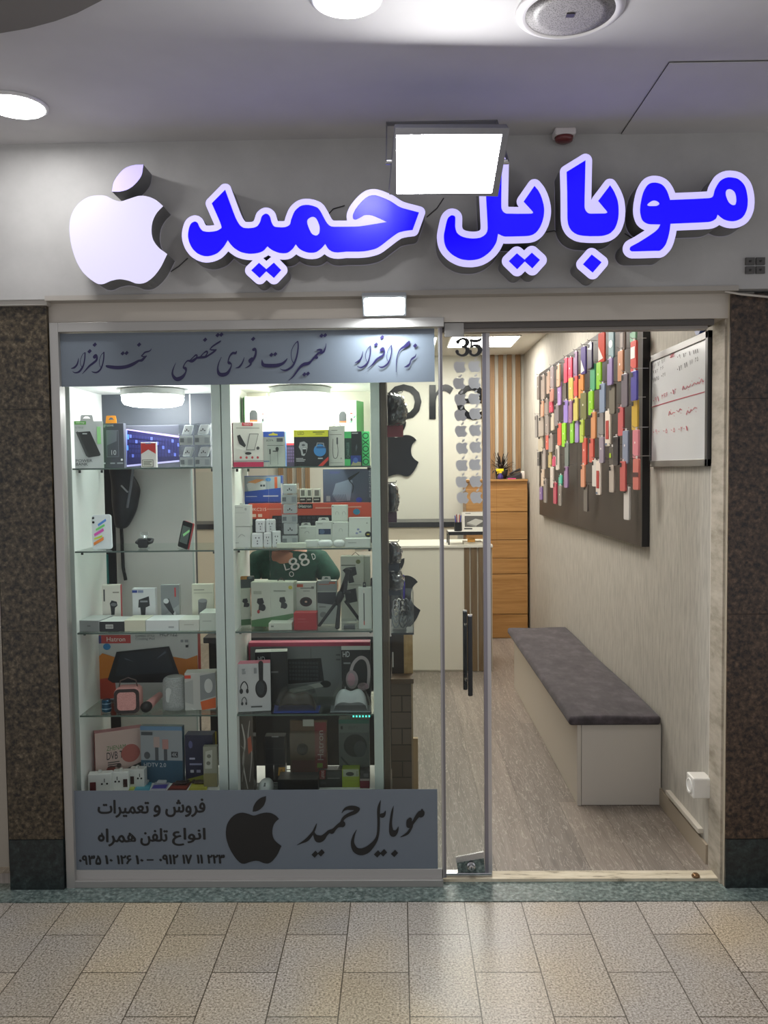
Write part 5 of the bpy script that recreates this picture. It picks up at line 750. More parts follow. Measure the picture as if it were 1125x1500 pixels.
for i, (x0, y0, x1, y1, colr, cname, dec) in enumerate(rec):
    xm = (x0+x1)/2; ym = (y0+y1)/2; hx = BX-0.050-0.008*(i % 3)
    c = WX(xm, ym, hx); Z = c.y+3.19; wm_ = (x1-x0)*Z/FOC; hh = (y1-y0)*Z/FOC
    wd_ = 0.068; view = math.atan2(c.x, Z)
    sn = max(0.1, min(0.98, (wm_-0.015)/wd_)); ang = math.asin(sn)-view; ang = max(0.12, min(1.3, ang))
    wide = wd_ if sn < 0.98 else wm_
    th = 0.011
    root = thing('phone_case', lab[i], 'phone case', (c.x, c.y, c.z-hh/2), 0, 'phone cases on the wall board')
    root.rotation_euler = (0, 0, -(math.pi/2-ang))
    m = M(colr, 0.35, 0.0, 0.3)
    b = MB(); R = 0.009; n = 4; out = []
    for sx, sz, a0 in ((1, 0, -90), (1, 1, 0), (-1, 1, 90), (-1, 0, 180)):
        for q in range(n+1):
            t = math.radians(a0+90*q/n); out.append((sx*(wide/2-R)+R*math.cos(t), (R if sz == 0 else hh-R)+R*math.sin(t)))
    f = [(p[0], -th/2, p[1]) for p in out]; bk = [(p[0], th/2, p[1]) for p in out]; N = len(out)
    b.add(f+bk, [tuple(range(N)), tuple(range(2*N-1, N-1, -1))]+[(k, N+k, N+(k+1) % N, (k+1) % N) for k in range(N)], m)
    b.build('shell', root, (0, 0, 0), bevel=0.002)
    pm = lambda u, v, o: V((u-0.5)*wide, -th/2-o, v*hh)
    dl = [('r', 0.10, 0.80, 0.42, 0.95, '2a2728')] if i % 3 != 1 else [('e', 0.5, 0.55, 0.09, 0.04, 'efe9e2')]
    if dec == 'sq': dl = [('r', 0.12, 0.42, 0.86, 0.80, 'efe8e4')]
    elif dec == 'red': dl = [('r', 0.2, 0.2, 0.8, 0.72, 'b5443f'), ('r', 0.1, 0.03, 0.5, 0.09, '6b7a8c')]
    elif dec == 'tri': dl = [('p', [(0.08, 0.05), (0.85, 0.12), (0.1, 0.55)], 'f0e6e2')]
    elif dec == 'dot': dl = [('e', 0.5, 0.5, 0.38, 0.14, 'eef0ee')]
    elif dec == 'win': dl = [('r', 0.15, 0.08, 0.85, 0.92, '453c38'), ('r', 0.25, 0.14, 0.75, 0.86, '9a8c84')]
    elif dec == 'lime': dl = [('r', 0.1, 0.4, 0.5, 0.65, 'a8c83a')]
    elif dec == 'band': dl = [('r', 0.0, 0.42, 1.0, 0.56, '5a3a3a')]
    elif dec == 'txt': dl = [('r', 0.3, 0.2, 0.6, 0.85, '3a3432')]
    d = MB(); prints(d, dl, pm, 0.0022, 0.0003); d.build('camera_print' if dec is None and i % 3 != 1 else 'print', root, (0, 0, 0))
    tp = V(c.x, c.y, c.z+hh/2)
    hkb = MB().tube([(BX, c.y, tp.z+0.012), (hx-0.015, c.y, tp.z+0.012), (hx-0.018, c.y, tp.z+0.02)], 0.0018, STEEL, 6)
    hkb.build('hook', pbd, pbd.location)
    MB().box(-0.008, 0.008, -0.0015, 0.0015, hh-0.004, hh+0.011, M('d8d4d0', 0.4)).build('hang_tab', root, (0, 0, 0))

# ------------------------------------------------------------------ glass display cases
VY0, VY1 = 0.10, 0.46
FRM = M('c3cdc8', 0.4); INW = M('e8e9e5', 0.5)
SH = {1: [W(215, y, VY0+0.01).z for y in (685, 806.5, 926, 1047, 1166)], 2: [W(445, y, VY0+0.01).z for y in (683, 803, 924, 1045.5, 1166)]}
VT = 1.972
def vitrine(label, xa, xb, key):
    t = thing('display_case', label, 'display case', ((xa+xb)/2, (VY0+VY1)/2, 0.012)); L = t.location; th = 0.036
    for s0, s1 in ((xa, xa+th), (xb-th, xb)):
        MB().boxc((s0, VY0, 0.012), (s1, VY1, VT+0.03), [FRM, INW if s0 == xa else FRM, INW, INW if s0 != xa else FRM, FRM, FRM]).build('side_panel', t, L, bevel=0.0015)
    MB().box(xa+th, xb-th, VY0, VY1, VT, VT+0.03, INW).build('top_panel', t, L)
    zb_ = SH[key][4]
    MB().box(xa+th, xb-th, VY0, VY1, zb_-0.02, zb_-0.0005, INW).build('bottom_panel', t, L)
    MB().box(xa+th, xb-th, VY0+0.02, VY1, 0.012, zb_-0.0205, M('a8b4ae', 0.5)).build('plinth', t, L)
    for z in SH[key][:4]:
        s = MB().box(xa+th+0.001, xb-th-0.001, VY0+0.004, VY1-0.006, z-0.006, z, SHELFGLASS)
        s.box(xa+th+0.001, xb-th-0.001, VY0+0.0025, VY0+0.0039, z-0.006, z, M('4e5f58', 0.2)); sh = s.build('shelf', t, L)
        for sx in (xa+th+0.012, xb-th-0.012):
            for sy in (VY0+0.05, VY1-0.06): MB().lathe([(0.005, 0), (0.005, 0.012)], (sx, sy, z-0.0185), M('3a3a3a', 0.4, 0.5), 10).build('shelf_pin', sh, L)
    return t
va0 = W(92.5, 700, VY0).x; vm = W(325.5, 700, VY0).x; vb1 = W(557, 700, VY0).x
vc1 = vitrine('left glass display case with white inside and dark back panel at the top', va0, vm-0.002, 1)
vc2 = vitrine('right glass display case, open at the back towards the repair desk', vm+0.002, vb1, 2)
MB().box(va0+0.036, vm-0.038, VY1-0.004, VY1, SH[1][0]+0.001, VT, M('42474f', 0.5)).build('back_panel', vc1, vc1.location)
MB().box(vm+0.038, vb1-0.036, VY1-0.004, VY1, SH[2][0]+0.001, VT, M('cfcdc0', 0.5)).build('back_panel', vc2, vc2.location)
gx = W(285.5, 850, VY1).x
MB().box(gx, vm-0.04, VY1-0.005, VY1, SH[1][4]+0.01, SH[1][0]-0.02, GLASS).box(gx-0.006, gx, VY1-0.006, VY1+0.002, SH[1][4]+0.01, VT-0.002, M('bfc8c4', 0.3)).build('back_door', vc1, vc1.location)
for key, vc, px, R, lb in ((1, vc1, 224, 0.128, 'round white lamp on the ceiling of the left display case'), (2, vc2, 440, 0.124, 'round white lamp on the ceiling of the right display case')):
    c = W(px, 580, 0.24); t = thing('case_lamp', lb, 'lamp', (c.x, 0.24, VT), group='lamps in the display cases')
    MB().lathe([(R*0.97, -0.030), (R, -0.028), (R, -0.004), (R*0.9, 0)], (c.x, 0.24, VT), M('c8cac6', 0.4), 48).build('base', t, t.location, smooth=False)
    MB().lathe([(R*0.7, -0.070), (R*0.9, -0.063), (R*0.97, -0.046), (R*0.97, -0.0301)], (c.x, 0.24, VT), EM('fffdf4' if key == 2 else 'fbfdff', L_VITRINE), 48).build('diffuser', t, t.location, smooth=True)
# brown board on the outer side of the right case
MDF = M('4e4236', 0.55)
sx0 = vb1+0.002; sx1 = W(568, 800, VY0).x
sbd = tag(MB().box(sx0, sx1, VY0+0.005, VY1, 0.012, 2.0, MDF).build('side_board', None, ((sx0+sx1)/2, 0.28, 0.012), bevel=0.001), 'dark brown side board on the aisle side of the right display case', 'board')

# grey cupboard and backpack behind the left case
gc0 = W(153, 850, 0.62).x; gc1 = W(286, 850, 0.62).x
gcb = thing('tall_cupboard', 'tall grey cupboard behind the left display case', 'cupboard', ((gc0+gc1)/2, 0.8, 0.012)); L = gcb.location
MB().box(gc0, gc1, 0.642, 0.675, 0.012, 1.95, M('3a3b3e', 0.5)).box(gc0, gc0+0.055, 0.62, 0.642, 0.012, 1.95, M('202226', 0.5)).build('body', gcb, L)
MB().box(gc0+0.058, gc1, 0.622, 0.64, 0.03, 1.94, M('d6d4d2', 0.5)).build('door', gcb, L, bevel=0.001)
MB().box(gc0+0.007, gc0+0.022, 0.60, 0.619, W(160, 855, 0.61).z, W(160, 812, 0.61).z, M('2f8f8a', 0.5)).build('teal_strip', gcb, L)
bp = thing('backpack', 'black backpack hanging behind the left display case', 'backpack', (W(182, 770, 0.55).x, 0.56, W(182, 775, 0.55).z)); L = bp.location
bb_ = MB(); xs0 = W(158, 700, 0.55).x; xs1 = W(205, 700, 0.55).x; zt_ = W(182, 672, 0.55).z; zb_ = L.z
rows = []
for j in range(12):
    v = j/11; z = zb_+(zt_-zb_)*v; wv = 0.72+0.42*math.sin(math.pi*min(1, v*1.1+0.12)) if v < 0.85 else 0.8
    lft = xs0+(0.02*(1-v)); rgt = xs0+(xs1-xs0)*min(1.0, wv*(0.62+0.5*v if v < 0.5 else 0.95))
    cxx = (lft+rgt)/2; rx = (rgt-lft)/2
    rows.append([V(cxx+rx*math.cos(t)*(1+0.05*math.sin(3*t+j)), 0.565+0.042*math.sin(t)*(0.7+0.3*math.sin(math.pi*v)), z+0.006*math.sin(2*t+j)) for t in [2*math.pi*k/20 for k in range(20)]])
vs = [p for r in rows for p in r]; fs = [(j*20+k, j*20+(k+1) % 20, (j+1)*20+(k+1) % 20, (j+1)*20+k) for j in range(11) for k in range(20)]+[tuple(range(19, -1, -1)), tuple(range(220, 240))]
BKP = noise_mat('black_nylon', [(0.3, '0d0e13'), (0.7, '1f212b')], (12, 12, 12), 2, 4, 0.5, 0.3)
bb_.add(vs, fs, BKP).build('body', bp, L, smooth=True, sub=1)
MB().tube([(xs1-0.02, 0.53, zt_-0.02), (xs1-0.03, 0.515, zt_-0.12), (xs1-0.05, 0.515, zt_-0.22)], 0.006, M('5a5c64', 0.4), 8).tube([(xs1-0.075, 0.518, zt_-0.12), (xs1-0.045, 0.512, zt_-0.15)], 0.004, M('9a9ca4', 0.3, 0.6), 8).build('zipper', bp, L)
MB().tube([(xs0+0.03, 0.60, zt_-0.03), (xs0+0.035, 0.61, zb_), (xs0+0.04, 0.605, zb_-0.18), (xs0+0.05, 0.605, zb_-0.24)], 0.008, M('16171b', 0.6), 8).build('strap', bp, L)
MB().tube([((xs0+xs1)/2-0.02, 0.575, zt_-0.01), ((xs0+xs1)/2, 0.59, zt_+0.05), ((xs0+xs1)/2+0.02, 0.60, zt_-0.01)], 0.006, M('16171b', 0.6), 8).build('carry_loop', bp, L)

# repair desk and the seated person
dk = thing('repair_desk', 'dark repair desk behind the display cases', 'desk', (-0.55, 1.5, 0.012)); L = dk.location
MB().box(-1.05, -0.02, 1.20, 1.72, 0.715, 0.745, M('26282a', 0.4)).build('worktop', dk, L, bevel=0.002)
MB().box(-1.03, -0.04, 1.24, 1.26, 0.012, 0.714, M('2b2d30', 0.5)).build('front_panel', dk, L)
for x in (-1.03, -0.06): MB().box(x, x+0.02, 1.262, 1.70, 0.012, 0.714, M('2b2d30', 0.5)).build('side_panel', dk, L)
def skin(name, pts, edges, mat, parent, origin, sub=2):
    pts = [(p[0], p[1], p[2]+LF*min(1.0, max(0.0, (p[2]-0.5)/0.3))*(0 if p[2] < 0.84 and p[1] < py_-0.3 else 1), p[3]) for p in pts]
    me = bpy.data.meshes.new(name); me.from_pydata([tuple(Vector(p[:3])-Vector(origin)) for p in pts], edges, []); me.materials.append(mat)
    ob = bpy.data.objects.new(name, me); COL.objects.link(ob)
    if parent: ob.parent = parent
    else: ob.location = origin
    sk_ = ob.modifiers.new('skin', 'SKIN'); lay = me.skin_vertices[0] if me.skin_vertices else None
    bm = bmesh.new(); bm.from_mesh(me); ly = bm.verts.layers.skin.verify()
    for i, v in enumerate(bm.verts):
        r = pts[i][3]; v[ly].radius = r if isinstance(r, tuple) else (r, r); v[ly].use_root = (i == 0)
    bm.to_mesh(me); bm.free(); sk_.use_smooth_shade = True
    ss = ob.modifiers.new('sub', 'SUBSURF'); ss.levels = sub; ss.render_levels = sub
    return ob
SKN = M('a8775c', 0.5); SHIRT = noise_mat('green_cotton', [(0.3, '123f31'), (0.7, '1c5543')], (20, 20, 20), 2, 4, 0.8, 0.2)
px_, py_ = -0.68, 2.02
LF = 0.05
O_ = (px_, py_, 0.45)
body_pts = [(px_, py_+0.05, 0.52, 0.12), (px_, py_+0.0, 0.70, 0.12), (px_, py_-0.06, 0.88, 0.13), (px_-0.005, py_-0.11, 1.04, 0.10), (px_-0.01, py_-0.15, 1.10, 0.055), (px_-0.012, py_-0.19, 1.16, 0.052), (px_-0.015, py_-0.24, 1.22, 0.085), (px_-0.015, py_-0.255, 1.295, 0.082),
 (px_-0.19, py_-0.10, 1.02, 0.06), (px_-0.27, py_-0.16, 0.87, 0.047), (px_-0.17, py_-0.36, 0.795, 0.036), (px_-0.10, py_-0.46, 0.785, 0.027), (px_-0.075, py_-0.51, 0.780, 0.032),
 (px_+0.19, py_-0.10, 1.02, 0.06), (px_+0.28, py_-0.16, 0.87, 0.047), (px_+0.15, py_-0.40, 0.795, 0.036), (px_+0.06, py_-0.50, 0.785, 0.027), (px_+0.03, py_-0.55, 0.780, 0.032),
 (px_-0.10, py_-0.02, 0.50, 0.085), (px_-0.13, py_-0.38, 0.49, 0.062), (px_-0.13, py_-0.36, 0.12, 0.045), (px_-0.13, py_-0.46, 0.06, 0.035),
 (px_+0.10, py_-0.02, 0.50, 0.085), (px_+0.13, py_-0.38, 0.49, 0.062), (px_+0.13, py_-0.36, 0.12, 0.045), (px_+0.13, py_-0.46, 0.06, 0.035)]
be_ = [(0, 1), (1, 2), (2, 3), (3, 4), (4, 5), (5, 6), (6, 7), (3, 8), (8, 9), (9, 10), (10, 11), (11, 12), (3, 13), (13, 14), (14, 15), (15, 16), (16, 17), (0, 18), (18, 19), (19, 20), (20, 21), (0, 22), (22, 23), (23, 24), (24, 25)]
def fingers(base, d, side):   # five short bent chains rooted inside the palm
    pts = []; ed = []; d = Vector(d).normalized(); s = Vector(side).normalized()
    for k, (o, ln_) in enumerate([(-0.026, 0.050), (-0.009, 0.060), (0.009, 0.057), (0.026, 0.045)]):
        p0 = Vector(base)+s*o*0.8; i = len(pts)
        pts += [(*p0, 0.010), (*(p0+d*ln_*0.6+s*o*0.25), 0.0085), (*(p0+d*ln_+s*o*0.3+V(0, 0, -0.014)), 0.0075), (*(p0+d*(ln_*1.3)+s*o*0.3+V(0, 0, -0.026)), 0.006)]
        ed += [(i, i+1), (i+1, i+2), (i+2, i+3)]
    return pts, ed
for (bi, d, side, th_) in ((12, (0.35, -0.9, -0.05), (0.9, 0.35, 0), 1), (17, (-0.35, -0.9, -0.05), (0.9, -0.35, 0), -1)):
    p = body_pts[bi][:3]; fp, fe = fingers(p, d, side)
    for k in range(4):
        o = len(body_pts); seg_ = fp[k*4:(k+1)*4]; body_pts += seg_[1:]; be_ += [(bi, o), (o, o+1), (o+1, o+2)]
    o = len(body_pts); q = V(*p)+V(0.03*th_, 0.02, 0.0); body_pts += [(*q, 0.011), (*(q+V(0.02*th_, -0.03, -0.008)), 0.009), (*(q+V(0.022*th_, -0.052, -0.014)), 0.007)]; be_ += [(bi, o), (o, o+1), (o+1, o+2)]
per = skin('person', body_pts, be_, SKN, None, O_); tag(per, 'person in a green printed shirt bent over the repair desk behind the right case', 'person')
sp_pts = [(px_, py_+0.05, 0.56, (0.175, 0.14)), (px_, py_+0.0, 0.72, (0.17, 0.135)), (px_, py_-0.06, 0.90, (0.18, 0.14)), (px_-0.005, py_-0.10, 1.03, (0.15, 0.105)), (px_-0.008, py_-0.125, 1.075, (0.085, 0.075)),
 (px_-0.19, py_-0.10, 1.02, 0.082), (px_-0.275, py_-0.16, 0.89, 0.072), (px_+0.19, py_-0.10, 1.02, 0.082), (px_+0.285, py_-0.16, 0.89, 0.072)]
shirt = skin('shirt', sp_pts, [(0, 1), (1, 2), (2, 3), (3, 4), (3, 5), (5, 6), (3, 7), (7, 8)], SHIRT, per, O_)
trs = skin('trousers', [(px_, py_+0.05, 0.53, 0.135), (px_-0.10, py_-0.02, 0.50, 0.10), (px_-0.13, py_-0.38, 0.49, 0.075), (px_-0.13, py_-0.36, 0.14, 0.06), (px_+0.10, py_-0.02, 0.50, 0.10), (px_+0.13, py_-0.38, 0.49, 0.075), (px_+0.13, py_-0.36, 0.14, 0.06)], [(0, 1), (1, 2), (2, 3), (0, 4), (4, 5), (5, 6)], M('1d1f26', 0.8), per, O_)
hc = V(px_-0.015, py_-0.25, 1.265+LF)
hair = MB(); vs = []; fs = []
for j in range(8):
    for k in range(20):
        t = 2*math.pi*k/20; ph = (j/7)*1.75; fr = 1.0 if math.sin(t) > -0.2 else 0.62
        ph2 = ph*fr; vs.append(hc+V(0.092*math.sin(ph2)*math.cos(t), 0.105*math.sin(ph2)*math.sin(t)+0.01, 0.118*math.cos(ph2)+0.005))
fs = [(j*20+k, (j+1)*20+k, (j+1)*20+(k+1) % 20, j*20+(k+1) % 20) for j in range(7) for k in range(20)]
hair.add(vs, fs, M('1a1513', 0.7)).build('hair', per, O_, smooth=True)
fy = hc.y-0.085
fc_ = MB()
for s in (-1, 1):
    fc_.lathe([(0.001, 0), (0.010, 0.003), (0.011, 0.006), (0.001, 0.008)], (hc.x+s*0.032, fy-0.001, hc.z+0.0), M('e8e2da', 0.3), 12, V(0, -1, -0.1))
    fc_.lathe([(0.005, 0.008), (0.004, 0.010)], (hc.x+s*0.032, fy-0.002, hc.z+0.0), M('1c120c', 0.2), 10, V(0, -1, -0.1))
    fc_.box(hc.x+s*0.032-0.017, hc.x+s*0.032+0.017, fy-0.010, fy, hc.z+0.018, hc.z+0.024, M('1a1513', 0.8))
    fc_.lathe([(0.004, -0.006), (0.018, 0), (0.014, 0.008)], (hc.x+s*0.086, hc.y+0.01, hc.z-0.01), SKN, 12, V(s, 0, 0))
fc_.tube([(hc.x, fy-0.004, hc.z+0.005), (hc.x, fy-0.018, hc.z-0.025), (hc.x, fy-0.006, hc.z-0.033)], [0.008, 0.013, 0.010], SKN, 10)
fc_.tube([(hc.x-0.024, fy-0.002, hc.z-0.058), (hc.x, fy-0.008, hc.z-0.056), (hc.x+0.024, fy-0.002, hc.z-0.058)], [0.003, 0.006, 0.003], M('8a4a42', 0.5), 8)
fc_.build('face', per, O_, smooth=True)
# printed letters, wrapped on to the shirt
bpy.context.view_layer.update(); dg = bpy.context.evaluated_depsgraph_get(); ev = shirt.evaluated_get(dg); em = ev.to_mesh(); bmx = bmesh.new(); bmx.from_mesh(em); bmx.transform(shirt.matrix_world); tree = BVHTree.FromBMesh(bmx)
pb_ = MB()
for s, cx_, cy_, w, h_, rot, col in (('88', 438, 823, 30, 19, -0.42, 'cfd6d2'), ('L', 420, 830, 7, 10, -0.3, 'cfd6d2'), ('D', 459.5, 815, 5, 9, -0.3, 'cfd6d2'), ('O', 427, 841, 7, 8, -0.3, 'cfd6d2')):
    vs, fs = text_mesh(s, 0.035 if s == '88' else 0.0); out = []
    for u, v in vs:
        x = (u-0.5)*w; y = -(v-0.5)*h_; X = cx_+x*math.cos(rot)-y*math.sin(rot); Y_ = cy_+x*math.sin(rot)+y*math.cos(rot)
        d = ray(X, Y_).normalized(); hit = tree.ray_cast(CP, d)
        out.append((hit[0] - d*0.003) if hit[0] is not None else W(X, Y_, py_-0.2))
    pb_.add(out, fs, M(col, 0.6))
pb_.build('shirt_print', shirt, O_); bmx.free(); ev.to_mesh_clear()
st = thing('work_stool', 'dark stool under the person at the repair desk', 'stool', (px_, py_+0.05, 0.012)); L = st.location
MB().lathe([(0.17, 0), (0.18, 0.02), (0.17, 0.045)], (L.x, L.y, 0.37), M('222428', 0.6), 28).build('seat', st, L)
for a in (45, 135, 225, 315):
    c = V(math.cos(math.radians(a)), math.sin(math.radians(a)), 0); MB().tube([L+c*0.12+V(0, 0, 0.36), L+c*0.19], 0.012, M('4a4a4c', 0.4, 0.6)).build('leg', st, L)
# ------------------------------------------------------------------ goods in the display cases
def frame_of(key, sh, rect, Y=None):
    x0, yt, x1, yb = rect; z0 = SH[key][sh]; xm = (x0+x1)/2
    if Y is None: Y = max(0.115, min(0.38, WZ(xm, yb, z0).y))
    w = W(x1, yb, Y).x-W(x0, yb, Y).x; h = W(xm, yt, Y).z-z0
    return xm, Y, z0, w, h
def item(name, label, cat, key, sh, rect, col, d=0.06, Y=None, yaw=0.0, side=None, topc=None, dec=(), group=None, tab=None, rough=0.42, lift=0.0, tilt=0.0, hook=None, bev=0.0012):
    xm, Y, z0, w, h = frame_of(key, sh, rect, Y); z0 += lift; h -= lift
    if name != 'wrapped_cable_bag': w = w/max(0.5, math.cos(yaw))
    x0, yt, x1, yb = rect; c = M(col, rough); s = M(side, rough) if side else c; tp = M(topc, rough) if topc else c
    b = MB().boxc((-w/2, 0, 0), (w/2, d, h), [c, s, c, s, tp, c])
    prints(b, dec, lambda px, py, o: V(((px-x0)/(x1-x0)-0.5)*w, -o, (yb-py)/(yb-yt)*h))
    o = b.build(name, None, (0, 0, 0), bevel=bev); cx = W(xm, yb, Y).x
    o.location = (cx, Y, z0+0.0003+(d*math.sin(tilt) if tilt < 0 else 0)); o.rotation_euler = (-tilt, 0, yaw); tag(o, label, cat, group)
    if tab:
        tx0, ty0, tx1, tc = tab; u0 = ((tx0-x0)/(x1-x0)-0.5)*w; u1 = ((tx1-x0)/(x1-x0)-0.5)*w; v1 = (yb-ty0)/(yb-yt)*h; um = (u0+u1)/2; k = (u1-u0)
        t = MB(); outl = [(u0, h-0.001), (u1, h-0.001), (u1-k*0.08, v1-0.002), (u1-k*0.15, v1), (u0+k*0.15, v1), (u0+k*0.08, v1-0.002)]
        hole = [(um-k*0.26, h+(v1-h)*0.45), (um+k*0.26, h+(v1-h)*0.45), (um+k*0.1, h+(v1-h)*0.75), (um-k*0.1, h+(v1-h)*0.75)]
        t.flat([outl, hole], lambda x, y: V(x, 0.003, y), M(tc, 0.4)); t.flat([outl, hole], lambda x, y: V(x, 0.0045, y), M(tc, 0.4)); t.walls([outl, hole], lambda x, y: V(x, 0.003, y), lambda x, y: V(x, 0.0045, y), M(tc, 0.4))
        t.build('hang_tab', o, (0, 0, 0))
    if hook:
        hx = ((hook-x0)/(x1-x0)-0.5)*w
        MB().tube([V(hx-0.016, d/2, h), V(hx, d/2, h+0.014), V(hx+0.016, d/2, h)], 0.0016, M('4a2f2a', 0.4), 6).build('carry_loop', o, (0, 0, 0))
    return o
def adapter_pack(label, key, sh, rect, Y, dz=0.0, group=None, slim=False):
    xm, Y, z0, w, h = frame_of(key, sh, rect, Y); z0 += dz; h -= dz; d = 0.052
    t = thing('adapter_pack', label, 'plug adapter', (W(xm, rect[3], Y).x, Y, z0+0.0003), group=group)
    MB().box(-w/2, w/2, 0, d, 0, h, CLEAR).build('clear_box', t, (0, 0, 0))
    MB().box(-w/2+0.002, w/2-0.002, 0.002, 0.004, 0.002, h*0.46, M('d8dcda', 0.4)).box(-w/2+0.004, -w/2+0.02, 0.0012, 0.002, h*0.14, h*0.34, M('8a8f92', 0.4)).box(w/2-0.024, w/2-0.006, 0.0012, 0.002, h*0.1, h*0.36, M('b9bec2', 0.4)).build('card', t, (0, 0, 0))
    p = MB().hexa([(-w*0.36, 0.012, h*0.5), (w*0.22, 0.012, h*0.5), (w*0.22, 0.044, h*0.5), (-w*0.36, 0.044, h*0.5), (-w*0.14, 0.012, h*0.95), (w*0.42, 0.012, h*0.95), (w*0.42, 0.044, h*0.95), (-w*0.14, 0.044, h*0.95)], M('eceeee', 0.3)) if not slim else MB().box(-w*0.4, w*0.4, 0.01, 0.046, h*0.5, h*0.96, M('e6e8e8', 0.3))
    pl_ = p.build('plug', t, (0, 0, 0), bevel=0.004)
    q = MB(); cxp = 0.02*w if not slim else 0
    for dx, dzz, ww, hh in ((-0.11, 0.70, 0.035, 0.05), (0.11, 0.70, 0.035, 0.05), (0.0, 0.78, 0.03, 0.10)): q.box(cxp+(dx-ww)*w, cxp+(dx+ww)*w, 0.0085 if slim else 0.0105, 0.012, h*(dzz-hh), h*dzz, M('2a2b2d', 0.5))
    q.build('sockets', pl_, (0, 0, 0)); return t
def fbox(name, label, cat, key, sh, rect, col, d, topc=None, dec=(), group=None, Y=None, yaw=0.0, topdec=(), lift=0.0):   # flat carton lying down
    o = item(name, label, cat, key, sh, rect, col, d, Y, yaw, None, topc, dec, group, lift=lift)
    return o
def bl(w, x0, y0, x1, y1, n, col, r=None):   # rows of fine print
    h = (y1-y0)/(2*n-1); rr = random.Random(int(x0*3+y0*5)); return [('r', x0, y0+2*k*h, x1-(x1-x0)*rr.uniform(0, 0.35), y0+2*k*h+h, col) for k in range(n)]
G1 = 'boxes on the shelves of the display cases'
# --- left case, top shelf
item('power_bank_box', 'grey and green power bank box with a clear hang tab on the top left shelf', 'box', 1, 0, (108.5, 617, 150, 685), 'a9aeac', 0.03, 0.15, 0.32, '6fae66', dec=[('r', 113, 617, 128, 622, '5a9a44'), ('t', 'verity', 115, 618, 126, 621, 'dfe8d8'), ('t', 'V-TF10', 114, 625, 124, 628, '6b7a6a'), ('p', [(114.5, 633), (133, 631.5), (146, 665), (145, 667), (130, 669.5), (127, 667)], '232524'), ('p', [(114.5, 633), (117, 631.8), (131, 668), (130, 669.5), (127, 667)], '3b3e3d'), ('r', 123, 634.5, 129, 635.8, 'b9bdbb'), ('r', 142, 625, 147, 650, '86c07c'), ('t', 'POWER', 113.5, 672, 135, 676, '26292a'), ('t', 'BANK', 113.5, 677, 129, 681, '26292a')], tab=(120, 608, 138, 'a8aca9'))
item('power_bank_box', 'dark grey power bank box with an orange hang tab on the top left shelf', 'box', 1, 0, (150.5, 620, 182.5, 685), '44474f', 0.03, 0.19, dec=[('t', 'xgroove', 150.8, 622, 168, 626, 'aeb4b8'), ('r', 157, 630, 175, 669, '6d727c'), ('r', 157.8, 631, 174.2, 668.2, '4b4f58'), ('p', [(157.8, 631), (173, 631), (172, 646), (157.8, 652)], '6b707a'), ('t', '10', 164, 659, 171, 666, 'c6cace'), ('e', 179, 673, 1.6, 1.6, 'e6e8ea'), ('r', 151, 677, 155, 679, 'c6cace'), ('r', 162, 677, 169, 679, '8f949a'), ('r', 172, 677, 181, 679, '8f949a')], tab=(156, 609, 172.5, 'e8952a'))
KB = [('p', [(186, 629), (265, 641), (265, 676), (183, 682)], '1d1c4a'), ('p', [(185, 629), (188, 628), (265, 639), (265, 642)], 'b59be8'), ('p', [(182.5, 681), (265, 674), (265, 676.5), (182.5, 683.5)], 'b7b2e6'), ('p', [(183.5, 682), (186, 629), (188, 629), (186, 682)], '7d8cf0'), ('r', 188, 636, 190, 643, '4f8df2'), ('r', 187, 652, 189, 659, '4f8df2')]
for r_ in range(5):
    for k in range(17):
        x = 191+k*4.4; y = 636+r_*7.2+k*0.55*(1-r_*0.28); KB.append(('p', [(x, y), (x+3.3, y+0.4), (x+3.2, y+5.0), (x, y+4.8)], '26285e' if (k*3+r_) % 7 else '5a68c0'))
item('keyboard_box', 'keyboard box with a glowing purple keyboard picture on the top left shelf', 'box', 1, 0, (181, 623, 290, 685), '4a4d58', 0.05, 0.29, dec=KB)
cg = item('cigarette_pack', 'red and white cigarette pack standing before the keyboard box', 'cigarette pack', 1, 0, (207, 648, 229, 685), 'e8e4de', 0.022, 0.13, dec=[('p', [(207.3, 649.5), (228.7, 649.5), (228.7, 665), (218, 658.5), (207.3, 665)], 'cf3a36'), ('r', 214, 648.3, 222, 650.5, '8f9bc4'), ('r', 208.5, 673.5, 225, 684, '3f4038'), ('r', 209.2, 674.2, 224.3, 683.4, 'd6d5c8')]+bl(0, 210.5, 676, 223, 681.5, 3, '6b6a60'))
for lb, rc, dz in (('lower', (263, 653, 284, 685), 0), ('lower', (285, 653, 309, 685), 0), ('upper', (263, 621, 284, 685), 1), ('upper', (285, 620, 309, 685), 1)):
    zz = (W(270, 653, 0.15).z-SH[1][0]+0.001) if dz else 0
    adapter_pack('white plug adapter in a clear box, %s %s of four, top left shelf' % (lb, 'left' if rc[0] < 270 else 'right'), 1, 0, rc, 0.15, zz, 'four boxed plug adapters')
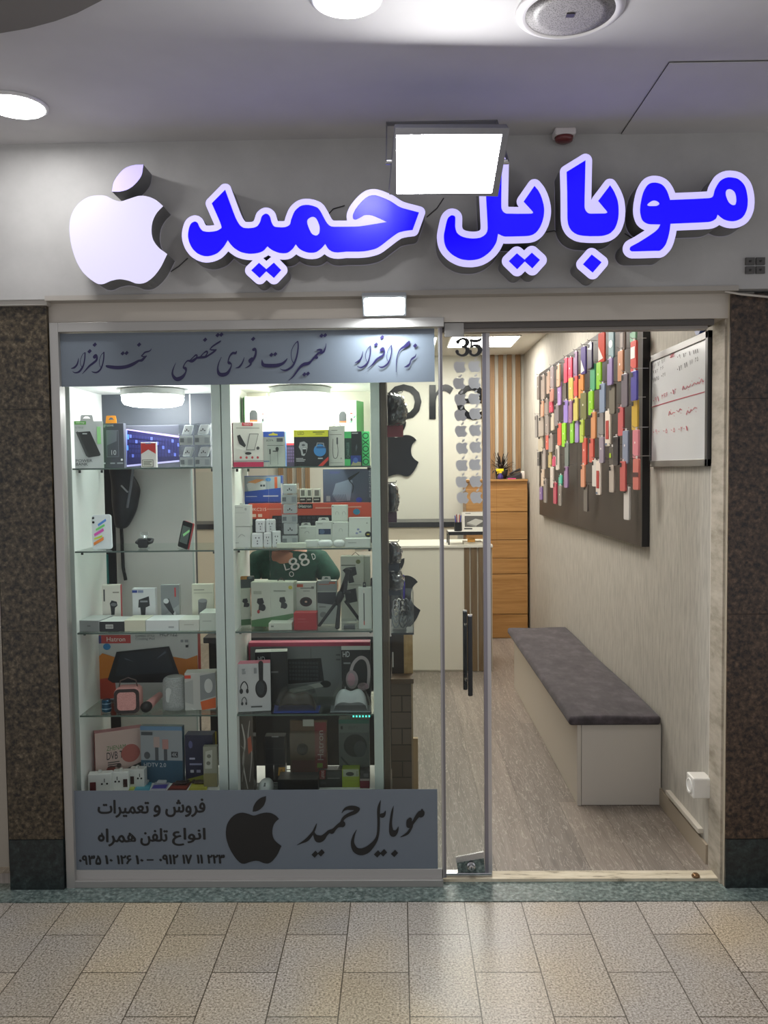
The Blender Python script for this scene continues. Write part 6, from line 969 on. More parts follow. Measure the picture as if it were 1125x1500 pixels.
# --- left case, phone shelf
xm, Y, z0, w, h = frame_of(1, 1, (136, 754, 165, 802), 0.17)
ph = thing('phone', 'white smartphone with coloured stickers leaning on the left shelf', 'phone', (W(150, 802, Y).x, Y, z0+0.0005)); ph.rotation_euler = (-0.10, -0.05, 0)
def rrect(w, h, r, n=5):
    o = []
    for sx, sz, a0 in ((1, 0, -90), (1, 1, 0), (-1, 1, 90), (-1, 0, 180)):
        for q in range(n+1):
            t = math.radians(a0+90*q/n); o.append((sx*(w/2-r)+r*math.cos(t), (r if sz == 0 else h-r)+r*math.sin(t)))
    return o
def slab(out, y0, y1, m, mb=None):
    mb = mb or MB(); n = len(out); return mb.add([(p[0], y0, p[1]) for p in out]+[(p[0], y1, p[1]) for p in out], [tuple(range(n)), tuple(range(2*n-1, n-1, -1))]+[(k, n+k, n+(k+1) % n, (k+1) % n) for k in range(n)], m)
s_ = slab(rrect(w, h, 0.011), 0, 0.009, M('e4e9ec', 0.2, 0, 0.5)); pm = lambda px, py, o: V(((px-136)/29-0.5)*w, -o, (802-py)/48*h)
prints(s_, [('p', [(145, 767), (157, 760), (158, 763), (146, 770)], '5a8fe0'), ('p', [(142, 773), (155, 767), (155.5, 770), (142, 776)], '7fe07c'), ('p', [(139, 780), (153, 773), (154, 776.5), (140, 783.5)], 'e85ac0'), ('p', [(139, 786), (151, 782), (151, 785), (139, 788)], 'd8e84a'), ('p', [(138, 792), (153, 784.5), (153, 789), (138.5, 796)], 'f08a3a')], pm)
s_.build('body', ph, (0, 0, 0), bevel=0.0015)
for zz in (758, 764): MB().lathe([(0.0048, 0), (0.0048, 0.0018), (0.0035, 0.0022)], pm(138.8, zz, 0), M('17181a', 0.2), 16, V(0, -1, 0)).build('camera_lens', ph, (0, 0, 0))
MB().box(-0.02, 0.02, -0.004, 0.03, -0.0003, 0.004, CLEAR).hexa([(-0.02, 0.012, 0.0), (0.02, 0.012, 0), (0.02, 0.015, 0), (-0.02, 0.015, 0), (-0.02, 0.024, 0.05), (0.02, 0.024, 0.05), (0.02, 0.027, 0.05), (-0.02, 0.027, 0.05)], CLEAR).build('phone_stand', None, (0, 0, 0)); st1 = bpy.data.objects['phone_stand']; st1.location = (ph.location.x, Y+0.002, z0+0.0005); tag(st1, 'clear stand holding the white smartphone', 'stand')
c = W(208, 802, 0.19); wt = thing('smartwatch', 'black smartwatch wrapped on a clear holder on the left shelf', 'watch', (c.x, 0.20, SH[1][1]+0.002)); k = 3.39/FOC
MB().add(*[[(p[0], 0, p[1]) for p in rrect(14.5*k, 13*k, 0.008)]+[(p[0], 0.01, p[1]) for p in rrect(14.5*k, 13*k, 0.008)], [tuple(range(24)), tuple(range(47, 23, -1))]+[(i, 24+i, 24+(i+1) % 24, (i+1) % 24) for i in range(24)]], M('0f1012', 0.15)).build('case', wt, (0, 0, 0), bevel=0.002)
MB().tube([(-0.017, 0.010, 0.018), (-0.030, 0.018, 0.022), (-0.028, 0.045, 0.030), (0, 0.058, 0.032), (0.028, 0.045, 0.030), (0.032, 0.018, 0.024), (0.017, 0.010, 0.018)], [0.007]*7, M('1b1c1f', 0.6), 10).build('strap', wt, (0, 0, 0), smooth=True)
MB().lathe([(0.02, 0), (0.02, 0.003), (0.008, 0.004), (0.008, 0.04), (0.018, 0.05), (0.018, 0.066), (0.004, 0.067)], (0, 0.03, -0.002), CLEAR, 20).build('watch_holder', None, (0, 0, 0)); o = bpy.data.objects['watch_holder']; o.location = (c.x, 0.20, SH[1][1]+0.0022); tag(o, 'clear round holder under the smartwatch', 'stand')
xm, Y, z0, w, h = frame_of(1, 1, (260, 764, 285, 801), 0.19)
p2 = thing('phone', 'dark red edged phone propped slantwise near the back door edge', 'phone', (W(267, 801, Y).x, Y, z0+0.002)); p2.rotation_euler = (-0.1, 0.22, -0.55)
sl_ = slab(rrect(0.056, h, 0.006), 0, 0.002, M('1a1d1e', 0.2)); prints(sl_, [('p', [(-0.022, 0.02), (0.022, 0.02), (0.022, 0.09), (-0.022, 0.09)], '4a5450'), ('p', [(-0.012, 0.055), (0.018, 0.082), (0.022, 0.074), (-0.006, 0.046)], '8fd08a')], lambda x, y, o: V(x, -o, y)); sl_.build('screen', p2, (0, 0, 0))
slab(rrect(0.056, h, 0.006), 0.0021, 0.013, M('a3262e', 0.35)).build('case', p2, (0, 0, 0), bevel=0.002)
MB().box(-0.02, 0.02, -0.004, 0.02, 0, 0.002, CLEAR).build('phone_stand', None, (0, 0, 0)); o = [q for q in bpy.data.objects if q.name.startswith('phone_stand')][-1]; o.location = (p2.location.x, Y, z0+0.0002); tag(o, 'clear foot under the dark red phone', 'stand')
# --- left case, charger shelf
CH = lambda x, y, s: [('p', [(x-5*s, y-6*s), (x-2*s, y-10*s), (x+6*s, y-8*s), (x+7*s, y-3*s), (x+3*s, y), (x+2*s, y+9*s), (x-3*s, y+9*s), (x-4*s, y-1*s)], '2a2b2d'), ('e', x+1*s, y-4.5*s, 4.6*s, 2.2*s, '6e7174')]
item('charger_box', 'white car charger box with red lettering, first standing box on the left charger shelf', 'box', 1, 2, (151, 857, 177, 904), 'e6dfd6', 0.03, 0.27, yaw=0.12, dec=CH(166, 884, 0.9)+[('t', 'CAR CHARGER', 157, 896, 175, 899, 'b5383c'), ('r', 153, 862, 155, 876, '4a4a4c'), ('r', 166, 865, 175, 866.5, '9a9488')], side='c03a44')
item('charger_box', 'white car charger box with a blue stripe, second standing box on the left charger shelf', 'box', 1, 2, (194.5, 862, 228, 904), 'dfe1e4', 0.03, 0.27, dec=[('r', 194.5, 864, 202, 867, '2f4a9a'), ('r', 203, 864, 211, 867, '8a94b4'), ('p', [(204, 875), (219, 871), (220, 882), (214, 884), (213, 893), (207, 893), (206, 884), (203, 884)], '2f3236'), ('r', 206, 876, 217, 878, '8c9094'), ('t', 'FMK', 199, 894, 207, 897, '5a5c60'), ('p', [(197, 900), (221, 897.5), (222, 900), (198, 902)], '3f63b8')])
item('charger_box', 'silver grey car charger box with red writing, third standing box on the left charger shelf', 'box', 1, 2, (236.5, 857, 263, 904), 'a3a7a8', 0.03, 0.27, dec=[('p', [(236.5, 857), (263, 857), (263, 880), (236.5, 896)], '8a8e90'), ('p', [(240, 875), (248, 873), (253, 884), (256, 890), (254, 893), (247, 887), (241, 880)], '34373a'), ('e', 244, 876, 4, 3, 'd8dadc'), ('p', [(254, 891), (257, 888), (258, 892), (256, 894)], 'e0e2e2'), ('r', 256.5, 860, 258.5, 871, 'c83c3c'), ('r', 236.5, 896, 263, 904, 'd2d4d4')])
item('charger_box', 'cream box with a small grey cone picture, last standing box on the left charger shelf', 'box', 1, 2, (282, 856, 313, 904), 'dedbc9', 0.03, 0.27, yaw=0.08, dec=[('p', [(291, 875), (304, 876), (300, 893), (291, 892)], '77787a'), ('e', 297.5, 875.5, 6.5, 2.4, '9c9d9e'), ('r', 285, 862, 300, 863, '9b9a8c'), ('r', 285, 866, 312, 866.6, 'a9a898')])
fl = 'flat cartons on the left charger shelf'
fbox('flat_carton', 'grey flat carton at the outer end of the left charger shelf', 'box', 1, 2, (114, 909, 145.5, 925.5), '8f9292', 0.13, 'b5b8b6', [('r', 128, 916, 133, 918, '6b6e70')], fl, 0.125, -0.12)
fbox('flat_carton', 'black flat carton with a white barcode label on the left charger shelf', 'box', 1, 2, (146, 910.5, 182, 925.5), '1d1f21', 0.12, 'd8d8d4', [('r', 155, 915, 166, 921, 'e2e2de')]+[('r', 156+i*1.1, 916, 156.5+i*1.1, 920, '2a2a2a') for i in range(9)], fl, 0.125)
fbox('flat_carton', 'cream flat carton in the middle of the left charger shelf', 'box', 1, 2, (182.5, 908.5, 213, 925.5), 'd5d2bc', 0.12, 'e3e0cc', [], fl, 0.125)
fbox('flat_carton', 'wide white flat carton on the left charger shelf', 'box', 1, 2, (213.5, 908.5, 262, 925.5), 'd6d9d8', 0.12, 'e4e6e4', [('r', 247, 918, 255, 920.5, '9ea2a4')], fl, 0.125)
fbox('flat_carton', 'small off white flat carton beside the wide white one', 'box', 1, 2, (262.5, 908, 292, 925.5), 'cfd0c6', 0.11, 'dfe0d6', [('r', 270, 915, 284, 916, 'a2a498')], fl, 0.125)
fbox('flat_carton', 'tall pale green flat carton at the inner end of the left charger shelf', 'box', 1, 2, (292.5, 898, 317.5, 925.5), 'c2cabf', 0.11, 'd4dacf', [('r', 297, 910, 310, 911, '98a196')], fl, 0.125)
# --- left case, speaker shelf
HT = [('r', 138, 930, 194, 943, 'b83a34'), ('t', 'Hatron', 159, 933, 186, 940, 'e8ded6'), ('r', 147, 931, 151, 943, '3a3a7a'), ('e', 159, 948, 5.5, 5, '2f7fb8'), ('t', 'GAMING STYLE', 201, 930, 229, 933.5, '4a4c50'), ('t', 'Cooling Pad', 201, 934.5, 229, 939, '6a6c70'), ('t', 'HCP122', 237, 927, 262, 932.5, '2e3033'), ('p', [(138, 985), (150, 975), (168, 985), (172, 1028), (138, 1030)], 'b5402a'), ('p', [(138, 972), (152, 958), (170, 964), (180, 990), (160, 996), (138, 1000)], 'cc7c2a'), ('p', [(255, 964), (275, 968), (291, 962), (291, 1012), (262, 1000)], 'bd7128'),
      ('p', [(173, 956), (250, 948), (264, 992), (258, 1000), (238, 1004), (166, 1004), (159, 999)], '14181d'), ('p', [(178, 959), (247, 952), (256, 988), (170, 994)], '222932'), ('p', [(184, 965), (200, 972), (186, 968)], '4a525c'), ('p', [(244, 955), (230, 968), (246, 958)], '4a525c'), ('r', 267, 938, 271, 942, '8a8c8e'), ('r', 273, 938, 278, 942, '8a8c8e'), ('r', 274, 946, 278, 950, '3a3c3e')]
item('cooling_pad_box', 'large white and orange laptop cooling pad box at the back of the left speaker shelf', 'box', 1, 3, (138, 927, 291.5, 1030), 'c3c4c2', 0.05, 0.34, dec=HT, side='b0413a')
c = W(155, 1044, 0.15); js = thing('mini_speaker', 'tiny shiny blue speaker at the outer end of the left speaker shelf', 'speaker', (c.x, 0.16, SH[1][3]))
MB().lathe([(0.017, 0), (0.019, 0.003), (0.019, 0.046), (0.016, 0.05)], (0, 0, 0), M('1f4a66', 0.2, 0.4), 24).build('body', js, (0, 0, 0), smooth=False)
MB().lathe([(0.0195, 0.012), (0.0195, 0.016)], (0, 0, 0), M('9fc4d8', 0.2, 0.5), 24).lathe([(0.0195, 0.034), (0.0195, 0.037)], (0, 0, 0), M('9fc4d8', 0.2, 0.5), 24).build('bands', js, (0, 0, 0))
xm, Y, z0, w, h = frame_of(1, 3, (167.5, 1009, 204.5, 1047), 0.125)
kp = thing('karaoke_speaker', 'pink square karaoke speaker with a dark rim on the left speaker shelf', 'speaker', (W(186, 1047, Y).x, Y, z0)); kp.rotation_euler = (0, 0, 0.12)
slab(rrect(w, h, 0.022), 0.004, 0.075, M('d39a94', 0.4)).build('body', kp, (0, 0, 0), bevel=0.004)
slab([(p[0]*0.97, p[1]*0.97+h*0.012) for p in rrect(w, h, 0.022)], 0.0, 0.0039, M('2c1f20', 0.5)).build('rim', kp, (0, 0, 0))
slab([(p[0], p[1]+h*0.14) for p in rrect(w*0.72, h*0.72, 0.014)], -0.002, -0.0001, noise_mat('pink_mesh', [(0.4, 'b97f7c'), (0.6, 'd8a09a')], (400, 400, 400), 1, 2, 0.6)).build('grille', kp, (0, 0, 0))
MB().tube([(-w*0.36, 0.04, h-0.004), (-w*0.3, 0.04, h+0.024), (0, 0.04, h+0.036), (w*0.3, 0.04, h+0.024), (w*0.36, 0.04, h-0.004)], 0.0025, M('5a4a48', 0.4), 8).build('strap', kp, (0, 0, 0), smooth=True)
c = W(213, 1046, 0.13); mc = thing('microphone', 'small pink microphone with a black head beside the pink speaker', 'microphone', (c.x, 0.14, SH[1][3]+0.0225)); mc.rotation_euler = (0.0, 0, -0.12)
MB().tube([(0, 0.02, 0.0), (0, 0.14, 0.012)], [0.020, 0.014], M('d8a09c', 0.4), 20).build('handle', mc, (0, 0, 0), smooth=False)
MB().lathe([(0.019, -0.02), (0.0222, -0.008), (0.021, 0.006), (0.014, 0.017), (0.003, 0.022)], (0, 0.0, 0), M('1d1a1a', 0.6), 24, V(0, -1, 0)).build('head', mc, (0, 0, 0), smooth=True)
xm, Y, z0, w, h = frame_of(1, 3, (234, 996, 271, 1043), 0.15)
gs = thing('bluetooth_speaker', 'light grey round bluetooth speaker with a cord loop on the left speaker shelf', 'speaker', (W(252, 1043, Y).x, Y+w/2, z0))
GM = noise_mat('grey_cloth', [(0.4, '8c8f8e'), (0.6, 'a4a7a5')], (300, 300, 300), 1, 2, 0.8)
MB().lathe([(w*0.44, 0.0), (w*0.49, 0.004), (w*0.5, 0.02), (w*0.5, 0.0201), (w*0.46, h*0.9), (w*0.42, h*0.97), (w*0.36, h)], (0, 0, 0), GM, 40).build('body', gs, (0, 0, 0), smooth=True)
slab([(p[0]-w*0.13, p[1]+h*0.28) for p in rrect(0.022, 0.060, 0.0105)], -w*0.475, -w*0.44, M('b9bcba', 0.4)).build('panel', gs, (0, 0, 0), bevel=0.001)
MB().lathe([(w*0.36, h), (w*0.34, h+0.002), (w*0.1, h+0.0025)], (0, 0, 0), M('b2b5b3', 0.4), 32).build('top_cap', gs, (0, 0, 0), smooth=False)
MB().tube([(w*0.46, 0, h*0.9), (w*0.60, -0.01, h*0.92), (w*0.66, -0.015, h*0.7), (w*0.58, -0.02, h*0.45), (w*0.60, -0.022, h*0.3), (w*0.66, -0.03, h*0.12), (w*0.8, -0.035, 0.003), (w*0.95, -0.03, 0.003)], 0.0028, M('c6c8c4', 0.6), 8).build('cord', gs, (0, 0, 0), smooth=True)
item('speaker_box', 'white and orange carton with a grey speaker picture beside the round grey speaker', 'box', 1, 3, (272, 986, 316, 1043), 'b9b9b4', 0.07, 0.17, 0.10, dec=[('r', 272, 989, 281, 994, 'c8452f'), ('p', [(294, 990), (316, 986), (316, 1022), (294, 1028)], '85898a'), ('e', 306, 1006, 6, 11, 'c2c4c2'), ('p', [(294, 1030), (316, 1024), (316, 1040), (296, 1043)], 'd2622c'), ('p', [(272, 1000), (284, 996), (284, 1034), (272, 1030)], 'a3a5a2')], side='c9c9c4', topc='d6d6d0')
# --- left case, floor
item('tuner_box', 'pink and white digital tuner box standing slantwise at the foot of the left case', 'box', 1, 4, (146, 1070, 206, 1140), 'd3b8ae', 0.045, 0.25, 0.45, 'b86a62', topc='c77f86', dec=[('t', 'ZHENAM', 160, 1089, 184, 1095, '5f8a52'), ('t', 'DVB T2', 160, 1097, 184, 1107, '26282e'), ('e', 190, 1102, 12, 12, 'b5685e'), ('e', 165, 1121, 6, 6, '9a5048')]+bl(0, 161, 1110, 178, 1117, 3, '55504c')+[('p', [(143, 1140), (165, 1128), (208, 1114), (208, 1140)], '4b4d4a'), ('e', 175, 1116, 3, 3, '4a3f3c')])
item('cable_box', 'blue and white video cable box showing two plugs at the foot of the left case', 'box', 1, 4, (206.5, 1064, 268.5, 1134), '9fa4a8', 0.03, 0.25, -0.06, '4c6a80', dec=[('r', 206.5, 1106, 268.5, 1134, '33566c'), ('r', 206.5, 1064, 268.5, 1069, '6f93b4'), ('r', 226, 1077, 235, 1090, 'b9a29a'), ('r', 228, 1090, 233, 1106, '55585c'), ('r', 239, 1080, 248, 1092, 'b98a84'), ('r', 241, 1092, 246, 1106, '55585c'), ('e', 216, 1100, 4.5, 4.5, '55595c'), ('r', 252, 1095, 262, 1102, '3a3d40'), ('t', '4K', 253, 1096, 261, 1101, 'b4b8bc'), ('t', 'HDTV 2.0', 211, 1109, 244, 1114, 'c4ccd2'), ('r', 208, 1071, 225, 1075, '52565a')])
item('adapter_box', 'dark navy carton next to the blue cable box', 'box', 1, 4, (271.5, 1077, 312, 1128), '272943', 0.06, 0.25, 0.0, '1f2138', topc='343650', dec=[('e', 280, 1087, 3, 4, '5a5e8a'), ('r', 278, 1101, 286, 1103, 'a8aac0'), ('r', 278, 1107, 296, 1109, '8a8cac'), ('r', 279, 1114, 284, 1117, 'b8bac8'), ('r', 288, 1114, 294, 1117, '8a8cac'), ('p', [(274, 1124), (300, 1119), (311, 1120), (311, 1123), (276, 1127)], '8a8f3a')])
item('yellow_card', 'yellow card propped against the inner panel of the left case', 'card', 1, 4, (309, 1072, 318, 1120), 'b8a23a', 0.006, 0.30, 0.1)
item('plastic_pack', 'clear plastic pack with a grey plug standing at the inner corner of the left case', 'pack', 1, 4, (298.5, 1094, 318.5, 1146), '9c9c8c', 0.03, 0.20, 0.06, dec=[('p', [(302, 1100), (312, 1098), (311, 1122), (301, 1122)], 'c0c0b4'), ('e', 307, 1106, 3, 2.5, '77776c'), ('e', 306, 1115, 3, 2.5, '77776c'), ('r', 299, 1128, 318, 1145, '8d8660')])
def socket(label, rect, Y, yaw, sw):
    xm, Y, z0, w, h = frame_of(1, 4, rect, Y); t = thing('plug_socket', label, 'plug socket', (W(xm, rect[3], Y).x, Y, z0+0.0003), yaw, 'white sockets at the foot of the left case')
    MB().box(-w/2, w/2, 0, 0.042, 0, h, M('d9d9d4', 0.35)).build('body', t, (0, 0, 0), bevel=0.003)
    s0 = -w*0.42 if sw < 0 else w*0.16
    MB().box(s0, s0+w*0.26, -0.003, 0, h*0.2, h*0.62, M('5a1d1f' if sw == -1 else '3b2322', 0.3)).build('switch', t, (0, 0, 0), bevel=0.001)
    q = MB(); c_ = w*0.2 if sw < 0 else -w*0.2
    for dx in (-0.11, 0.11): q.lathe([(0.004, 0), (0.004, 0.0008)], (c_+dx*w, 0, h*0.5), M('1d1d1d'), 12, V(0, -1, 0))
    q.box(c_-0.0015, c_+0.0015, -0.0008, 0, h*0.58, h*0.76, M('1d1d1d')); q.build('holes', t, (0, 0, 0))
    MB().box(-w*0.1, w*0.06, 0.01, 0.03, h, h+0.008, M('c9c9c4', 0.35)).build('pin', t, (0, 0, 0), bevel=0.001)
socket('white socket with a dark red switch, nearest the glass in the left case', (130, 1134, 163, 1160), 0.13, 0.16, -1)
socket('white socket in the middle of the three at the foot of the left case', (165, 1131, 188.5, 1154), 0.165, 0.1, 1)
socket('white socket farthest back of the three, below the blue cable box', (189, 1127, 211.5, 1149), 0.20, 0.0, -2)
def blister(name, label, cat, key, quad, cols, Y0=None, extra=None):   # small carded pack lying flat
    z = SH[key][4]; ps = [WZ(x, y, z) for x, y in quad]
    for p in ps: p.y = max(0.108, min(0.42, p.y)); 
    b = MB(); m = M(cols[0], 0.4); b.add([(p.x, p.y, z+0.0005) for p in ps]+[(p.x, p.y, z+0.0035) for p in ps], [(3, 2, 1, 0), (4, 5, 6, 7)]+[(i, (i+1) % 4, 4+(i+1) % 4, 4+i) for i in range(4)], m)
    at = lambda u, v, o=0: ps[0]*(1-u)*(1-v)+ps[1]*u*(1-v)+ps[2]*u*v+ps[3]*(1-u)*v
    def mp(u, v, o): p = at(u, v); return V(p.x, p.y, z+0.0035+o)
    prints(b, [('r', 0.05, 0.1, 0.95, 0.42, cols[1])], mp)
    c = at(0.5, 0.62); fixn(b.build(name, None, (c.x, c.y, z)))
    o = [q for q in bpy.data.objects if q.name.startswith(name)][-1]; tag(o, label, cat, 'carded packs lying at the foot of the left case')
    a_ = at(0.18, 0.5); e = at(0.82, 0.85)
    MB().box(min(a_.x, e.x), max(a_.x, e.x), min(a_.y, e.y), max(a_.y, e.y), z+0.004, z+0.014, M(cols[2], 0.35)).build('contents', o, o.location, bevel=0.003)
blister('carded_pack', 'lime green carded pack lying nearest the white sockets', 'pack', 1, [(180, 1158), (196, 1158), (201, 1147), (188, 1147)], ['9aa83a', 'b4bc5a', '5a6a8a'])
blister('carded_pack', 'teal carded pack with a silver stick lying at the foot of the left case', 'pack', 1, [(197, 1158), (219, 1158), (224, 1143), (205, 1144)], ['3f8aa0', '5aa6b8', 'b4b8bc'])
blister('carded_pack', 'white and violet carded pack lying at the foot of the left case', 'pack', 1, [(220, 1158), (243, 1158), (253, 1140), (230, 1143)], ['a8a8b4', '4a3f9a', 'c4c6ca'])
blister('carded_pack', 'dark red carded pack lying at the foot of the left case', 'pack', 1, [(245, 1158), (273, 1158), (281, 1146), (256, 1145)], ['5a2a24', '8a3a2c', '3a2c28'])
blister('carded_pack', 'yellow carded pack with brown clips at the inner end of the left case', 'pack', 1, [(276, 1158), (303, 1158), (306, 1143), (284, 1143)], ['b4b03a', 'c4c05a', '4f4238'])
c = WZ(292, 1142, SH[1][4]); gp = MB()
for k in range(4): gp.tube([(c.x-0.04+k*0.025, min(c.y, .26), SH[1][4]+0.008), (c.x-0.036+k*0.025, min(c.y, .26)-0.03, SH[1][4]+0.012)], [0.006, 0.008], M('3f352e', 0.4), 10)
tag(gp.build('cable_clip', None, (c.x, .25, SH[1][4])), 'row of brown clips lying behind the yellow carded pack', 'clips')

# --- right case, top shelf
BULB = lambda x, y, s: [('p', [(x-5.5*s, y), (x-5.5*s, y+10*s), (x+5.5*s, y+10*s), (x+5.5*s, y), (x+3*s, y-4*s), (x-3*s, y-4*s)], '3f4446'), ('r', x-5.5*s, y+10*s, x+5.5*s, y+12.5*s, 'd8622f'), ('r', x-4.5*s, y+12.5*s, x+4.5*s, y+16*s, 'ece8e2'), ('r', x-1.2*s, y-8*s, x-0.4*s, y-4*s, '8a8c8c'), ('r', x+0.4*s, y-8*s, x+1.2*s, y-4*s, '8a8c8c')]
LEAF = lambda x, y: [('p', [(x, y), (x+5, y-4), (x+3, y+1)], '5fb088'), ('p', [(x-2, y+3), (x-6, y+8), (x-1, y+7)], '7fc09a'), ('e', x-2, y-6, 2.2, 1, 'c2584c'), ('e', x-2, y+3, 1.6, 2.6, '3f4446')]
item('bulb_lamp_box', 'white camping lamp box with a green side, left of the two beside the case lamp', 'box', 2, 0, (361, 581, 397, 683), 'ecebe2', 0.08, 0.30, 0.28, '3f8f4e', dec=BULB(373, 605, 1.0)+LEAF(388, 612)+[('r', 363, 585, 376, 586, '9aa89a'), ('r', 377, 585, 391, 586, '7fae94')])
item('bulb_lamp_box', 'white camping lamp box with a green side, right of the two beside the case lamp', 'box', 2, 0, (492, 587, 523.5, 683), 'e9ebe3', 0.09, 0.28, -0.30, '4c9a50', dec=BULB(503, 607, 1.0)+LEAF(518, 612)+[('r', 497, 591, 520, 592, '8f9c90')])
item('microphone_box', 'white and crimson clip microphone box at the outer end of the right top shelf', 'box', 2, 0, (343.5, 619, 385, 683), 'd2d3cb', 0.035, 0.14, 0.30, 'a8244c', dec=[('r', 356, 619, 371, 624, 'c23040'), ('t', 'YESIDO', 358, 620, 369, 623, 'f0d8d8'), ('r', 348, 626.5, 380, 627.5, '8c8d86'), ('p', [(349, 638), (353, 636.5), (361, 652), (359, 655), (352, 650), (350, 644)], '2c2e2e'), ('p', [(366, 635), (379, 635), (373, 659), (361, 659)], '6f726e'), ('p', [(367, 636), (378, 636), (372.3, 658), (362, 658)], 'c0c2ba'), ('e', 364, 663.5, 4.5, 2, '2c2e2e'), ('e', 377.5, 656, 2.2, 2.4, '4a4c4a')]+[('e', x, 669.5, 1.6, 1.8, 'b8444a') for x in (353.5, 361.5, 369.5, 377)]+[('r', 343.5, 676, 385, 683, 'b02a50'), ('r', 343.5, 674, 385, 674.7, '3c2a30')])
item('lapel_microphone_box', 'grey lapel microphone box with a blue hang strip on the right top shelf', 'box', 2, 0, (384.5, 632, 418.5, 683), 'b6bcb4', 0.035, 0.16, 0.0, '5a8ad0', dec=[('r', 386.5, 632, 417, 640, '3f64c8'), ('p', [(394.5, 638), (407.5, 638), (407.5, 636), (403, 635), (401, 633.5), (399, 635), (394.5, 636)], 'e4d84a'), ('t', 'BOYA', 391, 643.5, 401, 646.5, '3f4442'), ('r', 406, 642, 415, 647, '55595a'), ('r', 392, 652, 416, 652.6, '4a4e4c'), ('r', 395, 657.5, 397, 665, '2c302e'), ('r', 396, 665, 396.6, 680, '55595a'), ('e', 406.5, 657.5, 2.4, 3, '2c302e'), ('r', 400, 660, 408, 661.4, '2c302e'), ('r', 407, 661, 407.5, 680, '55595a'), ('r', 386.5, 674.5, 395, 676, '5a7a98')])
KB2 = [('r', 417, 649, 434, 652, 'd8404e')]+[('r', 419+c_*3.4, 655+r_*4.6, 421.6+c_*3.4, 658.4+r_*4.6, '6a5a80') for r_ in range(5) for c_ in range(4)]
item('keyboard_box', 'dark small keyboard box with a red top edge half hidden on the right top shelf', 'box', 2, 0, (416, 649, 470, 683), '3f3650', 0.03, 0.24, dec=KB2)
item('lantern_box', 'black and yellow rechargeable lantern box with a lion head on the right top shelf', 'box', 2, 0, (431, 630, 481.5, 683), '24262a', 0.06, 0.13, dec=[('r', 431, 630, 481.5, 640, 'e4e034'), ('t', 'LED', 437, 632.5, 446, 637, '55561a'), ('r', 459, 632.5, 476, 634, '7a7a2a'), ('r', 463, 635.5, 473, 636.6, '7a7a2a'), ('p', [(438, 655), (440, 648), (446, 646.5), (451, 650), (451, 656), (449, 663), (446, 668), (442, 667), (441, 660)], 'a8aaac'), ('p', [(443, 656), (449.5, 656), (448.5, 664), (444.5, 665)], '1c1d20'), ('r', 443.5, 656.5, 449, 658, 'd8dadc'), ('e', 445, 652, 2.5, 1.6, '55585c'), ('e', 469, 660, 9, 9, '3f8ad0'), ('r', 464, 654, 477, 657, '2a5a8c'), ('p', [(463, 655), (465, 648.5), (475, 649), (476, 655), (474.5, 655), (473.5, 650.5), (466, 650), (464.5, 655)], '8a9098'), ('r', 466, 671, 473, 672.5, 'c6c8ca'), ('p', [(466, 683), (481.5, 669), (481.5, 674), (473, 683)], 'c83a30')]+bl(0, 434, 671, 449, 676, 3, 'b8babc'))
item('cable_box', 'narrow white charging cable box with a wire loop on top, right top shelf', 'box', 2, 0, (482, 624, 505.5, 683), 'd9dbd2', 0.03, 0.15, 0.0, dec=[('r', 486, 630, 495, 631, '8f9288'), ('r', 483.5, 636.5, 501, 637.2, '77796f'), ('s', [(494.5, 642, 2.4), (494.5, 650, 2.6)], '66686a'), ('s', [(494.5, 650, 0.7), (495.5, 660, 0.7), (494.5, 669, 0.8), (491.5, 672, 0.8), (488.5, 669, 0.8), (488, 655, 0.7), (488.5, 643, 0.7)], '4a4c4c'), ('e', 500, 672, 1.2, 1.4, 'a9aba4'), ('r', 484, 678, 502, 678.7, 'a9aba4')], hook=494)
item('charger_box', 'dark green and black charger box on the right top shelf', 'box', 2, 0, (505, 632, 530, 683), '1e2426', 0.035, 0.15, 0.0, dec=[('r', 505, 632.5, 515, 642, '4fc070'), ('r', 505, 673, 513.5, 683, '4fc070'), ('r', 505, 642, 515, 673, '1a3a30'), ('tv', 'CHARGER', 508, 648, 512, 671, '6a8a7c'), ('p', [(521, 655), (523, 651), (524, 656), (521.5, 662)], '4a5054'), ('r', 516, 634, 525, 635.5, 'a8acac'), ('r', 514, 668, 529, 683, '2f3f8a'), ('p', [(514, 683), (518, 676), (529, 678), (529, 683)], 'a8a884'), ('e', 521, 675, 3.6, 4, '4a6ab8')])
item('patterned_box', 'bright green box with black chain lettering at the inner end of the right top shelf', 'box', 2, 0, (530.5, 632, 541.5, 683), '4fd07a', 0.035, 0.16, 0.0, dec=[('tv', 'OXOXO', 531.5, 634, 540.5, 682, '123a24')])

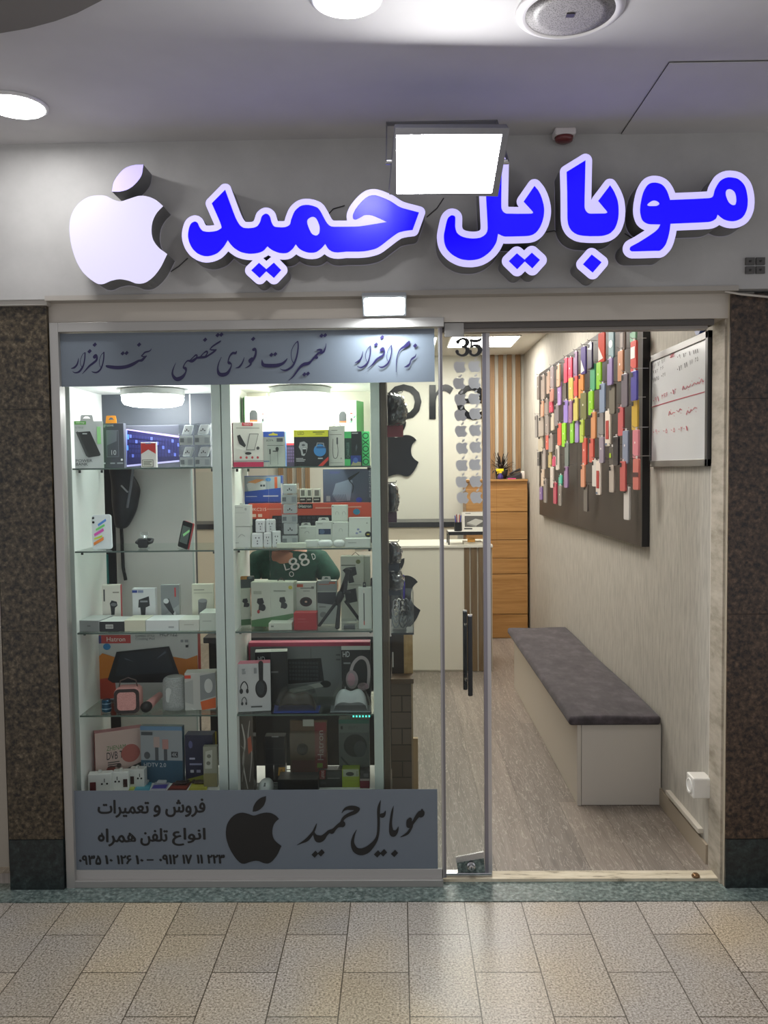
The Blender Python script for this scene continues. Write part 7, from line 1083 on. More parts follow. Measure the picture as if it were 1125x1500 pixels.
# --- right case, plug shelf
item('speaker_box', 'blue and silver phone station box standing at the back of the right plug shelf', 'box', 2, 1, (357.5, 697, 415, 803), '2b4a94', 0.04, 0.37, dec=[('r', 359, 698, 413, 722, '98a2ac'), ('p', [(363, 710), (376, 703), (391, 706), (391, 720), (366, 722)], 'c3c8cc'), ('p', [(364, 707), (378, 702), (390, 703), (376, 709)], 'c88a5a'), ('r', 383, 711, 386, 714, '3a4450'), ('r', 387, 711, 390, 714, '3a4450'), ('e', 395, 703, 4, 3, '3f7fc0'), ('r', 404, 699, 408, 717, 'c05a34'), ('p', [(357.5, 722), (415, 716), (415, 738), (357.5, 738)], '2448a0'), ('r', 362, 729, 378, 730, 'a8b4d0'), ('r', 387, 728, 409, 730, 'a8b4d0')])
SC = [('t', 'XENAY', 483, 690, 499, 694, '4a4a98'), ('p', [(487, 724), (492, 708), (513, 702), (517, 704), (513, 733), (493, 734)], '8089a0'), ('p', [(510, 700), (527, 691), (527, 692.5), (512, 705)], '20232c'), ('s', [(512, 704, 1.2), (518, 712, 1.2), (516, 722, 1.2)], '262a34'), ('e', 526, 732, 4.5, 3.6, '3448b8'), ('r', 478, 726, 484, 734, '8a8f9a'), ('tv', 'XENON', 541, 690, 543, 730, 'b8bccc')]+[('p', [(488+i*2.5, 724), (489+i*2.5, 724), (494+i*2, 733), (493+i*2, 733)], '5a6278') for i in range(8)]
item('scanner_box', 'grey blue device box with a handle picture on top of the orange keyboard box', 'box', 2, 1, (473.5, 687, 543.5, 736), '4f566e', 0.04, 0.36, dec=SC, lift=W(500, 736.5, 0.36).z-SH[2][1])
KX = [('r', 365, 737, 545, 772, 'cc4f38'), ('t', 'HKC215', 368, 744, 391, 749, 'eed8cc'), ('r', 392, 745.5, 416, 747, 'd8907c'), ('r', 438, 738, 459, 746, '1f1d1d'), ('t', 'Hatron', 440, 739.5, 457, 744.5, 'e6e2de'), ('r', 463, 744, 500, 746, 'dc9a86'), ('r', 509, 743, 530, 745, 'dc9a86'), ('e', 523, 752, 5, 5, '2f7fa8'), ('r', 370, 754, 376, 759, 'e8c4b4'), ('r', 379, 754, 385, 759, 'e8c4b4'), ('r', 365, 762, 545, 803, '30313a'), ('p', [(400, 757), (500, 757), (505, 790), (396, 790)], '1b1c22')]+[('r', 402+c_*7, 759+r_*6, 407+c_*7, 763+r_*6, '33343c') for c_ in range(14) for r_ in range(4)]
item('keyboard_box', 'long orange keyboard box at the back of the right plug shelf', 'box', 2, 1, (365, 737, 541, 803), 'c34a34', 0.045, 0.33, dec=KX)
for i, (yt, yb, nm) in enumerate([(765, 803, 'lowest'), (738, 767, 'middle'), (708, 739, 'topmost')]):
    zz = 0 if i == 0 else W(425, yb, 0.16).z-SH[2][1]
    adapter_pack('clear boxed plug adapter, %s of the tower of three on the right plug shelf' % nm, 2, 1, (413, yt, 437, 803), 0.16, zz, 'tower of boxed plug adapters', True)
for i, (x0, x1) in enumerate([(439, 448.5), (449, 457.5), (459, 469.5)]):
    item('charger_head_box', 'tiny charger box, %s of three on the orange keyboard box' % ['left', 'middle', 'right'][i], 'box', 2, 1, (x0, 716, x1, 735), 'd6d2ca', 0.025, 0.335, dec=[('r', x0, 728, x1, 735, '1f1d1c'), ('r', x0+2, 718, x1-2, 726, '77736e'), ('r', x0+1, 730, x1-2, 732, 'a8a49e')], lift=W(450, 736.4, 0.33).z-SH[2][1]+0.0008, group='three tiny charger boxes')
WHT_ = 'd9dcd6'
item('charger_box', 'white charger carton on top of another at the outer end of the right plug shelf', 'box', 2, 1, (340.5, 740, 367.5, 803), WHT_, 0.05, 0.15, 0.0, dec=[('r', 346, 747, 357, 748, '9a9e9a'), ('e', 361, 752, 1.6, 4, 'aeb2ae'), ('r', 346, 762, 360, 763, 'b4b8b4')], lift=W(353, 771.5, 0.15).z-SH[2][1], tab=(352, 734.5, 360, WHT_))
item('charger_box', 'white charger carton under another at the outer end of the right plug shelf', 'box', 2, 1, (340.5, 772, 367, 803), WHT_, 0.05, 0.15, 0.0, dec=[('s', [(349, 788, 0.6), (354, 783, 0.6), (359, 786, 0.6)], '8a8e8a'), ('r', 344, 795, 350, 796, 'a4a8a4')])
def cube_plug(label, rect, Y, lift):
    xm, Y, z0, w, h = frame_of(2, 1, rect, Y); t = thing('plug_cube', label, 'plug adapter', (W(xm, rect[3], Y).x, Y, z0+lift+0.0003), 0.1, 'loose white plug cubes'); h -= lift
    MB().box(-w/2, w/2, 0, 0.036, 0, h, M('dcdfdf', 0.3)).build('body', t, (0, 0, 0), bevel=0.006, seg=3)
    q = MB()
    for dx, v in ((-0.14, 0.72), (0.14, 0.72), (0, 0.5), (0, 0.32)): q.box((dx-0.05)*w, (dx+0.05)*w, -0.0008, 0, h*(v-0.09), h*v, M('55585a', 0.5))
    q.build('sockets', t, (0, 0, 0))
lf1 = W(380, 780.5, 0.155).z-SH[2][1]
cube_plug('white plug cube, left of the three in the lower row of the heap', (369, 781, 385.5, 803), 0.145, 0)
cube_plug('white plug cube, middle of the three in the lower row of the heap', (386.5, 780, 398, 803), 0.145, 0)
cube_plug('white plug cube, right of the three in the lower row of the heap', (399, 778, 411.5, 803), 0.145, 0)
cube_plug('white plug cube, left of the two in the upper row of the heap', (375, 761, 389, 803), 0.15, lf1)
cube_plug('white plug cube, right of the two in the upper row of the heap', (390, 761, 404, 803), 0.15, lf1)
item('charger_box', 'white charger box with a hang tab, first in the row right of the plug tower', 'box', 2, 1, (438.5, 771, 463.5, 803), WHT_, 0.03, 0.23, dec=[('r', 441, 773, 449, 774, '8a8e8a'), ('s', [(447, 783, 0.8), (448, 780, 0.8), (452, 780, 0.8), (453, 783, 0.8)], 'a4a8a4')], tab=(441, 765, 456, WHT_))
item('charger_box', 'white charger box with a blue band and a hang tab on the right plug shelf', 'box', 2, 1, (462.5, 764, 486.5, 803), WHT_, 0.03, 0.215, dec=[('r', 467, 776, 485, 785, '2b3a5a'), ('e', 472, 780.5, 4, 4, '55688a'), ('r', 465, 767, 473, 768, '9a9e9a')], tab=(466, 757.5, 483, WHT_))
item('charger_box', 'tall white charger box with two faint plugs on the right plug shelf', 'box', 2, 1, (486.5, 740, 510, 803), WHT_, 0.03, 0.25, dec=[('e', 488.5, 742, 0.8, 0.8, '3a3c3c'), ('s', [(492, 755, 0.6), (493, 751, 0.6), (496, 751, 0.6), (497, 755, 0.6)], 'a4a8a4'), ('s', [(502, 755, 0.6), (503, 751, 0.6), (506, 751, 0.6), (507, 755, 0.6)], 'a4a8a4')])
item('charger_box', 'low white charger box standing in front of the tall white one', 'box', 2, 1, (487, 765, 511, 803), WHT_, 0.025, 0.20, dec=[('e', 489, 766.5, 0.8, 0.8, '3a3c3c'), ('s', [(497, 780, 0.6), (498, 776, 0.6), (501, 776, 0.6), (502, 780, 0.6)], 'a4a8a4')])
item('charger_box', 'wide white charger box with a round dark sticker, right plug shelf', 'box', 2, 1, (511.5, 758, 543, 803), WHT_, 0.03, 0.19, dec=[('e', 539.5, 785, 4.6, 4.6, '262826'), ('e', 539.5, 785, 2.2, 1.2, 'c8b83a'), ('e', 525, 777, 2, 1.6, '8a92b4'), ('e', 528, 781, 2, 1.6, '8a92b4'), ('e', 523, 783, 2, 1.6, '8a92b4'), ('e', 538, 767, 0.9, 0.9, '77787a')])
fbox('cable_packet', 'flat pale cable packet lying at the front of the right plug shelf', 'packet', 2, 1, (405, 796, 448, 803), 'd3d6c6', 0.05, 'dfe2d2', [], None, 0.125)
fbox('cable_packet', 'white flat packet lying behind the earbud cases', 'packet', 2, 1, (447, 792, 466, 803), 'd8dbd6', 0.05, 'e2e5df', [], None, 0.15)
def pod(label, rect):
    xm, Y, z0, w, h = frame_of(2, 1, rect, 0.13); t = thing('earbud_case', label, 'earbud case', (W(xm, rect[3], Y).x, Y+0.012, z0+h/2+0.0003), group='white earbud cases')
    MB().lathe([(h*0.18, -w/2), (h*0.42, -w/2+0.006), (h/2, -w/2+0.014), (h/2, w/2-0.014), (h*0.42, w/2-0.006), (h*0.18, w/2)], (0, 0, 0), M('e6e8e6', 0.15, 0, 0.5), 24, V(1, 0, 0)).build('shell', t, (0, 0, 0), smooth=True)
    MB().box(-w*0.32, w*0.32, -h*0.502, -h*0.46, h*0.10, h*0.13, M('8a8e8c', 0.3)).build('lid_seam', t, (0, 0, 0))
pod('white earbud case, the left one lying at the front of the right plug shelf', (465.5, 791, 487, 803))
pod('white earbud case, the right one lying at the front of the right plug shelf', (488, 791, 505, 803))
fbox('charger_carton', 'long flat white carton lying on the right plug shelf beside the earbud cases', 'box', 2, 1, (505.5, 789, 542.5, 803), 'd3d6d0', 0.05, 'dfe2dc', [('r', 510, 795, 522, 796, '9a9e98')], None, 0.125)

# --- right case, holder shelf
MNT = lambda x, y, s: [('p', [(x-4*s, y-8*s), (x+3*s, y-9*s), (x+5*s, y-2*s), (x+2*s, y+1*s), (x+3*s, y+9*s), (x-3*s, y+9*s), (x-2*s, y+1*s), (x-5*s, y-2*s)], '232525'), ('e', x+3*s, y+5*s, 4*s, 5*s, '2d3030')]
item('mount_box', 'wide white phone mount box with black mounts and a green foot, right holder shelf', 'box', 2, 2, (368, 853, 431, 924), 'c6cabd', 0.07, 0.20, -0.12, 'b9c0b0', dec=MNT(382, 888, 1.1)+MNT(415, 885, 1.0)+[('p', [(368, 914), (400, 908), (431, 902), (431, 908), (400, 924), (368, 924)], '4f7a4c'), ('e', 427, 861, 3, 3, 'b4a83a'), ('r', 372, 867, 384, 872, 'a6ab9c'), ('r', 402, 866, 420, 867.4, '77796f'), ('e', 379, 900, 2, 3, 'a83c3c')], hook=410)
item('mount_box', 'narrow white phone mount box at the outer end of the right holder shelf', 'box', 2, 2, (352, 862, 367.5, 924), 'bfc4b6', 0.05, 0.24, 0.35, dec=MNT(360, 886, 0.8)+[('r', 352, 914, 367.5, 924, '4a7048')])
item('lens_box', 'small orange and dark box on top of the narrow mount box', 'box', 2, 2, (353, 845, 373.5, 924), '3b4644', 0.03, 0.245, 0.25, 'b07a34', dec=[('r', 353, 845, 363, 863, 'b8863a'), ('e', 368, 854, 3, 4, '7a8a8a'), ('t', '85C', 354, 851, 361, 855, '3a2a18')], lift=W(360, 861.5, 0.245).z-SH[2][2], tab=(354, 840, 366, 'c08a34'))
item('white_carton', 'plain white carton behind the mount boxes on the right holder shelf', 'box', 2, 2, (372, 850, 392, 924), 'c9ccc0', 0.04, 0.33)
item('speaker_box', 'white box with a round dark copper fan picture on the right holder shelf', 'box', 2, 2, (434.5, 853.5, 464, 924), 'cfd0c6', 0.05, 0.24, dec=[('r', 436, 856, 445, 861, 'cc5a34'), ('r', 441, 862, 458, 863.5, '6f716a'), ('r', 445, 867, 455, 868.2, '8a8c84'), ('e', 449, 885.5, 9, 8, '3a2420'), ('e', 449, 885.5, 6, 5, '1c1a1a'), ('e', 449, 885.5, 1.8, 1.6, 'c8a08a'), ('r', 457, 860, 461, 864, '77796f')])
item('holder_box', 'grey and white phone holder box with a hang tab behind the tripod', 'box', 2, 2, (465.5, 851, 494, 924), 'b4b7b3', 0.04, 0.25, dec=[('r', 465.5, 851, 494, 868, '8e9290'), ('r', 483, 853, 492, 856, 'b8563a'), ('r', 468, 856, 484, 857.5, 'a85a48'), ('p', [(466, 870), (493, 870), (493, 892), (466, 888)], '34383c'), ('e', 474, 908, 5, 5, '8a8d8a'), ('r', 468, 894, 478, 895.5, '77796f')], tab=(472, 843.5, 486, 'c8cac4'))
item('mount_box', 'tall white mount box with a wire loop behind the tripod and stylus box', 'box', 2, 2, (500, 815, 534, 924), 'd2d1c6', 0.06, 0.30, -0.05, 'bdbcb0', dec=[('r', 501, 829, 522, 831, '77776c'), ('p', [(503, 838), (508, 834), (522, 832), (524, 845), (518, 848), (520, 858), (512, 860), (510, 848)], '262828'), ('e', 526, 824, 3.4, 3.6, '7a7c44'), ('p', [(505, 872), (522, 868), (524, 890), (508, 894)], '1f2121'), ('r', 503, 862, 530, 863, 'a09f92')], hook=521)
item('mount_box', 'plain white carton right beside the tall mount box with the wire loop', 'box', 2, 2, (534.5, 815, 543, 924), 'c6c7bf', 0.06, 0.33)
# tripod
tz = SH[2][2]; hc_ = W(498, 870, 0.17)
tr = thing('phone_tripod', 'black folding phone tripod standing spread on the right holder shelf', 'tripod', (hc_.x, 0.17, tz)); TB = M('1a1b1c', 0.4)
def rel(px, py, Y): p = W(px, py, Y); return (p.x-hc_.x, p.y-0.17, max(p.z-tz, 0.004))
for a, c_ in (((493, 882, 0.165), (468, 916, 0.14)), ((497, 884, 0.165), (494, 920, 0.125)), ((506, 880, 0.18), (528, 910, 0.20))):
    lg = MB().tube([rel(*a), rel(*c_)], [0.007, 0.010 if c_[0] == 494 else 0.006], TB, 12).build('leg', tr, (0, 0, 0)); e = rel(*c_)
    MB().lathe([(0.006, 0), (0.008, 0.006)], (e[0], e[1], max(0, e[2]-0.004)), M('2d2e30', 0.6), 12).build('rubber_foot', lg, (0, 0, 0))
MB().tube([rel(493, 886, 0.17), rel(499, 872, 0.17), rel(500, 866, 0.17)], [0.012, 0.016, 0.011], TB, 14).build('hub', tr, (0, 0, 0), smooth=True)
MB().tube([rel(500, 866, 0.17), rel(506, 850, 0.17), rel(508, 842, 0.17)], [0.008, 0.009, 0.007], TB, 12).build('ball_head', tr, (0, 0, 0), smooth=True)
p = rel(506, 852, 0.165); MB().hexa([(p[0]-0.010, p[1]-0.012, p[2]-0.05), (p[0]+0.004, p[1]-0.012, p[2]-0.05), (p[0]+0.004, p[1]+0.004, p[2]-0.05), (p[0]-0.010, p[1]+0.004, p[2]-0.05), (p[0]+0.002, p[1]-0.012, p[2]+0.055), (p[0]+0.018, p[1]-0.012, p[2]+0.055), (p[0]+0.018, p[1]+0.004, p[2]+0.055), (p[0]+0.002, p[1]+0.004, p[2]+0.055)], TB).box(p[0]-0.006, p[0]+0.02, p[1]-0.028, p[1]-0.010, p[2]-0.045, p[2]-0.037, TB).box(p[0]+0.002, p[0]+0.026, p[1]-0.028, p[1]-0.010, p[2]+0.045, p[2]+0.053, TB).build('phone_clamp', tr, (0, 0, 0), bevel=0.002)
fbox('charger_carton', 'flat white carton with a printed cable lying before the mount boxes', 'box', 2, 2, (393.5, 913, 427.5, 922), 'c8cabd', 0.10, 'd6d8cc', [('r', 397, 916, 401, 918, '77796f')], None, 0.125, 0.0)
o = [q for q in bpy.data.objects if q.name.startswith('charger_carton')][-1]
item('red_box', 'small bright red box lying before the white fan box', 'box', 2, 2, (430.5, 898, 464, 922), 'a8242a', 0.06, 0.125, topc='c04448', dec=[('r', 436, 906, 448, 907, 'b85054'), ('r', 436, 910, 452, 911, 'b04448')])
item('stylus_box', 'tall narrow white stylus box at the inner end of the right holder shelf', 'box', 2, 2, (525.5, 860.5, 545, 922), 'ccd0c8', 0.03, 0.135, -0.08, 'b4b8b0', dec=[('r', 533, 869, 534.4, 910, '2c2e2c'), ('r', 533, 910, 534.4, 916, 'b83c34'), ('r', 532.5, 865, 535, 868, 'd8d4c8')], tab=(532, 853, 537, '2e3030'))
MB().box(-0.03, 0.03, 0, 0.05, 0, 0.035, CLEAR).box(-0.022, 0.022, 0.012, 0.04, 0.001, 0.014, M('3c3e40', 0.4)).build('clear_case', None, (0, 0, 0)); o = bpy.data.objects['clear_case']; p = WZ(512, 920, tz); o.location = (p.x, 0.13, tz+0.0003); tag(o, 'low clear plastic case with a dark cable beside the stylus box', 'case')
# --- right case, headphone shelf
KM = [('r', 365, 941, 543, 946, 'c24a68'), ('p', [(421, 962), (471, 961), (475, 990), (421, 994)], '23272b'), ('e', 477, 994, 8, 4.5, '1f2326'), ('p', [(424, 1006), (474, 997), (468, 992), (424, 1000)], 'b8b9b6'), ('r', 493, 956, 499, 958, '55585a'), ('r', 493, 962, 499, 964, '55585a'), ('r', 365, 946, 368, 1022, 'a8405a'), ('r', 456, 948, 456.6, 962, '55585a')]+[('r', 424+c_*4.4, 965+r_*5, 427.4+c_*4.4, 968.4+r_*5, '3b4146') for c_ in range(10) for r_ in range(5)]
item('keyboard_set_box', 'long grey keyboard and mouse box with a pink top edge, right headphone shelf', 'box', 2, 3, (365, 941, 543, 1010), '7e8083', 0.05, 0.36, topc='c24a68', dec=KM)
item('headphone_box', 'dark headphone box with pale top behind the white headphone box', 'box', 2, 3, (375, 955, 421.5, 1013), '24272b', 0.06, 0.27, 0.12, '4a4d50', topc='c2c4c2', dec=[('t', 'HD', 379, 960, 389, 965, 'c2c6c8'), ('r', 398, 977, 408, 979, '77797c'), ('r', 379, 968, 386, 969, '77797c')])
HP = lambda x, y, s, c1: [('s', [(x-6*s, y+10*s, 1.6*s), (x-6.5*s, y, 2.0*s), (x, y-8*s, 2.2*s), (x+6*s, y, 2.0*s), (x+5.5*s, y+10*s, 1.6*s)], c1), ('e', x-6*s, y+10*s, 3.4*s, 5*s, c1), ('e', x+5.5*s, y+10*s, 2.6*s, 4.6*s, c1)]
item('headphone_box', 'white headphone box with a pink top at the outer end of the right headphone shelf', 'box', 2, 3, (350, 972, 396.5, 1040), 'b9babb', 0.06, 0.145, 0.14, 'a6a7a8', topc='c0647c', dec=[('s', [(383, 972, 7), (383, 985, 6.5), (383, 998, 6)], '191b1e'), ('e', 383, 1008, 8.5, 13, '1c1e21'), ('e', 382, 1007, 5.5, 9.5, '33373b')]+HP(359, 1003, 0.75, '24272a')+HP(358.5, 1023, 0.5, '3a3d40')+bl(0, 356, 979, 362, 986, 4, '77797c')+[('r', 373, 978, 377, 986, '8a8c8e'), ('r', 368, 1032, 384, 1034, '4a4c4e')])
item('headphone_box', 'dark headphone box showing rose headphones at the inner end of the right headphone shelf', 'box', 2, 3, (501, 952, 543, 1022), '1f2124', 0.06, 0.24, topc='c9cac6', dec=[('r', 501, 947, 543, 952, 'c4c6c2'), ('t', 'HD', 503, 954, 513, 961, 'd2d4d6'), ('r', 504, 968, 514, 970, '8a8c8e'), ('s', [(513, 992, 5), (517, 972, 4.5), (528, 962, 4.5), (538, 966, 4.5), (541, 980, 4.5), (539, 1000, 4)], 'b9aeb0'), ('e', 516, 990, 9, 12, 'a8989c'), ('e', 515, 990, 5.5, 8.5, 'c69aa6'), ('e', 532, 999, 8, 5, 'b89aa2'), ('r', 505, 999, 507, 1003, 'c2c4c4')])
def gamepad(label, x0, x1, yt, yb, bodycol, rim):
    xm, Y, z0, w, h = frame_of(2, 3, (x0, yt, x1, yb), 0.125); t = thing('gamepad_pack', label, 'gamepad', (W(xm, yb, Y).x, Y+0.045, z0+0.0003), group='gamepads in clear packs')
    gb = MB(); N = 18; M_ = 10; vs = []
    for j in range(M_+1):
        v = j/M_
        for k in range(N+1):
            u = k/N*2-1; prof = (1-abs(u)**3)**0.5 if abs(u) < 1 else 0
            hz_ = h*0.78*prof*math.sin(math.pi*min(1, 0.08+v*0.92))**0.6*(1-0.18*math.exp(-(u*3)**2)); vs.append((u*w*0.42, -0.035+0.075*v, 0.004+max(0, hz_)))
    gb.add(vs, [(j*(N+1)+k, j*(N+1)+k+1, (j+1)*(N+1)+k+1, (j+1)*(N+1)+k) for j in range(M_) for k in range(N)], M(bodycol, 0.4)); gb.build('gamepad', t, (0, 0, 0), smooth=True)
    dome = [(-0.5, 0.0), (-0.47, 0.35), (-0.36, 0.86), (-0.2, 1.0), (0.2, 1.0), (0.36, 0.86), (0.47, 0.35), (0.5, 0.0)]
    cb = MB().add([(p[0]*w, -0.044, p[1]*h) for p in dome]+[(p[0]*w*0.97, 0.046, p[1]*h*0.97) for p in dome], [tuple(range(8)), tuple(range(15, 7, -1))]+[(k, k+1, 9+k, 8+k) for k in range(7)], CLEAR); cb.build('clear_shell', t, (0, 0, 0))
    MB().box(-w*0.5, w*0.5, -0.045, 0.046, 0, 0.003, M(rim, 0.4)).build('base_card', t, (0, 0, 0))
gamepad('dark gamepad with orange glow on a blue edged card in a clear pack', 400.5, 466.5, 1010, 1043, '2c2624', '2f45a0')
gamepad('white gamepad in a clear pack at the inner end of the right headphone shelf', 483.5, 543, 1004, 1040, 'c9ccce', '8a9094')
lsx = MB(); t0 = W(518, 1048, 0.13); t1 = W(541, 1047, 0.13)
for k in range(6): p = t0.lerp(t1, k/5); lsx.box(p.x-0.003, p.x+0.003, 0.118, 0.124, SH[2][3]-0.018, SH[2][3]-0.0075, EM('54e0c8', 0.9))
lsx.box(t0.x-0.012, t1.x+0.012, 0.124, 0.128, SH[2][3]-0.019, SH[2][3]-0.0065, M('1d2422', 0.4)); tag(lsx.build('led_strip', None, (t0.x, 0.124, SH[2][3]-0.02)), 'short strip of small teal lights under the right headphone shelf', 'light strip')
# --- right case, floor
item('wrapped_cable_bag', 'shiny clear bag with cables leaning at the outer corner of the right case', 'bag', 2, 4, (352, 1046, 372, 1155), '55504a', 0.05, 0.15, -0.1, dec=[('s', [(356, 1060, 1.5), (360, 1085, 2.5), (357, 1115, 2), (363, 1150, 1.2)], 'b0aca4'), ('s', [(368, 1055, 1), (365, 1080, 2), (370, 1100, 1.5), (366, 1140, 1)], '96928a'), ('p', [(364, 1080), (369, 1076), (371, 1096), (365, 1102)], 'a0563e'), ('s', [(354, 1090, 1), (359, 1100, 2), (355, 1140, 1)], '7a766e')], rough=0.15)
item('tall_carton', 'black tall box with a thin silver top line at the foot of the right case', 'box', 2, 4, (388.5, 1079, 418, 1134), '17191b', 0.05, 0.26, dec=[('r', 399, 1078.5, 409, 1079.8, '9a9c9c'), ('r', 388.5, 1093, 418, 1093.6, '33363a'), ('r', 388.5, 1112, 418, 1112.6, '33363a')])
ms = item('mouse_pack', 'red and brown carded mouse pack leaning at the foot of the right case', 'pack', 2, 4, (426, 1056, 480, 1142), '5c4630', 0.012, 0.22, dec=[('r', 462, 1058, 479, 1125, '7a2a2e'), ('tv', 'Hatron', 466, 1069, 474.5, 1108, 'b8aaa4'), ('r', 465, 1112, 473, 1118, '7f9a3a'), ('r', 445, 1054, 461, 1063, 'b4b2a8'), ('r', 428, 1108, 462, 1125, '5a2e28')])
MB().lathe([(0.004, 0.034), (0.016, 0.028), (0.022, 0.012), (0.024, 0)], (-0.032+0.006, 0, 0.155), M('121416', 0.25), 20, V(0, -1, 0)).build('mouse', ms, (0, 0, 0), smooth=True).scale = (1, 1, 1)
MB().box(-0.074, 0.074, -0.036, -0.002, 0.02, 0.232, CLEAR).build('clear_cover', ms, (0, 0, 0))
item('headset_box', 'grey green headset box with a dark headset picture at the foot of the right case', 'box', 2, 4, (497, 1054, 541.5, 1132), '6c7470', 0.05, 0.25, topc='3f6a5c', dec=[('r', 497, 1054, 541.5, 1059, '3f6e60'), ('r', 500, 1062, 503, 1066, '232826'), ('t', 'VERITY', 510, 1062, 525, 1066, '4a524e'), ('r', 498, 1070, 541, 1121, '59615e'), ('e', 521, 1086, 17, 14, '2b3030'), ('e', 528, 1090, 9, 10, '454c4b'), ('s', [(500, 1100, 2), (514, 1112, 2.5), (538, 1118, 2)], '33393a'), ('r', 500, 1117, 538, 1120, '3c4442')])
xm, Y, z0, w, h = frame_of(2, 4, (376, 1134, 401, 1160), 0.14)
mo = thing('mouse', 'white computer mouse on a clear tray at the foot of the right case', 'mouse', (W(387, 1150, Y).x, 0.19, z0+0.004))
b = MB(); vs = []; N = 16
for j in range(9):
    ph_ = j/8*math.pi/2
    for k in range(N): t_a = 2*math.pi*k/N; vs.append((0.032*math.cos(t_a)*math.cos(ph_)**0.6, 0.052*math.sin(t_a)*math.cos(ph_)**0.6, 0.034*math.sin(ph_)))
b.add(vs, [(j*N+k, j*N+(k+1) % N, (j+1)*N+(k+1) % N, (j+1)*N+k) for j in range(8) for k in range(N)], M('b9bebe', 0.25)); b.build('shell', mo, (0, 0, 0), smooth=True)
MB().tube([(0, -0.044, 0.022), (0, -0.03, 0.030)], 0.004, M('55595a', 0.4), 10).build('wheel', mo, (0, 0, 0))
MB().box(-0.06, 0.06, -0.07, 0.06, 0, 0.003, CLEAR).build('clear_tray', None, (0, 0, 0)); o = bpy.data.objects['clear_tray']; o.location = (mo.location.x, 0.19, z0+0.0004); tag(o, 'clear tray under the white computer mouse', 'tray')
item('accessory_carton', 'low black carton with a yellow label at the front foot of the right case', 'box', 2, 4, (407, 1142, 466, 1162), '141618', 0.09, 0.135, topc='1f2224', dec=[], )
item('yellow_label_box', 'small box with a yellow end label standing before the black tower box', 'box', 2, 4, (407.5, 1124, 418.5, 1162), '2a2420', 0.05, 0.23, dec=[('p', [(409, 1124), (418.5, 1124), (417, 1142), (407.5, 1142)], 'b8862c'), ('tv', '400A', 410.5, 1128, 415, 1140, '3a2a14')])
item('mouse_box', 'dark box with a swirl picture behind the low black carton', 'box', 2, 4, (438, 1126, 466, 1162), '1e2122', 0.04, 0.235, dec=[('s', [(444, 1137, 1.6), (448, 1133, 1.6), (453, 1136, 1.6)], '8a8e8e'), ('r', 420, 1127, 436, 1129, '5a4a44')])
item('earphone_box', 'dark box with a red lettered edge strip at the foot of the right case', 'box', 2, 4, (467, 1128, 501.5, 1162), '2b2f30', 0.05, 0.20, dec=[('p', [(468.5, 1128), (478, 1128), (476.5, 1146), (467, 1146)], '8c2c30'), ('tv', 'Lenovo', 469, 1129, 475.5, 1144, 'd2c4c0'), ('r', 480, 1131, 500, 1143, '3c4142'), ('r', 480, 1143.5, 498, 1144.6, '8a8e8e')])
item('earphone_box', 'lime green box with a round dark speaker picture at the foot of the right case', 'box', 2, 4, (501.5, 1127, 527, 1162), '97a83a', 0.05, 0.20, dec=[('r', 503, 1127, 526, 1141, 'a4aa94'), ('e', 513, 1136, 6, 4, '2a2e2a'), ('tv', 'verity', 522, 1130, 525, 1140, '55603a'), ('r', 505, 1149, 523, 1149.6, '7a8a34')])
item('earphone_box', 'dark crimson and clear box at the inner foot corner of the right case', 'box', 2, 4, (527.5, 1130, 541.5, 1162), '3c3c3e', 0.05, 0.19, dec=[('r', 527.5, 1144, 541.5, 1148, 'a49a94'), ('r', 527.5, 1148, 541.5, 1162, '6f2434'), ('r', 533, 1134, 540, 1141, '5c6062')])

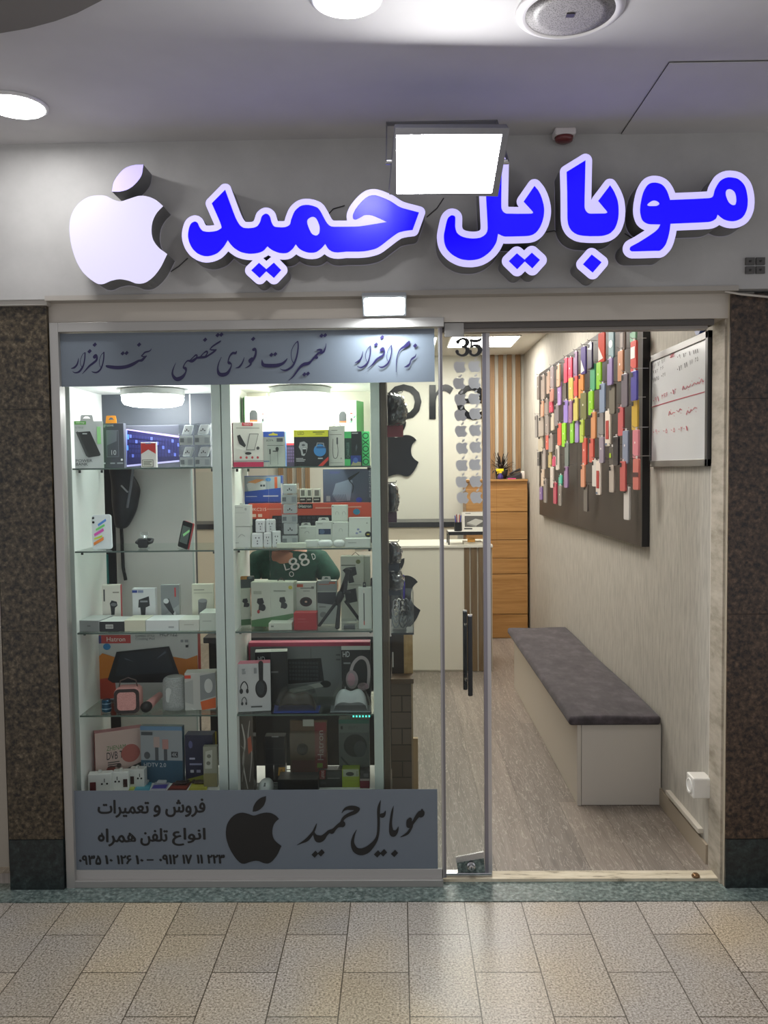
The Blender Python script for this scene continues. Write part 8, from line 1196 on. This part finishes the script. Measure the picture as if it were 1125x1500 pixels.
# ------------------------------------------------------------------ packs on the side board, low brick cabinet
SXX = sx1
WRAP = clear('crinkled_wrap', 'eef0f0', 1.6, 0.12, 0.12)
def side_pack(label, px1, y0, y1, Y, cloth, card=None, kind='bag'):
    p = W(px1, y0, Y); q = W(px1, y1, Y); xr = max(p.x, q.x); zt = p.z; zb = q.z; wd = xr-SXX
    t = thing('hanging_pack', label, 'hanging pack', (SXX+wd/2, Y, zb), group='packs hanging on the side board')
    n = 10; r0 = []
    for j in range(n):
        v = j/(n-1); bul = wd*(0.62+0.38*math.sin(math.pi*(0.15+0.8*v)))*(0.85 if j in (0, n-1) else 1)
        r0.append([V(SXX+0.003+ (bul-0.004)*(0.5+0.5*math.cos(a)), Y+0.045*math.sin(a)*(0.6+0.4*math.sin(math.pi*v)), (zb+(zt-zb)*(0.28+0.70*v))+0.004*math.sin(3*a+j)) for a in [2*math.pi*k/14 for k in range(14)]])
    vs = [x for r in r0 for x in r]; b = MB().add(vs, [(j*14+k, j*14+(k+1) % 14, (j+1)*14+(k+1) % 14, (j+1)*14+k) for j in range(n-1) for k in range(14)]+[tuple(range(13, -1, -1)), tuple(range((n-1)*14, n*14))], M(cloth, 0.5)); b.build('contents', t, t.location, smooth=True)
    MB().box(SXX+0.001, SXX+wd*0.86, Y-0.003, Y+0.001, zb, zb+(zt-zb)*0.27, M(card or '8a8a88', 0.4)).build('header_card', t, t.location)
    rg = random.Random(int(y0)); vs = []; nn = 15
    for j in range(nn):
        v = j/(nn-1); rad = 1.0 if 0 < j < nn-1 else 0.7
        for k in range(22):
            a = 2*math.pi*k/22; wv = (0.78+0.22*math.sin(math.pi*v*1.1))*rad
            vs.append((SXX+0.002+max(0.001, wd*wv*(0.5+0.56*math.cos(a))+rg.uniform(-1, 1)*0.005), Y+0.052*math.sin(a)*rad+rg.uniform(-1, 1)*0.005, zb+(zt-zb)*(0.25+0.75*v)+rg.uniform(-1, 1)*0.004))
    MB().add(vs, [(j*22+k, j*22+(k+1) % 22, (j+1)*22+(k+1) % 22, (j+1)*22+k) for j in range(nn-1) for k in range(22)], WRAP).build('clear_wrap', t, t.location)
    MB().tube([(SXX-0.004, Y, zt+0.004), (SXX+wd*0.8, Y, zt+0.004), (SXX+wd*0.86, Y, zt+0.012)], 0.0018, STEEL, 6).build('hook', t, t.location)
side_pack('clear wrapped black holder with a red striped card, topmost on the side board', 594, 577, 640, 0.26, '1f2226', '8f3a42')
side_pack('clear wrapped dark blue holder, second from the top on the side board', 583, 708, 765, 0.26, '20283a', '5a3a50')
side_pack('clear wrapped dark blue holder above the acrylic rack', 587, 795, 836, 0.24, '27303f', '3a4250')
side_pack('clear wrapped grey blue holder just above the acrylic rack, lower of the two', 590, 836, 872, 0.24, '2c3442', '3a4250')
# low cabinet of brick pattern beside the right case
bx_ = W(604, 1050, 0.75).x; bz_t = W(590, 985, 0.62).z
BRK = bpy.data.materials.new('brick_paper'); BRK.use_nodes = True; t_, n_, l_, b_ = nodes(BRK)
tc_ = n_.new('ShaderNodeTexCoord'); sp_x = n_.new('ShaderNodeSeparateXYZ'); cb_x = n_.new('ShaderNodeCombineXYZ'); l_.new(tc_.outputs['Object'], sp_x.inputs[0])
ad_ = n_.new('ShaderNodeMath'); l_.new(sp_x.outputs[0], ad_.inputs[0]); l_.new(sp_x.outputs[1], ad_.inputs[1]); l_.new(ad_.outputs[0], cb_x.inputs[0]); l_.new(sp_x.outputs[2], cb_x.inputs[1])
bk_ = n_.new('ShaderNodeTexBrick'); bk_.inputs['Scale'].default_value = 1; bk_.inputs['Brick Width'].default_value = 0.13; bk_.inputs['Row Height'].default_value = 0.075; bk_.inputs['Mortar Size'].default_value = 0.003
bk_.inputs['Color1'].default_value = lin('5a4e42'); bk_.inputs['Color2'].default_value = lin('6d6054'); bk_.inputs['Mortar'].default_value = lin('3f372f'); l_.new(cb_x.outputs[0], bk_.inputs['Vector']); l_.new(bk_.outputs[0], b_.inputs['Base Color'])
lc = thing('low_cabinet', 'low brown cabinet with a brick pattern beside the right display case', 'cabinet', (bx_-0.04, 0.9, 0.012)); L = lc.location
MB().box(SXX+0.002, bx_-0.008, 0.52, 1.10, 0.012, bz_t-0.022, BRK).build('body', lc, L)
MB().box(SXX+0.002, bx_+0.004, 0.50, 1.12, bz_t-0.022, bz_t, M('5c4a38', 0.5)).build('top', lc, L, bevel=0.002)
MB().box(bx_-0.0079, bx_, 0.515, 0.53, 0.012, bz_t-0.0225, M('a08c70', 0.5)).build('edge_strip', lc, L)
a = W(608, 1155, 0.9); tag(MB().box(bx_+0.006, bx_+0.03, 0.95, 0.975, 0.012, W(607, 1082, 0.95).z, M('b39a74', 0.5)).build('wood_post', None, (bx_+0.018, 0.96, 0.012)), 'short light wooden post on the floor beside the brick patterned cabinet', 'post')
c0_ = W(605, 983, 0.6); ctn = thing('carton', 'brown carton with a light cork side standing on the low brick cabinet', 'carton', ((SXX+c0_.x)/2, 0.6, bz_t)); L = ctn.location; zt = W(590, 930, 0.6).z; xq = W(591.5, 960, 0.6).x
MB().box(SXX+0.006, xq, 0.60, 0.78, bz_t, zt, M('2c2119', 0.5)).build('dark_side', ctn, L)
MB().box(xq+0.0005, c0_.x, 0.60, 0.78, bz_t, zt, noise_mat('cork', [(0.35, 'a38556'), (0.65, 'c2a676')], (14, 14, 9), 2, 4, 0.7)).build('cork_side', ctn, L)
MB().box(SXX+0.008, SXX+0.014, 0.598, 0.5999, bz_t+0.03, bz_t+0.10, M('b8b8b4', 0.4)).build('label', ctn, L)
zq = zt; x2 = W(606, 900, 0.62).x; acr = thing('acrylic_rack', 'clear acrylic rack full of loose cables standing on the brown carton', 'rack', ((SXX+x2)/2, 0.62, zq)); L = acr.location; zt2 = W(600, 868, 0.62).z
MB().box(SXX+0.004, x2, 0.60, 0.76, zq+0.0005, zq+0.008, M('303338', 0.3)).build('base', acr, L)
MB().box(SXX+0.004, x2, 0.60, 0.604, zq+0.008, zq+0.09, CLEAR).box(x2-0.004, x2, 0.604, 0.76, zq+0.008, zt2, CLEAR).box(SXX+0.004, x2-0.005, 0.756, 0.76, zq+0.008, zt2, CLEAR).build('clear_walls', acr, L)
rr = random.Random(3)
for i, (colr, nm) in enumerate([('9aa0a6', 'grey coiled cable in the acrylic rack nearest the side board'), ('d8d8d4', 'white coiled cable in the middle of the acrylic rack'), ('2b2d31', 'black coiled cable at the back of the acrylic rack'), ('70757b', 'dark grey coiled cable at the aisle side of the acrylic rack')]):
    x = SXX+0.03+(x2-SXX-0.06)*i/3; yy = 0.65+0.03*(i % 2); pts = [V(x+0.018*math.cos(a)*(1+0.2*math.sin(2.3*a)), yy+0.006*math.sin(1.7*a)+0.004*a/6, zq+0.05+0.045*math.sin(a)*(1+0.1*math.cos(3*a))+0.004*a) for a in [0.45*k for k in range(44)]]
    tag(MB().tube(pts, 0.0032, M(colr, 0.3), 6).build('coiled_cable', None, (x, yy, zq+0.01), smooth=True), nm, 'cable', 'cables in the acrylic rack')
zc_ = W(595, 872, 0.62)
tag(MB().box(SXX+0.012, SXX+0.075, 0.69, 0.70, zq+0.0085, W(580, 893, 0.69).z, M('c2c0b8', 0.4)).build('white_card', None, (SXX+0.04, 0.695, zq+0.009)), 'white carded cable standing in the acrylic rack', 'card')
p = W(591, 872, 0.70); tag(MB().tube([(p.x, 0.735, zq+0.0085), (p.x+0.004, 0.735, p.z+0.05), W(591, 842, 0.735)], [0.005, 0.005, 0.003], M('3424a0', 0.35), 10).build('blue_pen', None, (p.x, 0.735, zq+0.009)), 'blue pen sticking up from the acrylic rack', 'pen')
